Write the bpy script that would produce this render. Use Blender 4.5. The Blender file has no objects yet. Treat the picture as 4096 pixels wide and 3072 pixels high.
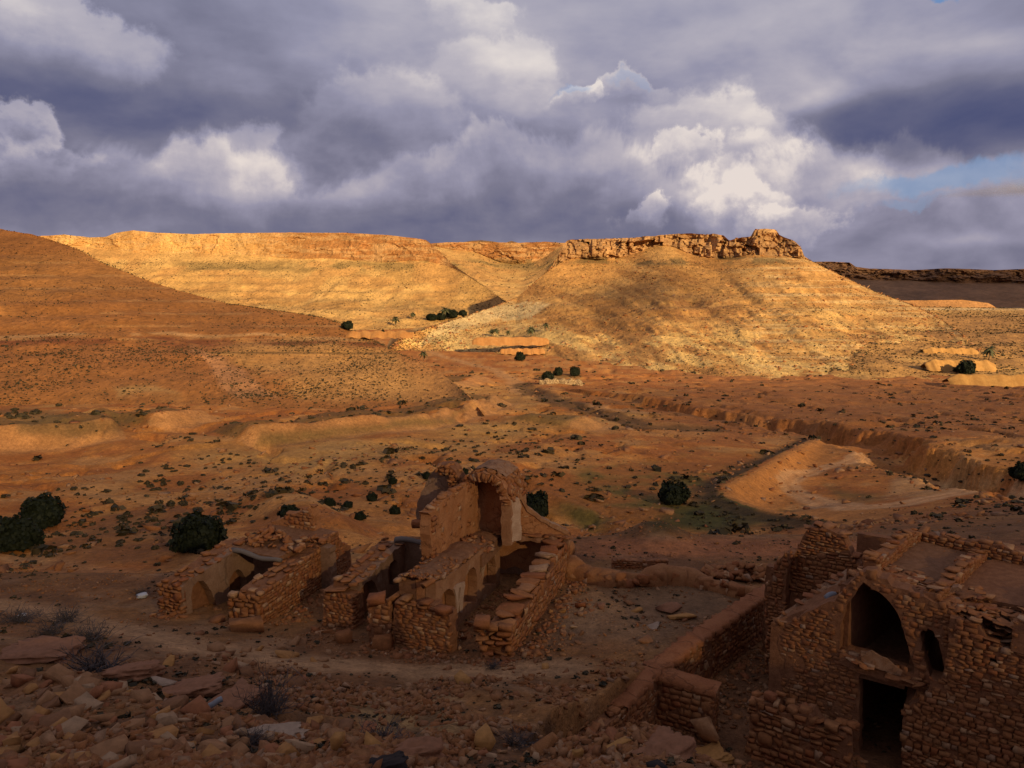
import bpy, bmesh, math, random
import numpy as np
from mathutils import Vector, Matrix, Euler
from mathutils.geometry import delaunay_2d_cdt

random.seed(7)
rng = np.random.default_rng(11)
scn = bpy.context.scene
COL = scn.collection
R = math.radians

# ------------------------------------------------------------------ camera
FPX, PITCH, EYE = 768.0, R(7.35), 12.0          # focal length in pixels of a 1024 wide frame
cam_d = bpy.data.cameras.new('camera')
cam = bpy.data.objects.new('camera', cam_d)
COL.objects.link(cam)
cam_d.sensor_width = 36.0
cam_d.lens = 36.0 * FPX / 1024.0
cam_d.clip_start, cam_d.clip_end = 0.5, 60000.0
cam.location = (0, 0, EYE)
cam.rotation_euler = (R(90) - PITCH, 0, 0)
scn.camera = cam

# ------------------------------------------------------------------ sun, exposure
SUN_AZ, SUN_EL = R(146), R(20)                   # azimuth clockwise from straight ahead
SUN = Vector((math.sin(SUN_AZ) * math.cos(SUN_EL), math.cos(SUN_AZ) * math.cos(SUN_EL), math.sin(SUN_EL)))
sun_d = bpy.data.lights.new('sun', 'SUN')
sun_d.energy, sun_d.angle, sun_d.color = 5.0, R(0.5), (1.0, 0.77, 0.45)
sun = bpy.data.objects.new('sun', sun_d)
sun.rotation_euler = SUN.to_track_quat('Z', 'Y').to_euler()
sun.location = SUN * 300
COL.objects.link(sun)
scn.view_settings.view_transform = 'Standard'
scn.view_settings.look = 'None'
scn.view_settings.gamma = 1.0
scn.view_settings.use_curve_mapping = False
scn.view_settings.exposure = 0.5
scn.cycles.transparent_max_bounces = 16
scn.cycles.max_bounces = 6

CP, SP = math.cos(PITCH), math.sin(PITCH)
def ray(px, py):
    u, v = (px - 512) / FPX, (384 - py) / FPX
    return u, CP + v * SP, -SP + v * CP
def at_depth(px, py, Y):
    u, dy, dz = ray(px, py); s = Y / dy
    return Vector((u * s, Y, EYE + dz * s))
def at_height(px, py, z):
    u, dy, dz = ray(px, py); s = (z - EYE) / dz
    return Vector((u * s, dy * s, z))
def z_at(py, Y):
    return EYE - Y * math.tan(PITCH + math.atan((py - 384) / FPX))
def project(x, y, z):
    f = y * CP - (z - EYE) * SP
    v = y * SP + (z - EYE) * CP
    f = np.maximum(f, 0.01)
    return 512 + FPX * x / f, 384 - FPX * v / f

# ------------------------------------------------------------------ world: cloudy evening sky
world = bpy.data.worlds.new('World')
scn.world = world
world.use_nodes = True
class Tree:
    """short hand for building math chains in a node tree"""
    def __init__(s, nt): s.nt = nt
    def new(s, t, **kw):
        n = s.nt.nodes.new(t)
        for k, v in kw.items(): setattr(n, k, v)
        return n
    def put(s, sock, v):
        if isinstance(v, bpy.types.NodeSocket): s.nt.links.new(v, sock)
        else: sock.default_value = v
    def m(s, op, a, b=0.0, c=0.0, clamp=False):
        n = s.new('ShaderNodeMath', operation=op, use_clamp=clamp)
        s.put(n.inputs[0], a); s.put(n.inputs[1], b); s.put(n.inputs[2], c)
        return n.outputs[0]
    def v(s, op, a, b=(0, 0, 0)):
        n = s.new('ShaderNodeVectorMath', operation=op)
        s.put(n.inputs[0], a); s.put(n.inputs[1], b)
        return n.outputs['Value'] if op in ('DOT_PRODUCT', 'LENGTH') else n.outputs[0]
    def comb(s, x, y, z=0.0):
        n = s.new('ShaderNodeCombineXYZ')
        for i, q in enumerate((x, y, z)): s.put(n.inputs[i], q)
        return n.outputs[0]
    def noise(s, vec, scale, detail=4, rough=0.55, dist=0.0, color=False):
        n = s.new('ShaderNodeTexNoise')
        s.put(n.inputs['Vector'], vec); n.inputs['Scale'].default_value = scale
        n.inputs['Detail'].default_value = detail; n.inputs['Roughness'].default_value = rough
        n.inputs['Distortion'].default_value = dist
        return n.outputs['Color'] if color else n.outputs['Fac']
    def smooth(s, x, lo, hi, a=0.0, b=1.0):
        n = s.new('ShaderNodeMapRange', interpolation_type='SMOOTHSTEP')
        s.put(n.inputs[0], x)
        for i, q in enumerate((lo, hi, a, b)): s.put(n.inputs[1 + i], q)
        return n.outputs[0]
    def ramp(s, x, stops):
        n = s.new('ShaderNodeValToRGB')
        while len(n.color_ramp.elements) < len(stops): n.color_ramp.elements.new(0.5)
        for e, (p, c) in zip(n.color_ramp.elements, stops):
            e.position = p; e.color = (*c, 1)
        s.put(n.inputs[0], x)
        return n.outputs[0]
    def mix(s, f, a, b, blend='MIX'):
        n = s.new('ShaderNodeMix', data_type='RGBA', blend_type=blend)
        s.put(n.inputs[0], f)
        for i, q in ((6, a), (7, b)):
            s.put(n.inputs[i], q if isinstance(q, bpy.types.NodeSocket) else (*q, 1))
        return n.outputs[2]
def lin(*rgb):
    return tuple((c / 255 / 12.92) if c / 255 <= 0.04045 else ((c / 255 + 0.055) / 1.055) ** 2.4 for c in rgb)

def build_sky():
    nt = world.node_tree
    nt.nodes.clear()
    T = Tree(nt)
    tc = T.new('ShaderNodeTexCoord').outputs['Generated']
    sx = T.new('ShaderNodeSeparateXYZ'); nt.links.new(tc, sx.inputs[0])
    az = T.m('ARCTAN2', sx.outputs[0], sx.outputs[1])
    el = T.m('ARCSINE', sx.outputs[2])
    # drifted coordinates give the clouds torn edges
    w = T.noise(tc, 7.0, 8, 0.62, 0.0, True)
    wv = T.v('SUBTRACT', w, (0.5, 0.5, 0.5))
    wsc = T.v('MULTIPLY', wv, (0.22, 0.15, 0))
    P = T.v('ADD', T.comb(az, el), wsc)
    w2 = T.noise(tc, 3.0, 3, 0.5, 0.0, True)
    Psoft = T.v('ADD', T.comb(az, el), T.v('MULTIPLY', T.v('SUBTRACT', w2, (0.5, 0.5, 0.5)), (0.25, 0.12, 0)))
    fb = T.noise(T.v('MULTIPLY', tc, (1.0, 1.0, 2.4)), 4.6, 7, 0.52, 0.35)
    fb2 = T.noise(T.v('MULTIPLY', tc, (1.0, 1.0, 3.0)), 2.2, 5, 0.55, 0.2)
    def angles(px, py):
        u, dy, dz = ray(px, py)
        return math.atan2(u, dy), math.asin(dz / math.sqrt(u * u + dy * dy + dz * dz))
    K = 1.0 / FPX
    def gauss(vec, px, py, rx, ry):
        a0, e0 = angles(px, py)
        d = T.v('MULTIPLY', T.v('SUBTRACT', vec, (a0, e0, 0)), (1 / (rx * K), 1 / (ry * K), 0))
        return T.m('EXPONENT', T.m('MULTIPLY', T.v('DOT_PRODUCT', d, d), -1.0)), d
    V = T.m('MULTIPLY_ADD', T.m('SUBTRACT', fb, 0.5), 0.50, 0.49)
    V = T.m('ADD', V, T.m('MULTIPLY', T.m('SUBTRACT', fb2, 0.5), 0.5))
    def billow(vec):
        return T.noise(T.v('MULTIPLY', vec, (1.0, 1.0, 1.7)), 6.0, 8, 0.52, 0.2)
    relief = T.m('SUBTRACT', billow(tc), billow(T.v('ADD', tc, (0.016, 0.0, 0.022))))
    lowband = T.smooth(el, R(19), R(9))
    V = T.m('ADD', V, T.m('MULTIPLY', relief, T.m('MULTIPLY_ADD', lowband, 0.50, 0.30)))
    # the bank of cloud above the hills, with a ragged top
    topn = T.noise(T.v('MULTIPLY', tc, (1, 1, 0.6)), 5.0, 7, 0.6, 0.3)
    over = T.m('SUBTRACT', T.m('MULTIPLY_ADD', T.m('SUBTRACT', topn, 0.5), 0.30, 0.168), el)
    bank = T.smooth(over, -0.006, 0.022)
    rim = T.m('MULTIPLY', bank, T.smooth(over, 0.11, 0.0))
    V = T.m('ADD', V, T.m('MULTIPLY', rim, 0.22))
    V = T.m('ADD', V, T.m('MULTIPLY', bank, 0.02))
    V = T.m('ADD', V, T.smooth(el, R(9), R(24), -0.05, 0.10))
    for px, py, rx, ry, wt in SKY_SOFT:
        V = T.m('MULTIPLY_ADD', gauss(Psoft, px, py, rx, ry)[0], wt, V)
    for px, py, rx, ry, wt in SKY_HEAPS:
        g, d = gauss(P, px, py, rx, ry)
        body = T.smooth(g, 0.27, 0.52)
        sd = T.new('ShaderNodeSeparateXYZ'); nt.links.new(d, sd.inputs[0])
        lit = T.smooth(T.m('MULTIPLY_ADD', sd.outputs[0], 0.25, sd.outputs[1]), -0.9, 0.75, 0.0, 1.0)
        V = T.m('MULTIPLY_ADD', T.m('MULTIPLY', body, lit), wt, V)
        V = T.m('MULTIPLY_ADD', body, 0.04, V)
    col = T.ramp(V, [(0.0, lin(78, 86, 126)), (0.22, lin(100, 104, 136)), (0.42, lin(126, 127, 151)),
                     (0.62, lin(156, 156, 180)), (0.82, lin(192, 188, 200)), (1.0, lin(238, 230, 226))])
    warm = T.smooth(el, R(22), R(4))
    col = T.mix(T.m('MULTIPLY', warm, 0.4), col, T.mix(1.0, col, (1.12, 0.98, 0.90), 'MULTIPLY'))
    SKY_STRENGTH = 0.08
    cloud = T.v('MULTIPLY', col, (SKY_GAIN / SKY_STRENGTH,) * 3)
    sky = T.new('ShaderNodeTexSky', sky_type='NISHITA')
    sky.sun_disc = False
    sky.sun_elevation, sky.sun_rotation = SUN_EL, SUN_AZ
    gap = None
    for px, py, rx, ry, wt in SKY_GAPS:
        g = T.smooth(gauss(P, px, py, rx, ry)[0], 0.35, 0.8)
        g = T.m('MULTIPLY', g, wt)
        gap = g if gap is None else T.m('MAXIMUM', gap, g)
    blue = T.v('MULTIPLY', T.comb(*lin(104, 146, 205)), (SKY_GAIN / SKY_STRENGTH,) * 3)
    final = T.mix(gap, cloud, T.mix(.3, blue, sky.outputs[0]))
    bg = T.new('ShaderNodeBackground')
    nt.links.new(final, bg.inputs[0]); bg.inputs[1].default_value = SKY_STRENGTH
    out = T.new('ShaderNodeOutputWorld')
    nt.links.new(bg.outputs[0], out.inputs[0])

SKY_GAIN = 0.63
SKY_SOFT = [(170, 106, 190, 24, -0.27), (300, 55, 150, 60, 0.05), (480, 25, 130, 40, 0.14), (720, 165, 60, 42, 0.07),
            (700, 40, 170, 55, 0.12), (930, 135, 130, 28, -0.32), (960, 66, 120, 20, 0.24), (880, 25, 90, 25, 0.10),
            (842, 104, 80, 9, 0.26), (930, 188, 60, 14, 0.12), (975, 226, 60, 6, 0.20), (150, 212, 260, 20, -0.12),
            (450, 190, 110, 18, -0.10), (560, 222, 160, 16, -0.07), (400, 120, 130, 40, 0.05), (500, 75, 60, 45, 0.08)]
SKY_HEAPS = [(66, 36, 84, 30, 0.26), (8, 128, 40, 20, 0.40), (45, 158, 44, 20, 0.14), (232, 166, 74, 34, 0.20),
             (380, 125, 90, 46, 0.14), (490, 85, 58, 44, 0.10), (575, 104, 32, 12, 0.24), (628, 98, 56, 12, 0.14),
             (715, 158, 92, 54, 0.22), (684, 162, 34, 20, 0.17), (722, 190, 36, 22, 0.12), (790, 186, 84, 48, 0.20), (752, 205, 40, 20, 0.14),
             (650, 218, 34, 14, 0.24), (795, 222, 44, 18, 0.2), (455, 10, 44, 22, 0.13)]
SKY_GAPS = [(945, 2, 30, 10, .9), (940, 188, 86, 16, .6), (900, 212, 40, 8, .35), (562, 97, 26, 6, .4), (640, 92, 30, 6, .25)]
build_sky()

# ------------------------------------------------------------------ numpy noise
def _hash(ix, iy, iz, seed):
    h = (ix.astype(np.int64) * 374761393 + iy.astype(np.int64) * 668265263 + iz.astype(np.int64) * 2147483647 + seed * 974634777) & 0xffffffff
    h = ((h ^ (h >> 13)) * 1274126177) & 0xffffffff
    h = ((h ^ (h >> 16)) * 2246822519) & 0xffffffff
    return ((h ^ (h >> 15)) & 0xffffff) / float(0xffffff)
def vnoise(x, y, z=0.0, seed=0):
    x, y, z = np.broadcast_arrays(np.asarray(x, float), np.asarray(y, float), np.asarray(z, float))
    ix, iy, iz = np.floor(x), np.floor(y), np.floor(z)
    fx, fy, fz = x - ix, y - iy, z - iz
    fx, fy, fz = [f * f * f * (f * (f * 6 - 15) + 10) for f in (fx, fy, fz)]
    def c(a, b, d): return _hash(ix + a, iy + b, iz + d, seed)
    def L(a, b, t): return a + (b - a) * t
    if not np.any(fz):
        return L(L(c(0, 0, 0), c(1, 0, 0), fx), L(c(0, 1, 0), c(1, 1, 0), fx), fy)
    return L(L(L(c(0, 0, 0), c(1, 0, 0), fx), L(c(0, 1, 0), c(1, 1, 0), fx), fy),
             L(L(c(0, 0, 1), c(1, 0, 1), fx), L(c(0, 1, 1), c(1, 1, 1), fx), fy), fz)
def fbm(x, y, z=0.0, octaves=5, gain=0.5, seed=0, ridged=False):
    tot, amp, s = 0.0, 1.0, 0.0
    for k in range(octaves):
        n = vnoise(np.asarray(x) * 2.03 ** k + 17.3 * k, np.asarray(y) * 2.03 ** k - 9.1 * k, np.asarray(z) * 2.03 ** k, seed + k)
        if ridged: n = 1 - np.abs(2 * n - 1)
        tot = tot + amp * n; s += amp; amp *= gain
    return tot / s
def sstep(a, b, x):
    t = np.clip((np.asarray(x, float) - a) / (b - a), 0, 1)
    return t * t * (3 - 2 * t)
def seg_dist(x, y, pts):
    """distance to a polyline, signed side (+ = left of its direction), position along it"""
    best = np.full(np.shape(x), 1e9); side = np.zeros(np.shape(x)); along = np.zeros(np.shape(x)); acc = 0.0
    for (ax, ay), (bx, by) in zip(pts[:-1], pts[1:]):
        dx, dy = bx - ax, by - ay; L2 = dx * dx + dy * dy; L = math.sqrt(L2)
        t = np.clip(((x - ax) * dx + (y - ay) * dy) / L2, 0, 1)
        d = np.hypot(x - ax - t * dx, y - ay - t * dy)
        s = np.sign(dx * (y - ay) - dy * (x - ax))
        b = d < best
        best = np.where(b, d, best); side = np.where(b, s, side); along = np.where(b, acc + t * L, along)
        acc += L
    return best, side, along, acc
def in_poly(px, py, poly):
    inside = np.zeros(np.shape(px), bool)
    n = len(poly)
    for i in range(n):
        (x1, y1), (x2, y2) = poly[i], poly[(i + 1) % n]
        if y1 == y2: continue
        c = ((y1 > py) != (y2 > py)) & (px < (x2 - x1) * (py - y1) / (y2 - y1) + x1)
        inside ^= c
    return inside

# ------------------------------------------------------------------ mesh and object helpers
def mesh_from(name, verts, faces, mat=None, smooth=False, colors=None):
    me = bpy.data.meshes.new(name)
    verts = np.asarray(verts, dtype=np.float32)
    if isinstance(faces, np.ndarray) and faces.ndim == 2:
        k = faces.shape[1]
        me.vertices.add(len(verts)); me.vertices.foreach_set('co', verts.ravel())
        me.loops.add(faces.size); me.loops.foreach_set('vertex_index', faces.ravel().astype(np.int32))
        me.polygons.add(len(faces)); me.polygons.foreach_set('loop_start', np.arange(0, faces.size, k, dtype=np.int32))
        me.update(calc_edges=True)
    else:
        me.from_pydata([tuple(v) for v in verts.tolist()], [], [tuple(f) for f in faces])
        me.update()
    if smooth: me.polygons.foreach_set('use_smooth', np.ones(len(me.polygons), bool))
    if colors is not None:
        a = me.color_attributes.new('albedo', 'FLOAT_COLOR', 'POINT')
        c = np.ones((len(verts), 4), np.float32); c[:, :3] = colors
        a.data.foreach_set('color', c.ravel())
    if mat: me.materials.append(mat)
    return me
def obj(name, me, parent=None, loc=None, **props):
    o = bpy.data.objects.new(name, me)
    COL.objects.link(o)
    if parent: o.parent = parent
    if loc is not None: o.location = loc
    for k, v in props.items(): o[k] = v
    return o
def thing(name, label, cat, loc=(0, 0, 0), rotz=0.0, group=None, me=None):
    o = obj(name, me, None, loc)
    o.rotation_euler = (0, 0, rotz)
    o['label'] = label; o['category'] = cat
    if group: o['group'] = group
    return o
def grid_faces(nr, nc):
    i = np.arange(nr - 1)[:, None] * nc + np.arange(nc - 1)[None, :]
    return np.stack([i, i + 1, i + nc + 1, i + nc], -1).reshape(-1, 4)

# ------------------------------------------------------------------ materials
def material(name):
    m = bpy.data.materials.new(name); m.use_nodes = True
    nt = m.node_tree; nt.nodes.clear()
    T = Tree(nt)
    b = T.new('ShaderNodeBsdfPrincipled'); o = T.new('ShaderNodeOutputMaterial')
    nt.links.new(b.outputs[0], o.inputs[0])
    b.inputs['Roughness'].default_value = 0.95
    b.inputs['Specular IOR Level'].default_value = 0.15
    return m, T, b
def bump(T, b, h, strength=0.5, dist=0.05):
    n = T.new('ShaderNodeBump')
    n.inputs['Strength'].default_value = strength; n.inputs['Distance'].default_value = dist
    T.nt.links.new(h, n.inputs['Height']); T.nt.links.new(n.outputs[0], b.inputs['Normal'])
def earth_material(name, sc, speck=0.35, bdist=0.1, dark=(0.10, 0.055, 0.03), dots=0.5, stretch=(1, 1, 1), grit=0.0, contrast=1.5):
    """albedo from the sheet's own colour layer, broken up by grit and small dark scrub specks"""
    m, T, b = material(name)
    at = T.new('ShaderNodeAttribute', attribute_name='albedo')
    pos = T.new('ShaderNodeNewGeometry').outputs['Position']
    gpos = pos
    if stretch != (1, 1, 1): pos = T.v('MULTIPLY', pos, stretch)
    n1 = T.noise(pos, sc, 6, 0.65)
    n2 = T.noise(pos, sc * 0.13, 5, 0.6)
    n3 = T.noise(pos, sc * 4.3, 3, 0.6)
    f = T.m('MULTIPLY_ADD', T.m('SUBTRACT', n1, 0.5), contrast, 1.0)
    f = T.m('MULTIPLY', f, T.m('MULTIPLY_ADD', T.m('SUBTRACT', n2, 0.5), 0.8, 1.0))
    f = T.m('MULTIPLY', f, T.m('MULTIPLY_ADD', T.m('SUBTRACT', n3, 0.5), 0.9, 1.0))
    c = T.mix(1.0, at.outputs['Color'], T.comb(f, f, f), 'MULTIPLY')
    vor = T.new('ShaderNodeTexVoronoi'); T.put(vor.inputs['Vector'], pos); vor.inputs['Scale'].default_value = sc * 0.9
    d = T.smooth(vor.outputs['Distance'], 0.34, 0.16)
    keep = T.smooth(T.noise(pos, sc * 0.25, 3, 0.6), 0.42, 0.62)
    c = T.mix(T.m('MULTIPLY', T.m('MULTIPLY', d, keep), dots), c, dark)
    h = T.m('ADD', n1, T.m('MULTIPLY', n3, 0.35))
    if grit:
        v2 = T.new('ShaderNodeTexVoronoi'); T.put(v2.inputs['Vector'], gpos); v2.inputs['Scale'].default_value = grit
        v3 = T.new('ShaderNodeTexVoronoi'); T.put(v3.inputs['Vector'], gpos); v3.inputs['Scale'].default_value = grit * 2.7
        sel = T.smooth(T.noise(gpos, grit * .12, 4, .6), .42, .58)
        p2 = T.m('MULTIPLY', T.smooth(v2.outputs['Distance'], .42, .2), sel)
        p3 = T.smooth(v3.outputs['Distance'], .4, .2)
        g2 = T.new('ShaderNodeSeparateColor'); T.nt.links.new(v2.outputs['Color'], g2.inputs[0])
        tone = T.m('MULTIPLY_ADD', g2.outputs[0], 1.0, .65)
        c = T.mix(T.m('MULTIPLY', p2, .7), c, T.mix(1.0, c, T.comb(tone, tone, tone), 'MULTIPLY'))
        h = T.m('ADD', h, T.m('ADD', T.m('MULTIPLY', p2, .5), T.m('MULTIPLY', p3, .2)))
    T.nt.links.new(c, b.inputs['Base Color'])
    bump(T, b, h, speck, bdist)
    return m

# ------------------------------------------------------------------ the ground: rows seen at depth, column by column
# each column: photo column, then (depth, row seen there) or (depth, 'z', height)
Zt = 'z'
GROUND_COLS = [
    (-500, [(2, Zt, 10.4), (6, Zt, 8.2), (10, Zt, 6.0), (16, Zt, 4.0), (24, Zt, 2.2), (32, Zt, 1.0), (40, Zt, -1.5), (60, Zt, -5), (100, Zt, -8), (150, Zt, -10), (300, Zt, -14), (600, Zt, -25), (1600, Zt, -40)]),
    (0, [(2, Zt, 10.2), (6, Zt, 7.6), (10, 768), (14, 706), (20, 640), (26, 600), (31, 568), (34, Zt, -1.8), (38, Zt, -4.0), (50, 546), (60, 520), (75, 490), (95, 463), (104, 450), (116, 432), (150, 411), (200, Zt, -15), (300, Zt, -18), (600, Zt, -30), (1600, Zt, -40)]),
    (130, [(2, Zt, 10.2), (6, Zt, 7.4), (10, 768), (14, 706), (20, 645), (25, 615), (31, 570), (34, Zt, -1.6), (38, Zt, -3.6), (50, 543), (60, 517), (76, 488), (95, 464), (104, 448), (116, 432), (150, 412), (200, Zt, -15), (300, Zt, -18), (600, Zt, -30), (1600, Zt, -40)]),
    (260, [(2, Zt, 10.2), (6, Zt, 7.3), (10, 774), (14, 716), (18, 676), (22, 644), (25, Zt, 0.65), (30, Zt, 0.6), (34, Zt, -0.8), (40, Zt, -3.4), (46, 543), (60, 510), (80, 478), (100, 452), (122, 432), (150, 413), (200, Zt, -16), (300, Zt, -20), (600, Zt, -31), (1600, Zt, -40)]),
    (400, [(2, Zt, 10.2), (6, Zt, 7.1), (11, 770), (14, 732), (18, 694), (21.5, 660), (24, Zt, 0.85), (30, Zt, 0.75), (34, Zt, -0.6), (42, Zt, -3.6), (52, Zt, -5.8), (65, 500), (85, 467), (110, 441), (130, 424), (160, 409), (210, 394), (280, 380), (400, 363), (500, 351), (700, 334), (1000, Zt, -22), (1600, Zt, -30)]),
    (512, [(2, Zt, 10.2), (6, Zt, 7.0), (11, 770), (14, 734), (18, 697), (22, Zt, 0.95), (26, Zt, 0.85), (31, Zt, 0.75), (36, Zt, -0.4), (46, Zt, -4.2), (60, Zt, -7.6), (72, 495), (90, 464), (110, 443), (130, 425), (160, 409), (220, 391), (280, 379), (400, 362), (500, 351), (700, 336), (1000, Zt, -20), (1600, Zt, -20)]),
    (600, [(2, Zt, 10.2), (6, Zt, 7.0), (11, 770), (14, 734), (17.5, 700), (21, Zt, 1.25), (24, Zt, 1.05), (28, Zt, 0.9), (36.5, 531), (44, Zt, -3.5), (62, Zt, -8.9), (73, 502), (90, Zt, -9.3), (120, Zt, -11), (160, 409), (220, 391), (300, 377), (400, 362), (500, 351), (700, 340), (1000, Zt, -25), (1600, Zt, -20)]),
    (700, [(2, Zt, 10.2), (6, Zt, 7.0), (11, 770), (14, 736), (17.5, 704), (21, Zt, 1.2), (24, Zt, 1.0), (28, Zt, 0.85), (37, 532), (45, Zt, -3.5), (60, Zt, -8.4), (73, Zt, -8.8), (90, Zt, -9.6), (115, Zt, -11.6), (150, Zt, -14.5), (220, 392), (300, 379), (400, 365), (500, 356), (700, Zt, -33), (1600, Zt, -35)]),
    (800, [(2, Zt, 10.2), (6, Zt, 7.0), (10, Zt, 4.8), (13, Zt, 2.9), (18, Zt, 1.4), (24, Zt, 1.0), (29, Zt, 0.6), (36, 532), (44, Zt, -3.0), (56, Zt, -7.0), (66, 511), (90, Zt, -10.5), (112, Zt, -12.4), (150, Zt, -15), (220, 394), (285, 384), (400, Zt, -29), (700, Zt, -33), (1600, Zt, -40)]),
    (910, [(2, Zt, 10.2), (6, Zt, 7.0), (9, Zt, 4.8), (12, Zt, 2.4), (14, Zt, 1.2), (16.5, Zt, 0.2), (22, Zt, 0.1), (27, Zt, .7), (34, Zt, 0.5), (44, Zt, -1.9), (56, Zt, -5.0), (66, 498), (85, Zt, -9.0), (112, Zt, -11.8), (150, Zt, -14.4), (200, Zt, -18), (283, 386), (400, Zt, -28), (700, Zt, -33), (1600, Zt, -40)]),
    (1024, [(2, Zt, 10.4), (6, Zt, 7.2), (9, Zt, 5.0), (12, Zt, 2.5), (14, Zt, 1.2), (16.5, Zt, 0.3), (22, Zt, 0.6), (28, Zt, 1.8), (34, Zt, 1.0), (42, 518), (52, 502), (65, 487), (82, Zt, -8.7), (98, 453), (130, 428), (180, 404), (281, 386), (400, Zt, -27), (700, Zt, -33), (1600, Zt, -40)]),
    (1500, [(2, Zt, 10.8), (6, Zt, 9.0), (11, Zt, 6.0), (15, Zt, 4.0), (20, Zt, 3.4), (26, Zt, 3.6), (40, Zt, 1.5), (65, Zt, -2.5), (98, Zt, -7), (180, Zt, -14), (300, Zt, -22), (600, Zt, -33), (1600, Zt, -40)]),
]
LU = np.linspace(-1.6, 1.6, 641)
LY = np.linspace(math.log(1.5), math.log(1700), 700)
def _lattice():
    us, prof = [], []
    for px, kn in GROUND_COLS:
        ys = [math.log(k[0]) for k in kn]
        zs = [k[2] if k[1] == Zt else z_at(k[1], k[0]) for k in kn]
        us.append((px - 512) / FPX); prof.append(np.interp(LY, ys, zs))
    prof = np.array(prof)
    Z = np.array([np.interp(LU, us, prof[:, j]) for j in range(len(LY))])      # rows: depth
    def blur(a, k, axis):
        ker = np.hanning(2 * k + 3)[1:-1]; ker /= ker.sum()
        pad = [(0, 0), (0, 0)]; pad[axis] = (k, k)
        b = np.pad(a, pad, mode='edge')
        return np.apply_along_axis(lambda v: np.convolve(v, ker, 'valid'), axis, b)
    return blur(blur(Z, 7, 0), 14, 1)
LZ = _lattice()
def base_z(x, y):
    y = np.maximum(np.asarray(y, float), 1.6); u = np.clip(np.asarray(x, float) / y, -1.59, 1.59)
    fu = (u - LU[0]) / (LU[1] - LU[0]); fy = np.clip((np.log(y) - LY[0]) / (LY[1] - LY[0]), 0, len(LY) - 1.001)
    iu, iy = fu.astype(int), fy.astype(int); tu, ty = fu - iu, fy - iy
    return (LZ[iy, iu] * (1 - tu) + LZ[iy, iu + 1] * tu) * (1 - ty) + (LZ[iy + 1, iu] * (1 - tu) + LZ[iy + 1, iu + 1] * tu) * ty

RETAIN = [(9.4, 25.7), (8.5, 24.85), (6.2, 22.35), (4.1, 19.95), (2.85, 18.1), (1.55, 16.2), (0.6, 14.6)]   # retaining wall, back to front
def hit_base(px, py, fn=base_z):
    """the ground point seen at a photo pixel"""
    u, dy, dz = ray(px, py)
    ys = np.exp(np.linspace(math.log(7), math.log(1500), 3000))
    zr = EYE + dz * ys / dy; xs = u * ys / dy
    below = zr < fn(xs, ys)
    i = int(np.argmax(below)) if below.any() else len(ys) - 1
    return float(xs[i]), float(ys[i])
def line_on_base(pts): return [hit_base(*p) for p in pts]

DAMS = [  # crest as seen in the photo, height, front width, back width, dip at the notch
    (line_on_base([(-90, 450), (0, 446), (60, 441), (127, 435)]), 3.0, 3.6, 16.0),
    (line_on_base([(143, 432), (180, 428), (212, 423)]), 2.6, 3.6, 12.0),
    (line_on_base([(235, 446), (325, 437), (380, 431), (425, 425), (475, 413), (497, 403)]), 2.4, 3.6, 16.0),
    (line_on_base([(565, 427), (592, 422)]), 1.4, 3.5, 9.0),
    (line_on_base([(430, 392), (455, 389), (478, 381)]), 2.0, 8.0, 20.0),
]
BANK = line_on_base([(816, 441), (787, 455), (750, 475), (722, 490), (724, 500), (765, 514), (815, 521)])   # earth bank round the field, far end first
GORGE = line_on_base([(600, 396), (650, 406), (700, 414), (760, 422), (819, 432), (862, 441), (900, 450), (960, 464), (1024, 480), (1120, 500)])
WADI = line_on_base([(520, 384), (545, 398), (590, 410), (640, 425), (700, 428)])
HUMP = [(255, 468), (300, 480), (330, 500), (400, 560)]
RIDGE_C = line_on_base([(548, 500), (585, 514), (625, 531), (660, 545)])   # earth ridge beside the round bush
RIDGE_L = line_on_base([(272, 498), (290, 508), (312, 522), (338, 540)])
ROAD_PX = ([(1100, 470), (1024, 482), (960, 493), (900, 505), (850, 508), (820, 503), (795, 493), (787, 483), (795, 475), (825, 467), (850, 462), (862, 456)])
TRACK_PX = ([(412, 346), (430, 352), (470, 364), (500, 372), (513, 380), (520, 392), (560, 402), (640, 412)])
PATH_PX = ([(-60, 602), (0, 606), (60, 613), (130, 632), (200, 650), (280, 660), (380, 668), (470, 672), (560, 668)])
ROAD, TRACK, PATH = line_on_base(ROAD_PX), line_on_base(TRACK_PX), line_on_base(PATH_PX)

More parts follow.
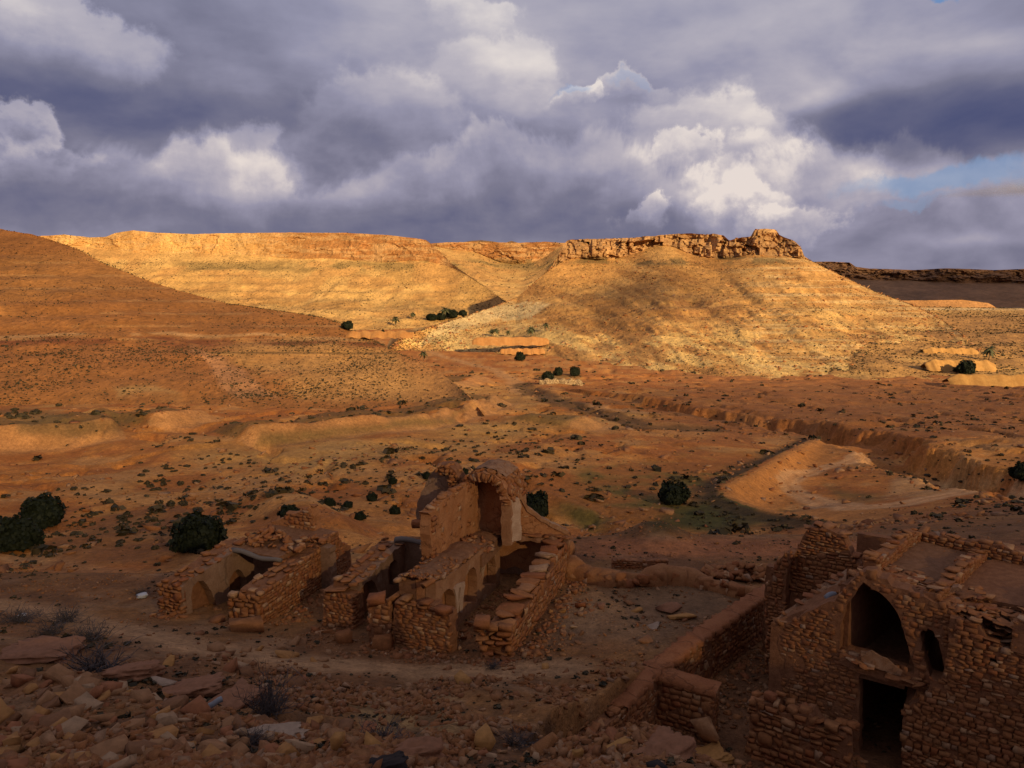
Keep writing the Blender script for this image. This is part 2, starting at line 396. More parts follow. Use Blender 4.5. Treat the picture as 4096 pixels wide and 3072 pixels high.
def ground_z(x, y):
    x = np.asarray(x, float); y = np.asarray(y, float)
    z = base_z(x, y)
    far = sstep(38, 62, y)
    # eroded badland relief in the valley
    amp = far * (1 - sstep(380, 700, y))
    calm = np.ones_like(z)
    d, s, a, L = seg_dist(x, y, BANK); calm = calm * sstep(3, 26, d)
    d, s, a, L = seg_dist(x, y, ROAD); calm = calm * (0.15 + 0.85 * sstep(2, 10, d))
    n1 = fbm(x / 30, y / 30, seed=3, octaves=6, gain=.58, ridged=True) - 0.62
    n2 = fbm(x / 9, y / 9, seed=5, octaves=4) - 0.5
    n3 = fbm(x / 14 + n1, y / 20, seed=8, octaves=4, ridged=True)
    z = z + amp * calm * (1.9 * n1 + 1.0 * n2 - np.maximum(n3 - 0.74, 0) * 6.0)
    nn = 1 - far
    z = z + nn * (0.16 * (fbm(x / 2.2, y / 2.2, seed=21, octaves=4) - 0.5) + 0.05 * (fbm(x / 0.5, y / 0.5, seed=22, octaves=3) - 0.5))
    slope = (1 - sstep(15, 22, y)) * sstep(5, 9, y)
    z = z + slope * (0.9 * (fbm(x / 3.0, y / 3.0, seed=31, octaves=4) - 0.5) + 0.22 * (fbm(x / .7, y / .7, seed=32, octaves=3) - 0.5))
    for pts, h, wf, wb in DAMS:
        d, s, a, L = seg_dist(x, y, pts)
        w = np.where(s > 0, wb, wf)
        endf = sstep(-0.1, 3, a) * sstep(-0.1, 3, L - a)
        fr = 1 - np.clip((d - .25) / wf, 0, 1) ** .85; bk = 1 - .10 * sstep(.3, 1.6, d) - .9 * sstep(6, wb * 1.9, d)
        z = z + h * np.where(s > 0, bk, fr) * (0.2 + 0.8 * endf) * (.92 + .3 * n2)
    d, s, a, L = seg_dist(x, y, BANK)        # s>0: left of its run (the road side, lower)
    z = z + 0.6 * (1 - sstep(0.3, 2.2, d)) * (.6 + n1) - np.where(s > 0, (1.25 + 1.0 * n2) * sstep(0.3, 3.8 + 3 * n2, d) * (1 - sstep(14, 60, d)), 0) * sstep(0, 26, a) * sstep(0, 16, L - a)
    for pts, h, w in ((RIDGE_C, .7, 2.2), (RIDGE_L, 1.5, 4.5)):
        d, s, a, L = seg_dist(x, y, pts)
        z = z + h * (1 - sstep(0.2, w, d)) * sstep(0, 4, L - a + 2)
    d, s, a, L = seg_dist(x, y, GORGE)
    wob = 9 * (fbm(x / 8, y / 8, seed=41, octaves=7, gain=.66) - 0.5)
    dd = np.where(s > 0, d + wob, -d + wob)      # + : far side
    cut = sstep(-6, -2, dd) * (1 - sstep(1.5, 4.5, dd))
    z = z - (0.4 + 4.6 * fbm(x / 11, y / 11, seed=42) ** 1.5) * cut * sstep(0, 30, a) + 1.0 * sstep(3, 5, dd) * (1 - sstep(8, 40, dd))
    d, s, a, L = seg_dist(x, y, WADI)
    z = z - .5 * (1 - sstep(1.0, 4.5, d + 4 * n2))
    # terrace held by the retaining wall: the passage on its right lies lower
    d, s, a, L = seg_dist(x, y, RETAIN)
    right = s > 0
    yq = y + 1.5 * np.maximum(0, x - 2.6)
    low = np.where(yq > 17.8, 0.0, (17.8 - yq) * 0.42) + 0.04 * (fbm(x / .6, y / .6, seed=51, octaves=3) - .5)
    w = 0.22 + 2.2 * (1 - sstep(13.0, 15.6, yq))
    sd = np.where(right, d, -d); k = sstep(-0.42, -0.42 + w, sd) * (1 - sstep(25.5, 29, y)) * sstep(13.6, 15.4, yq) * (1 - sstep(15.5, 20, x + 0.35 * (y - 18)))
    z = z * (1 - k) + np.minimum(z, low) * k
    return z
def hit(px, py): return hit_base(px, py, ground_z)
_road, _track, _path = [[hit(*p) for p in q] for q in (ROAD_PX, TRACK_PX, PATH_PX)]
ROAD, TRACK, PATH = _road, _track, _path
def on_ground(px, py, sink=0.0):
    x, y = hit(px, py)
    return Vector((x, y, float(ground_z(np.array([x]), np.array([y]))[0]) - sink))

def mixc(c, m, col):
    m = np.clip(np.asarray(m, float), 0, 1)[..., None]
    return c * (1 - m) + np.asarray(col) * m
def soft_poly(px, py, poly, n, w=0.0):
    qx, qy = px + (n[0] - .5) * w * 1.6, py + (n[1] - .5) * w
    d = seg_dist(qx, qy, list(poly) + [poly[0]])[0]
    return sstep(-1, 1, np.where(in_poly(qx, qy, poly), d, -d) / max(1.0, w * .28))

def build_ground():
    nu, ny = 720, 760
    u = np.concatenate([np.linspace(-1.55, -0.74, 60)[:-1], np.linspace(-0.74, 0.74, nu - 118), np.linspace(0.74, 1.55, 60)[1:]])
    ly = np.concatenate([np.linspace(math.log(2.0), math.log(9.0), 40)[:-1], np.linspace(math.log(9), math.log(330), ny - 100), np.linspace(math.log(330), math.log(1600), 62)[1:]])
    Y = np.exp(ly)
    yy = np.repeat(Y[:, None], len(u), 1); xx = yy * u[None, :]
    zz = ground_z(xx, yy)
    px, py = project(xx, yy, zz)
    n1 = fbm(xx / 30, yy / 30, seed=61, octaves=5); n2 = fbm(xx / 6, yy / 6, seed=62, octaves=5); n3 = fbm(xx / 1.3, yy / 1.3, seed=63, octaves=4)
    nn = (fbm(xx / 12, yy / 12, seed=66), fbm(xx / 12, yy / 12, seed=67))
    c = np.zeros(xx.shape + (3,)) + np.array((0.42, 0.188, 0.054))
    c = mixc(c, sstep(.45, .62, n1), (0.46, 0.235, 0.078)); c = mixc(c, .8 * sstep(.52, .4, n2), (0.33, 0.13, 0.04))
    c = mixc(c, .6 * sstep(.58, .68, n2), (0.45, 0.27, 0.12))
    # red plain on the right and yellow ground at the foot of the near hill
    c = mixc(c, .75 * sstep(560, 760, px) * sstep(452, 430, py + (n1 - .5) * 30), (0.31, 0.145, 0.06))
    c = mixc(c, .55 * sstep(420, 300, np.abs(px - 300) + np.abs(py - 415) * 6) * sstep(.4, .6, n1), (0.46, 0.31, 0.12))
    # bare near terrace
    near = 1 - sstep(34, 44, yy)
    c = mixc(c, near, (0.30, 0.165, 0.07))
    c = mixc(c, near * .7 * sstep(.45, .6, fbm(xx / 4, yy / 4, seed=71)), (0.20, 0.105, 0.055))
    c = mixc(c, near * .7 * sstep(.55, .66, fbm(xx / 2.4, yy / 2.4, seed=72)), (0.34, 0.22, 0.13))
    c = mixc(c, near * .85 * sstep(14, 4, np.abs(py - 548)) * sstep(560, 600, px), (0.36, 0.165, 0.085))
    c = mixc(c, .6 * soft_poly(px, py, [(575, 600), (660, 575), (760, 585), (760, 610), (660, 650), (560, 640)], nn, 40), (0.30, 0.215, 0.14))
    c = mixc(c, .95 * (1 - sstep(0.35, 1.3, seg_dist(xx, yy, PATH)[0] + (n3 - .5) * .9)), (0.45, 0.30, 0.175))
    c = mixc(c, .8 * soft_poly(px, py, [(350, 700), (400, 690), (460, 700), (470, 730), (420, 745), (365, 735)], nn, 30), (0.36, 0.26, 0.13))
    c = mixc(c, near * .8 * sstep(0.52, .66, fbm(xx / 1.1, yy / 1.1, seed=75, octaves=5)) * sstep(690, 730, py), (0.13, 0.075, 0.045))
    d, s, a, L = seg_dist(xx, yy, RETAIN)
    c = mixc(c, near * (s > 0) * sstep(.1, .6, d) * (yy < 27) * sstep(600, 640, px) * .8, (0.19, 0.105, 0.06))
    # dirt roads
    dr = seg_dist(xx, yy, ROAD)[0]
    c = mixc(c, .9 * (1 - sstep(1.0, 2.0, dr + (n3 - .5))), (0.48, 0.29, 0.16)); c = mixc(c, .45 * (1 - sstep(.15, .5, dr)), (0.36, 0.19, 0.09))
    c = mixc(c, .8 * (1 - sstep(1.5, 4.5, seg_dist(xx, yy, TRACK)[0] + (n2 - .5) * 4)), (0.46, 0.28, 0.14))
    # green fields behind the dams
    fld = soft_poly(px, py, [(545, 505), (600, 465), (700, 446), (790, 440), (815, 441), (790, 454), (752, 472), (720, 488), (735, 505), (790, 521), (815, 524), (760, 524), (705, 534), (640, 529), (590, 529)], nn, 34)
    g = np.clip(fld * (0.25 + .9 * sstep(.38, .6, n2)) * sstep(440, 485, py), 0, 1)
    c = mixc(c, .95 * g, (0.115, 0.10, 0.03))
    c = mixc(c, .8 * soft_poly(px, py, [(650, 520), (700, 505), (735, 508), (800, 522), (780, 525), (720, 534), (660, 531)], nn, 24), (0.055, 0.062, 0.02))
    for pts, h, wf, wb in DAMS:
        d, s, a, L = seg_dist(xx, yy, pts)
        on = (a > .5) & (a < L - .5)
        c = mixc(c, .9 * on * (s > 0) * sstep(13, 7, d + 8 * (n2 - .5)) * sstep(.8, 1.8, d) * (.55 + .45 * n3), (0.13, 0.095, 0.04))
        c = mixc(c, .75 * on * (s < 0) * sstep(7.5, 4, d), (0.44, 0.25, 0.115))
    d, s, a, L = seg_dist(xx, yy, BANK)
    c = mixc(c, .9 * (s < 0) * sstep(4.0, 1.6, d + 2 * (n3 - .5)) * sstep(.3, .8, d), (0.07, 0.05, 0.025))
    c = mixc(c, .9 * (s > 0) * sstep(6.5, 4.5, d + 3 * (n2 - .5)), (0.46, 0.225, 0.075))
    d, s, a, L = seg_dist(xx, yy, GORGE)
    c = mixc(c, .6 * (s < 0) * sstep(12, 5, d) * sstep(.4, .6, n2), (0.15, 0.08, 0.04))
    d = seg_dist(xx, yy, WADI)[0]
    c = mixc(c, .85 * sstep(6, 3, d + 5 * (n2 - .5)), (0.13, 0.08, 0.04))
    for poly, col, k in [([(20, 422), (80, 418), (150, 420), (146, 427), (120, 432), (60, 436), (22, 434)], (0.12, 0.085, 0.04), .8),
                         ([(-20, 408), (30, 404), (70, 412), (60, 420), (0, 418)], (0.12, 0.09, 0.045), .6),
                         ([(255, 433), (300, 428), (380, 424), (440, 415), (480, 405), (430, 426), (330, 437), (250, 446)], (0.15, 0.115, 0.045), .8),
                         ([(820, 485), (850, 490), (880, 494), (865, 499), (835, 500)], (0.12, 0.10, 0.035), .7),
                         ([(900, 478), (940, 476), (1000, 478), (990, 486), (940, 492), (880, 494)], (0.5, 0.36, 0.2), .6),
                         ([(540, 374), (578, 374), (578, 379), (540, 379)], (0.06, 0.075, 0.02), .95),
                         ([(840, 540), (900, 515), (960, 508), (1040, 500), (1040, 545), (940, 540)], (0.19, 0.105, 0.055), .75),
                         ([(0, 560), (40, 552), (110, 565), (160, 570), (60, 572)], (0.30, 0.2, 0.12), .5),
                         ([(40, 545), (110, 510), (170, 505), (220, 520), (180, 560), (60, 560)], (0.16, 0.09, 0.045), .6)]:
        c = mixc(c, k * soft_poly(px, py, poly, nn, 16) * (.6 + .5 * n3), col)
    c = mixc(c, .9 * (1 - sstep(0.9, 1.7, dr + (n3 - .5))), (0.56, 0.35, 0.19)); c = mixc(c, .45 * (1 - sstep(.15, .5, dr)), (0.38, 0.19, 0.08))
    c = c * (0.80 + 0.40 * n3)[..., None]
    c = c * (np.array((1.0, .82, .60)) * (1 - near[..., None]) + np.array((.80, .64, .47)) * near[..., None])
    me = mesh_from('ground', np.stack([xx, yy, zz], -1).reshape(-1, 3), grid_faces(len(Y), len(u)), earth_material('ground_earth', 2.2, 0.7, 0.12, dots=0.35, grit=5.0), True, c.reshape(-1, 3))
    obj('ground', me, kind='structure')
    # ground behind and beside the viewer, and the far plain out to the horizon
    m2 = earth_material('plain_earth', 0.05, 0.3, 1.0)
    w = 1.55 * 2.0
    vs, fs = [], []
    xs = np.linspace(-3.1, 3.1, 12); ys = np.array([2.02, 0.0, -6, -14, -30, -60])
    gx, gy = np.meshgrid(xs, ys); gx = gx * (1 + np.maximum(2 - gy, 0) * 1.6)
    gz = 10.2 - (gy - 2) * 0.30 + 0.3 * (fbm(gx / 3, gy / 3, seed=91) - .5) - .15
    obj('hillside_ground', mesh_from('hillside_ground', np.stack([gx, gy, gz], -1).reshape(-1, 3), grid_faces(len(ys), 12), m2, True, np.zeros((gx.size, 3)) + np.array((0.28, 0.165, 0.09))), kind='structure')
    S = 30000.0
    pl = np.array([[-S, 500, -46], [S, 500, -46], [S, 1500, -48], [-S, 1500, -48], [-S, S, -50], [S, S, -50], [-S, 60, -46], [S, 60, -46]], float)
    me = mesh_from('far_plain', pl, [(0, 1, 2, 3), (3, 2, 5, 4), (6, 7, 1, 0)], m2, False, np.zeros((8, 3)) + np.array((0.33, 0.2, 0.1)))
    obj('far_plain', me, kind='structure')
build_ground()

# ------------------------------------------------------------------ hills
def interp_cols(cols, px, k):
    xs = [c[0] for c in cols]
    return np.interp(px, xs, [c[k] for c in cols])
HILLS = {}
def build_hill(name, cols, color_fn, nrow=120, step=1.6, gully=1.0, gfreq=26.0, seed=0, back=260.0, conc=1.25, rough=1.0, cliff_amp=0.0, cliff_rows=26, mat=None, sink=3.0, jag=0.4, drop=False, slant=0.0, toe=(0.42, 0.2, 0.065), tint=(1.0, .91, .70), ledge=None):
    """cols: (photo column, crest row, crest depth, cliff foot row or None, foot depth)"""
    cols = [(c[0], c[1], c[2], c[1] if c[3] is None else c[3], c[4]) for c in cols]
    px = np.arange(cols[0][0], cols[-1][0] + .01, step)
    u = (px - 512) / FPX / CP * 1.0
    top, yt, foot, yb = [interp_cols(cols, px, k) for k in (1, 2, 3, 4)]
    jit = (fbm(px / 7.0, seed + .5, seed=seed + 1, octaves=5) - .5) * jag * 3
    top = top + jit
    foot = np.where(foot - top > 3, foot + (fbm(px / 16.0, seed + 2.5, seed=seed + 2, octaves=4) - .5) * 9, foot)
    foot = np.maximum(foot, top)
    def zz(py, Y): return EYE - Y * np.tan(PITCH + np.arctan((py - 384) / FPX))
    has = (foot - top) > 1.2
    ycf = np.where(has, yt - (foot - top) * yt / FPX * 0.5, yt)
    ker = np.hanning(23)[1:-1]; ker /= ker.sum()
    sm_ = lambda v: np.convolve(np.pad(v, 10, mode='edge'), ker, 'valid')
    ycf, yb, foot_s = sm_(ycf), sm_(yb), np.where(has, sm_(foot), foot)
    zt, zc = zz(top, yt), zz(foot_s, ycf)
    zc = np.minimum(sm_(zc), np.where(has, zt, zc))
    xb = u * yb; zb = base_z(xb, yb) - sink
    t = np.linspace(0, 1, nrow)[:, None]
    s = t ** 0.9
    Yt_ = yb + (ycf - yb) * s
    f = s ** conc * (1 - .12 * np.sin(np.pi * s))
    Z = zb + (zc - zb) * f
    X = u * Yt_
    relief = np.abs(zc - zb)
    env = np.sin(np.pi * np.clip(t, 0, 1)) ** .7
    g = .12 + fbm(u * gfreq * (1 + .25 * t) + slant * t + 1.2 * (fbm(X / 60, Yt_ / 80, seed=seed + 3) - .5), t * 1.6 + seed, seed=seed + 4, octaves=4)
    Z = Z + env * gully * relief * .10 * (g - .62)
    Z = Z + env * rough * (fbm(X / 18, Yt_ / 18, seed=seed + 6, octaves=5) - .5) * relief * .07
    if ledge:
        Z = Z + env * ledge[1] * (.5 + vnoise(X / 35, Yt_ / 35, seed=seed + 9)) * np.sin(2 * np.pi * Z / ledge[0] + 2.5 * (fbm(X / 50, Yt_ / 50, seed=seed + 8) - .5))
    rowsX, rowsY, rowsZ, part = [X], [Yt_], [Z], [np.zeros_like(X)]
    tc = np.linspace(0, 1, cliff_rows + 1)[1:, None]
    Zc = zc + (zt - zc) * tc
    lean = tc ** 1.0
    Yc = ycf + (yt - ycf) * lean
    if cliff_amp > 0:
        hmask = np.clip((foot - top) / 8.0, 0, 1)
        cu = u * 700.0
        blk = np.zeros_like(Zc)
        for k, (fu, fz, am) in enumerate(((.05, .04, 1.0), (.13, .11, .6), (.33, .3, .35))):
            wob = 2.0 * (vnoise(cu * fu * .7, Zc * fz * .7, seed=seed + 60 + k) - .5)
            blk = blk + am * (_hash(np.floor(cu * fu + wob + np.floor(Zc * fz) * .37), np.floor(Zc * fz + wob * .5), np.zeros_like(Zc), seed + 20 + k) - .5)
        deep = (fbm(cu * .03 + 0 * Zc, Zc * .02, seed=seed + 30, octaves=4, ridged=True) - .6)
        Yc = Yc - cliff_amp * hmask * (blk + 1.6 * deep) * np.sin(np.pi * np.clip(tc * .9 + .08, 0, 1)) ** .5
    rowsX.append(u * Yc); rowsY.append(Yc); rowsZ.append(Zc); part.append(np.ones_like(Zc))
    tb = (np.linspace(0, 1, 9)[1:, None]) ** 1.6
    Yk = yt + back * tb
    Zk = zt - np.abs(zt - zb) * .55 * tb - 0.02 * (Yk - yt)
    if drop: Zk = zt + (ground_z(u * Yk, Yk) - 8 - zt) * tb
    rowsX.append(u * Yk); rowsY.append(Yk); rowsZ.append(Zk); part.append(2 * np.ones_like(Zk))
    X, Yv, Z, part = map(np.vstack, (rowsX, rowsY, rowsZ, part))
    ppx, ppy = project(X, Yv, Z)
    c = color_fn(X, Yv, Z, ppx, ppy, part)
    tt = np.vstack([np.repeat(t, X.shape[1], 1), np.ones((X.shape[0] - nrow, X.shape[1]))])
    if toe is not None: c = mixc(c, .85 * sstep(.05, .0, tt + .04 * (_n(X, Yv, 15, seed + 70) - .5)), toe)
    c = c * np.array(tint)
    me = mesh_from(name, np.stack([X, Yv, Z], -1).reshape(-1, 3), grid_faces(X.shape[0], X.shape[1]), mat, True, c.reshape(-1, 3))
    sm = np.ones((X.shape[0] - 1, X.shape[1] - 1), bool); sm[nrow - 1:nrow + cliff_rows - 1, :] = cliff_amp == 0
    me.polygons.foreach_set('use_smooth', sm.ravel())
    o = obj(name, me, kind='structure')
    HILLS[name + str(seed)] = (X, Yv, Z, part, ppx, ppy)
    return o

def _n(X, Y, sc, seed, o=5, r=False): return fbm(X / sc, Y / sc, seed=seed, octaves=o, ridged=r)
def left_hill_col(X, Y, Z, px, py, part):
    n1, n2, n3 = _n(X, Y, 40, 101), _n(X, Y, 9, 102), _n(X, Y, 3, 103)
    nn = (_n(X, Y, 14, 104), _n(X, Y, 14, 105))
    c = np.zeros(X.shape + (3,)) + np.array((0.32, 0.145, 0.048))
    c = mixc(c, .6 * sstep(.45, .62, n1), (0.40, 0.2, 0.068))
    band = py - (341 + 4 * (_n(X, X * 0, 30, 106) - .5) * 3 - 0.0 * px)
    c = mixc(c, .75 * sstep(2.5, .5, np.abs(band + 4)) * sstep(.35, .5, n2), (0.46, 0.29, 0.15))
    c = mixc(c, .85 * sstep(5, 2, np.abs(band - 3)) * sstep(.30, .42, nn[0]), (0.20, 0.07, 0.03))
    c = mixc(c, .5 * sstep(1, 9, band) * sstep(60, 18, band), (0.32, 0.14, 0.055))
    yel = soft_poly(px, py, [(212, 350), (235, 342), (350, 344), (395, 352), (440, 376), (470, 396), (400, 385), (330, 382), (260, 372), (222, 362)], nn, 26)
    c = mixc(c, .85 * yel * (.55 + .45 * n2), (0.50, 0.30, 0.115))
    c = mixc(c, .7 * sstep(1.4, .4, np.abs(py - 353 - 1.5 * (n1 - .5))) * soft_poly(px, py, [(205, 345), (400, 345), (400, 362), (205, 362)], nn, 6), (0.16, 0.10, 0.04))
    c = mixc(c, .8 * soft_poly(px, py, [(188, 343), (205, 350), (255, 378), (276, 398), (240, 399), (222, 385), (205, 362)], nn, 12), (0.43, 0.23, 0.12))
    c = mixc(c, .6 * soft_poly(px, py, [(120, 388), (165, 384), (180, 394), (120, 400)], nn, 20), (0.43, 0.3, 0.14))
    c = mixc(c, .6 * soft_poly(px, py, [(290, 380), (420, 376), (470, 398), (420, 402), (300, 398)], nn, 30), (0.50, 0.30, 0.12))
    c = mixc(c, .85 * sstep(385, 450, px + 30 * (n2 - .5)), (0.45, 0.235, 0.085))
    for k in range(7):
        yy = 262 + 13 * k
        c = mixc(c, .5 * sstep(1.6, .3, np.abs(py - yy - 5 * (n1 - .5))) * sstep(.42, .55, n2), (0.48, 0.28, 0.12))
    return c * (.78 + .44 * n3)[..., None]
def mesa_col(X, Y, Z, px, py, part):
    n1, n2, n3 = _n(X, Y, 110, 111), _n(X, Y, 26, 112), _n(X, Y, 9, 113)
    c = np.zeros(X.shape + (3,)) + np.array((0.50, 0.30, 0.115))
    c = mixc(c, .6 * sstep(.42, .6, n1), (0.56, 0.36, 0.15)); c = mixc(c, .6 * sstep(.55, .4, n2), (0.42, 0.225, 0.085))
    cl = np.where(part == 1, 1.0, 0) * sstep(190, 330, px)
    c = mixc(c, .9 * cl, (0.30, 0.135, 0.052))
    c = mixc(c, .5 * np.where(part == 1, 1.0, 0) * sstep(.5, .6, fbm(px / 14, py / 2.0, seed=117)), (0.5, 0.33, 0.17))
    c = mixc(c, .55 * sstep(8, 2, np.abs(py - 266 - 6 * (n1 - .5))) * sstep(.46, .56, n2) * sstep(150, 200, px), (0.13, 0.105, 0.05))
    return c * (.75 + .5 * n3)[..., None]
def butte_col(X, Y, Z, px, py, part):
    n1, n2, n3 = _n(X, Y, 60, 121), _n(X, Y, 14, 122), _n(X, Y, 5, 123)
    c = np.zeros(X.shape + (3,)) + np.array((0.47, 0.255, 0.092))
    c = mixc(c, .6 * sstep(.45, .62, n1), (0.53, 0.315, 0.125))
    # pale streaks that run down the fall line towards the left
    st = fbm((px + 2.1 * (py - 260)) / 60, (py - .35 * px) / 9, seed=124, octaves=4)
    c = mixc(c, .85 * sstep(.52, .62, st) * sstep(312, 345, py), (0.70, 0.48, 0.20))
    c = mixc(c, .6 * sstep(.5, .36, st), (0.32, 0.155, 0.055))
    c = mixc(c, .55 * sstep(700, 860, px) * sstep(.4, .6, n2) * sstep(268, 300, py), (0.58, 0.385, 0.16))
    lines = fbm(px / 70, py / 1.7, seed=127, octaves=4)
    c = mixc(c, .5 * sstep(.57, .66, lines) * sstep(700, 780, px), (0.60, 0.45, 0.25))
    nn = (n2, n3)
    c = mixc(c, .85 * soft_poly(px, py, [(455, 318), (490, 306), (505, 303), (545, 303), (545, 307), (533, 318), (500, 320), (470, 328), (440, 338), (420, 346), (425, 334)], nn, 8), (0.54, 0.42, 0.25))
    c = mixc(c, .5 * soft_poly(px, py, [(420, 336), (470, 326), (540, 320), (560, 335), (540, 347), (430, 348)], nn, 18), (0.55, 0.41, 0.2))
    c = mixc(c, .8 * soft_poly(px, py, [(655, 305), (690, 298), (740, 305), (750, 315), (700, 322), (655, 316)], nn, 22) * sstep(.42, .55, n3), (0.26, 0.13, 0.055))
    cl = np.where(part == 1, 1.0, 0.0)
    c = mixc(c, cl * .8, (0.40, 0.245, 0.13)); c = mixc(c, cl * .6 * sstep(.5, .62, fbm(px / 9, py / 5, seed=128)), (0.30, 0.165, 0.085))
    c = mixc(c, .7 * sstep(6, 1.5, np.abs(py - 261 - 5 * (n1 - .5))) * sstep(.44, .54, n2) * sstep(555, 590, px) * sstep(810, 780, px), (0.12, 0.095, 0.05))
    return c * (.72 + .56 * n3)[..., None]
def spur_col(X, Y, Z, px, py, part):
    n1, n2, n3 = _n(X, Y, 50, 131), _n(X, Y, 12, 132), _n(X, Y, 5, 133)
    c = np.zeros(X.shape + (3,)) + np.array((0.48, 0.27, 0.10))
    c = mixc(c, .7 * sstep(.45, .6, n1), (0.58, 0.375, 0.15)); c = mixc(c, .6 * sstep(.52, .38, n2), (0.32, 0.175, 0.075))
    c = mixc(c, .8 * sstep(1.6, .5, np.abs(py - 309)) * sstep(880, 900, px), (0.6, 0.45, 0.28))
    c = mixc(c, .6 * soft_poly(px, py, [(890, 322), (960, 312), (1030, 312), (1030, 345), (960, 348), (930, 340)], (n1, n2), 20), (0.3, 0.16, 0.07))
    return c * (.75 + .5 * n3)[..., None]
def dark_col(X, Y, Z, px, py, part):
    n1, n2 = _n(X, Y, 200, 141), _n(X, Y, 50, 142)
    c = np.zeros(X.shape + (3,)) + np.array((0.20, 0.115, 0.075))
    c = mixc(c, .7 * sstep(.45, .6, n1), (0.26, 0.15, 0.09)); c = mixc(c, .5 * np.where(part == 1, 1., 0), (0.17, 0.095, 0.065))
    return c * (.8 + .4 * n2)[..., None]
def plain_col(rgb, s):
    def f(X, Y, Z, px, py, part):
        n = _n(X, Y, s, 151)
        return (np.zeros(X.shape + (3,)) + np.array(rgb)) * (.75 + .5 * n)[..., None]
    return f

M_hill_near = earth_material('near_hill_earth', 0.85, 0.8, 0.5, dots=0.45, stretch=(1, .45, 1.5))
M_hill_far = earth_material('far_hill_earth', 0.42, 0.9, 1.0, dots=0.5, stretch=(1, .35, 1.4), contrast=1.35)
M_hill_dark = earth_material('dark_hill_earth', 0.06, 0.5, 3.0, dots=0.3)

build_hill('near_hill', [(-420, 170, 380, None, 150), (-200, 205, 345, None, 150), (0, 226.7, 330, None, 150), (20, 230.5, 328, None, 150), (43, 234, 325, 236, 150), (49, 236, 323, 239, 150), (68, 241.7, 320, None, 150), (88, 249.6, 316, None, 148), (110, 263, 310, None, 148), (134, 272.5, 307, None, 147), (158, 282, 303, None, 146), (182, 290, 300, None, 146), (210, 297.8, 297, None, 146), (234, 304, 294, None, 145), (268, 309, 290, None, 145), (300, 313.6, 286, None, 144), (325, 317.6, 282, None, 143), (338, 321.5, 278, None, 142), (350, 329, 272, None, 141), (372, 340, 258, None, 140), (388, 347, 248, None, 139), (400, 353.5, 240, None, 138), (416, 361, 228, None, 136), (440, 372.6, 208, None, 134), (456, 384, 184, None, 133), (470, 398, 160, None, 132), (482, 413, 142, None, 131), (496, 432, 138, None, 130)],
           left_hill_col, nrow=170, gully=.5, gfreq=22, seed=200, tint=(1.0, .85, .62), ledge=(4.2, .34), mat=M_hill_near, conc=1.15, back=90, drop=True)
build_hill('mesa_hill', [(-60, 238, 1000, None, 640), (50, 236, 1000, 244, 640), (75, 234.6, 1000, 246, 650), (100, 237.5, 1010, 246, 660), (115, 237, 1010, 249, 665), (125, 233, 1005, 250, 670), (143, 230.3, 1000, 252, 675), (165, 232.6, 1000, 252, 680), (200, 234, 1000, 252, 685), (240, 233, 1000, 256, 690), (300, 232.5, 995, 258, 700), (350, 232.8, 985, 260, 705), (390, 235, 975, 262, 710), (415, 237.8, 965, 263, 715), (428, 240, 960, 263, 718), (436, 246, 955, 263, 720), (446, 256, 950, 264, 725), (452, 263, 940, 266, 728), (470, 276, 900, None, 730), (490, 290, 860, None, 735), (510, 305, 800, None, 730), (525, 315, 770, None, 725)],
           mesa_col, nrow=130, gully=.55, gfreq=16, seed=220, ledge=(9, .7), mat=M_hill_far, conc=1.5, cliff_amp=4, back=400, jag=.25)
build_hill('saddle_hill', [(405, 246, 1500, None, 960), (430, 243.5, 1500, None, 960), (450, 242.3, 1500, 250, 950), (480, 241.8, 1500, 250, 940), (498, 242.5, 1490, 262, 930), (520, 242.7, 1480, 263, 920), (542, 241.8, 1470, 261, 910), (560, 242.6, 1460, None, 905), (600, 244, 1450, None, 900), (660, 246, 1450, None, 900)],
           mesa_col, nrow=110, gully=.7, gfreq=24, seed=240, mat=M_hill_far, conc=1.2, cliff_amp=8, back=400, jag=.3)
build_hill('butte_hill', [(380, 356, 500, None, 492), (400, 339, 505, None, 492), (417, 331.5, 525, None, 488), (450, 321, 560, None, 470), (488, 309, 600, None, 455), (517, 297.7, 630, None, 435), (548, 270, 665, None, 420), (555, 260, 680, 263, 415), (562, 245, 690, 262, 410), (566, 240.5, 695, 259, 405), (571, 239.2, 697, 259, 400), (593, 239.2, 700, 259, 385), (620, 238.2, 700, 259, 362), (633, 237.6, 700, 255, 350), (648, 236, 700, 245, 338), (667, 234.4, 700, 245, 325), (680, 233.3, 700, 252, 318), (688, 233, 700, 256, 315), (701, 234.7, 698, 257, 310), (708, 233.5, 696, 258, 306), (718, 235, 692, 258, 303), (724, 240.5, 688, 258, 301), (731, 238.3, 684, 257, 300), (745, 236, 680, 257, 297), (748.5, 229.6, 680, 256, 296), (758, 228.5, 680, 256, 294), (769, 229.5, 680, 256, 292), (773, 235, 678, 256, 292), (789, 241.7, 674, 256, 289), (795, 248, 670, 257, 288), (798, 256, 666, 258, 288), (804, 260, 662, None, 287), (825, 270.5, 650, None, 285), (852, 283.6, 630, None, 284), (872, 292.6, 610, None, 283), (892, 299.6, 590, None, 283), (910, 306, 570, None, 283), (930, 316, 540, None, 283), (960, 335, 450, None, 282), (990, 365, 350, None, 281), (1012, 392, 300, None, 281)],
           butte_col, nrow=190, step=1.3, gully=.7, gfreq=34, slant=5.0, seed=260, ledge=(7, .5), mat=M_hill_far, conc=1.45, cliff_amp=13, cliff_rows=34, back=300, jag=.5)
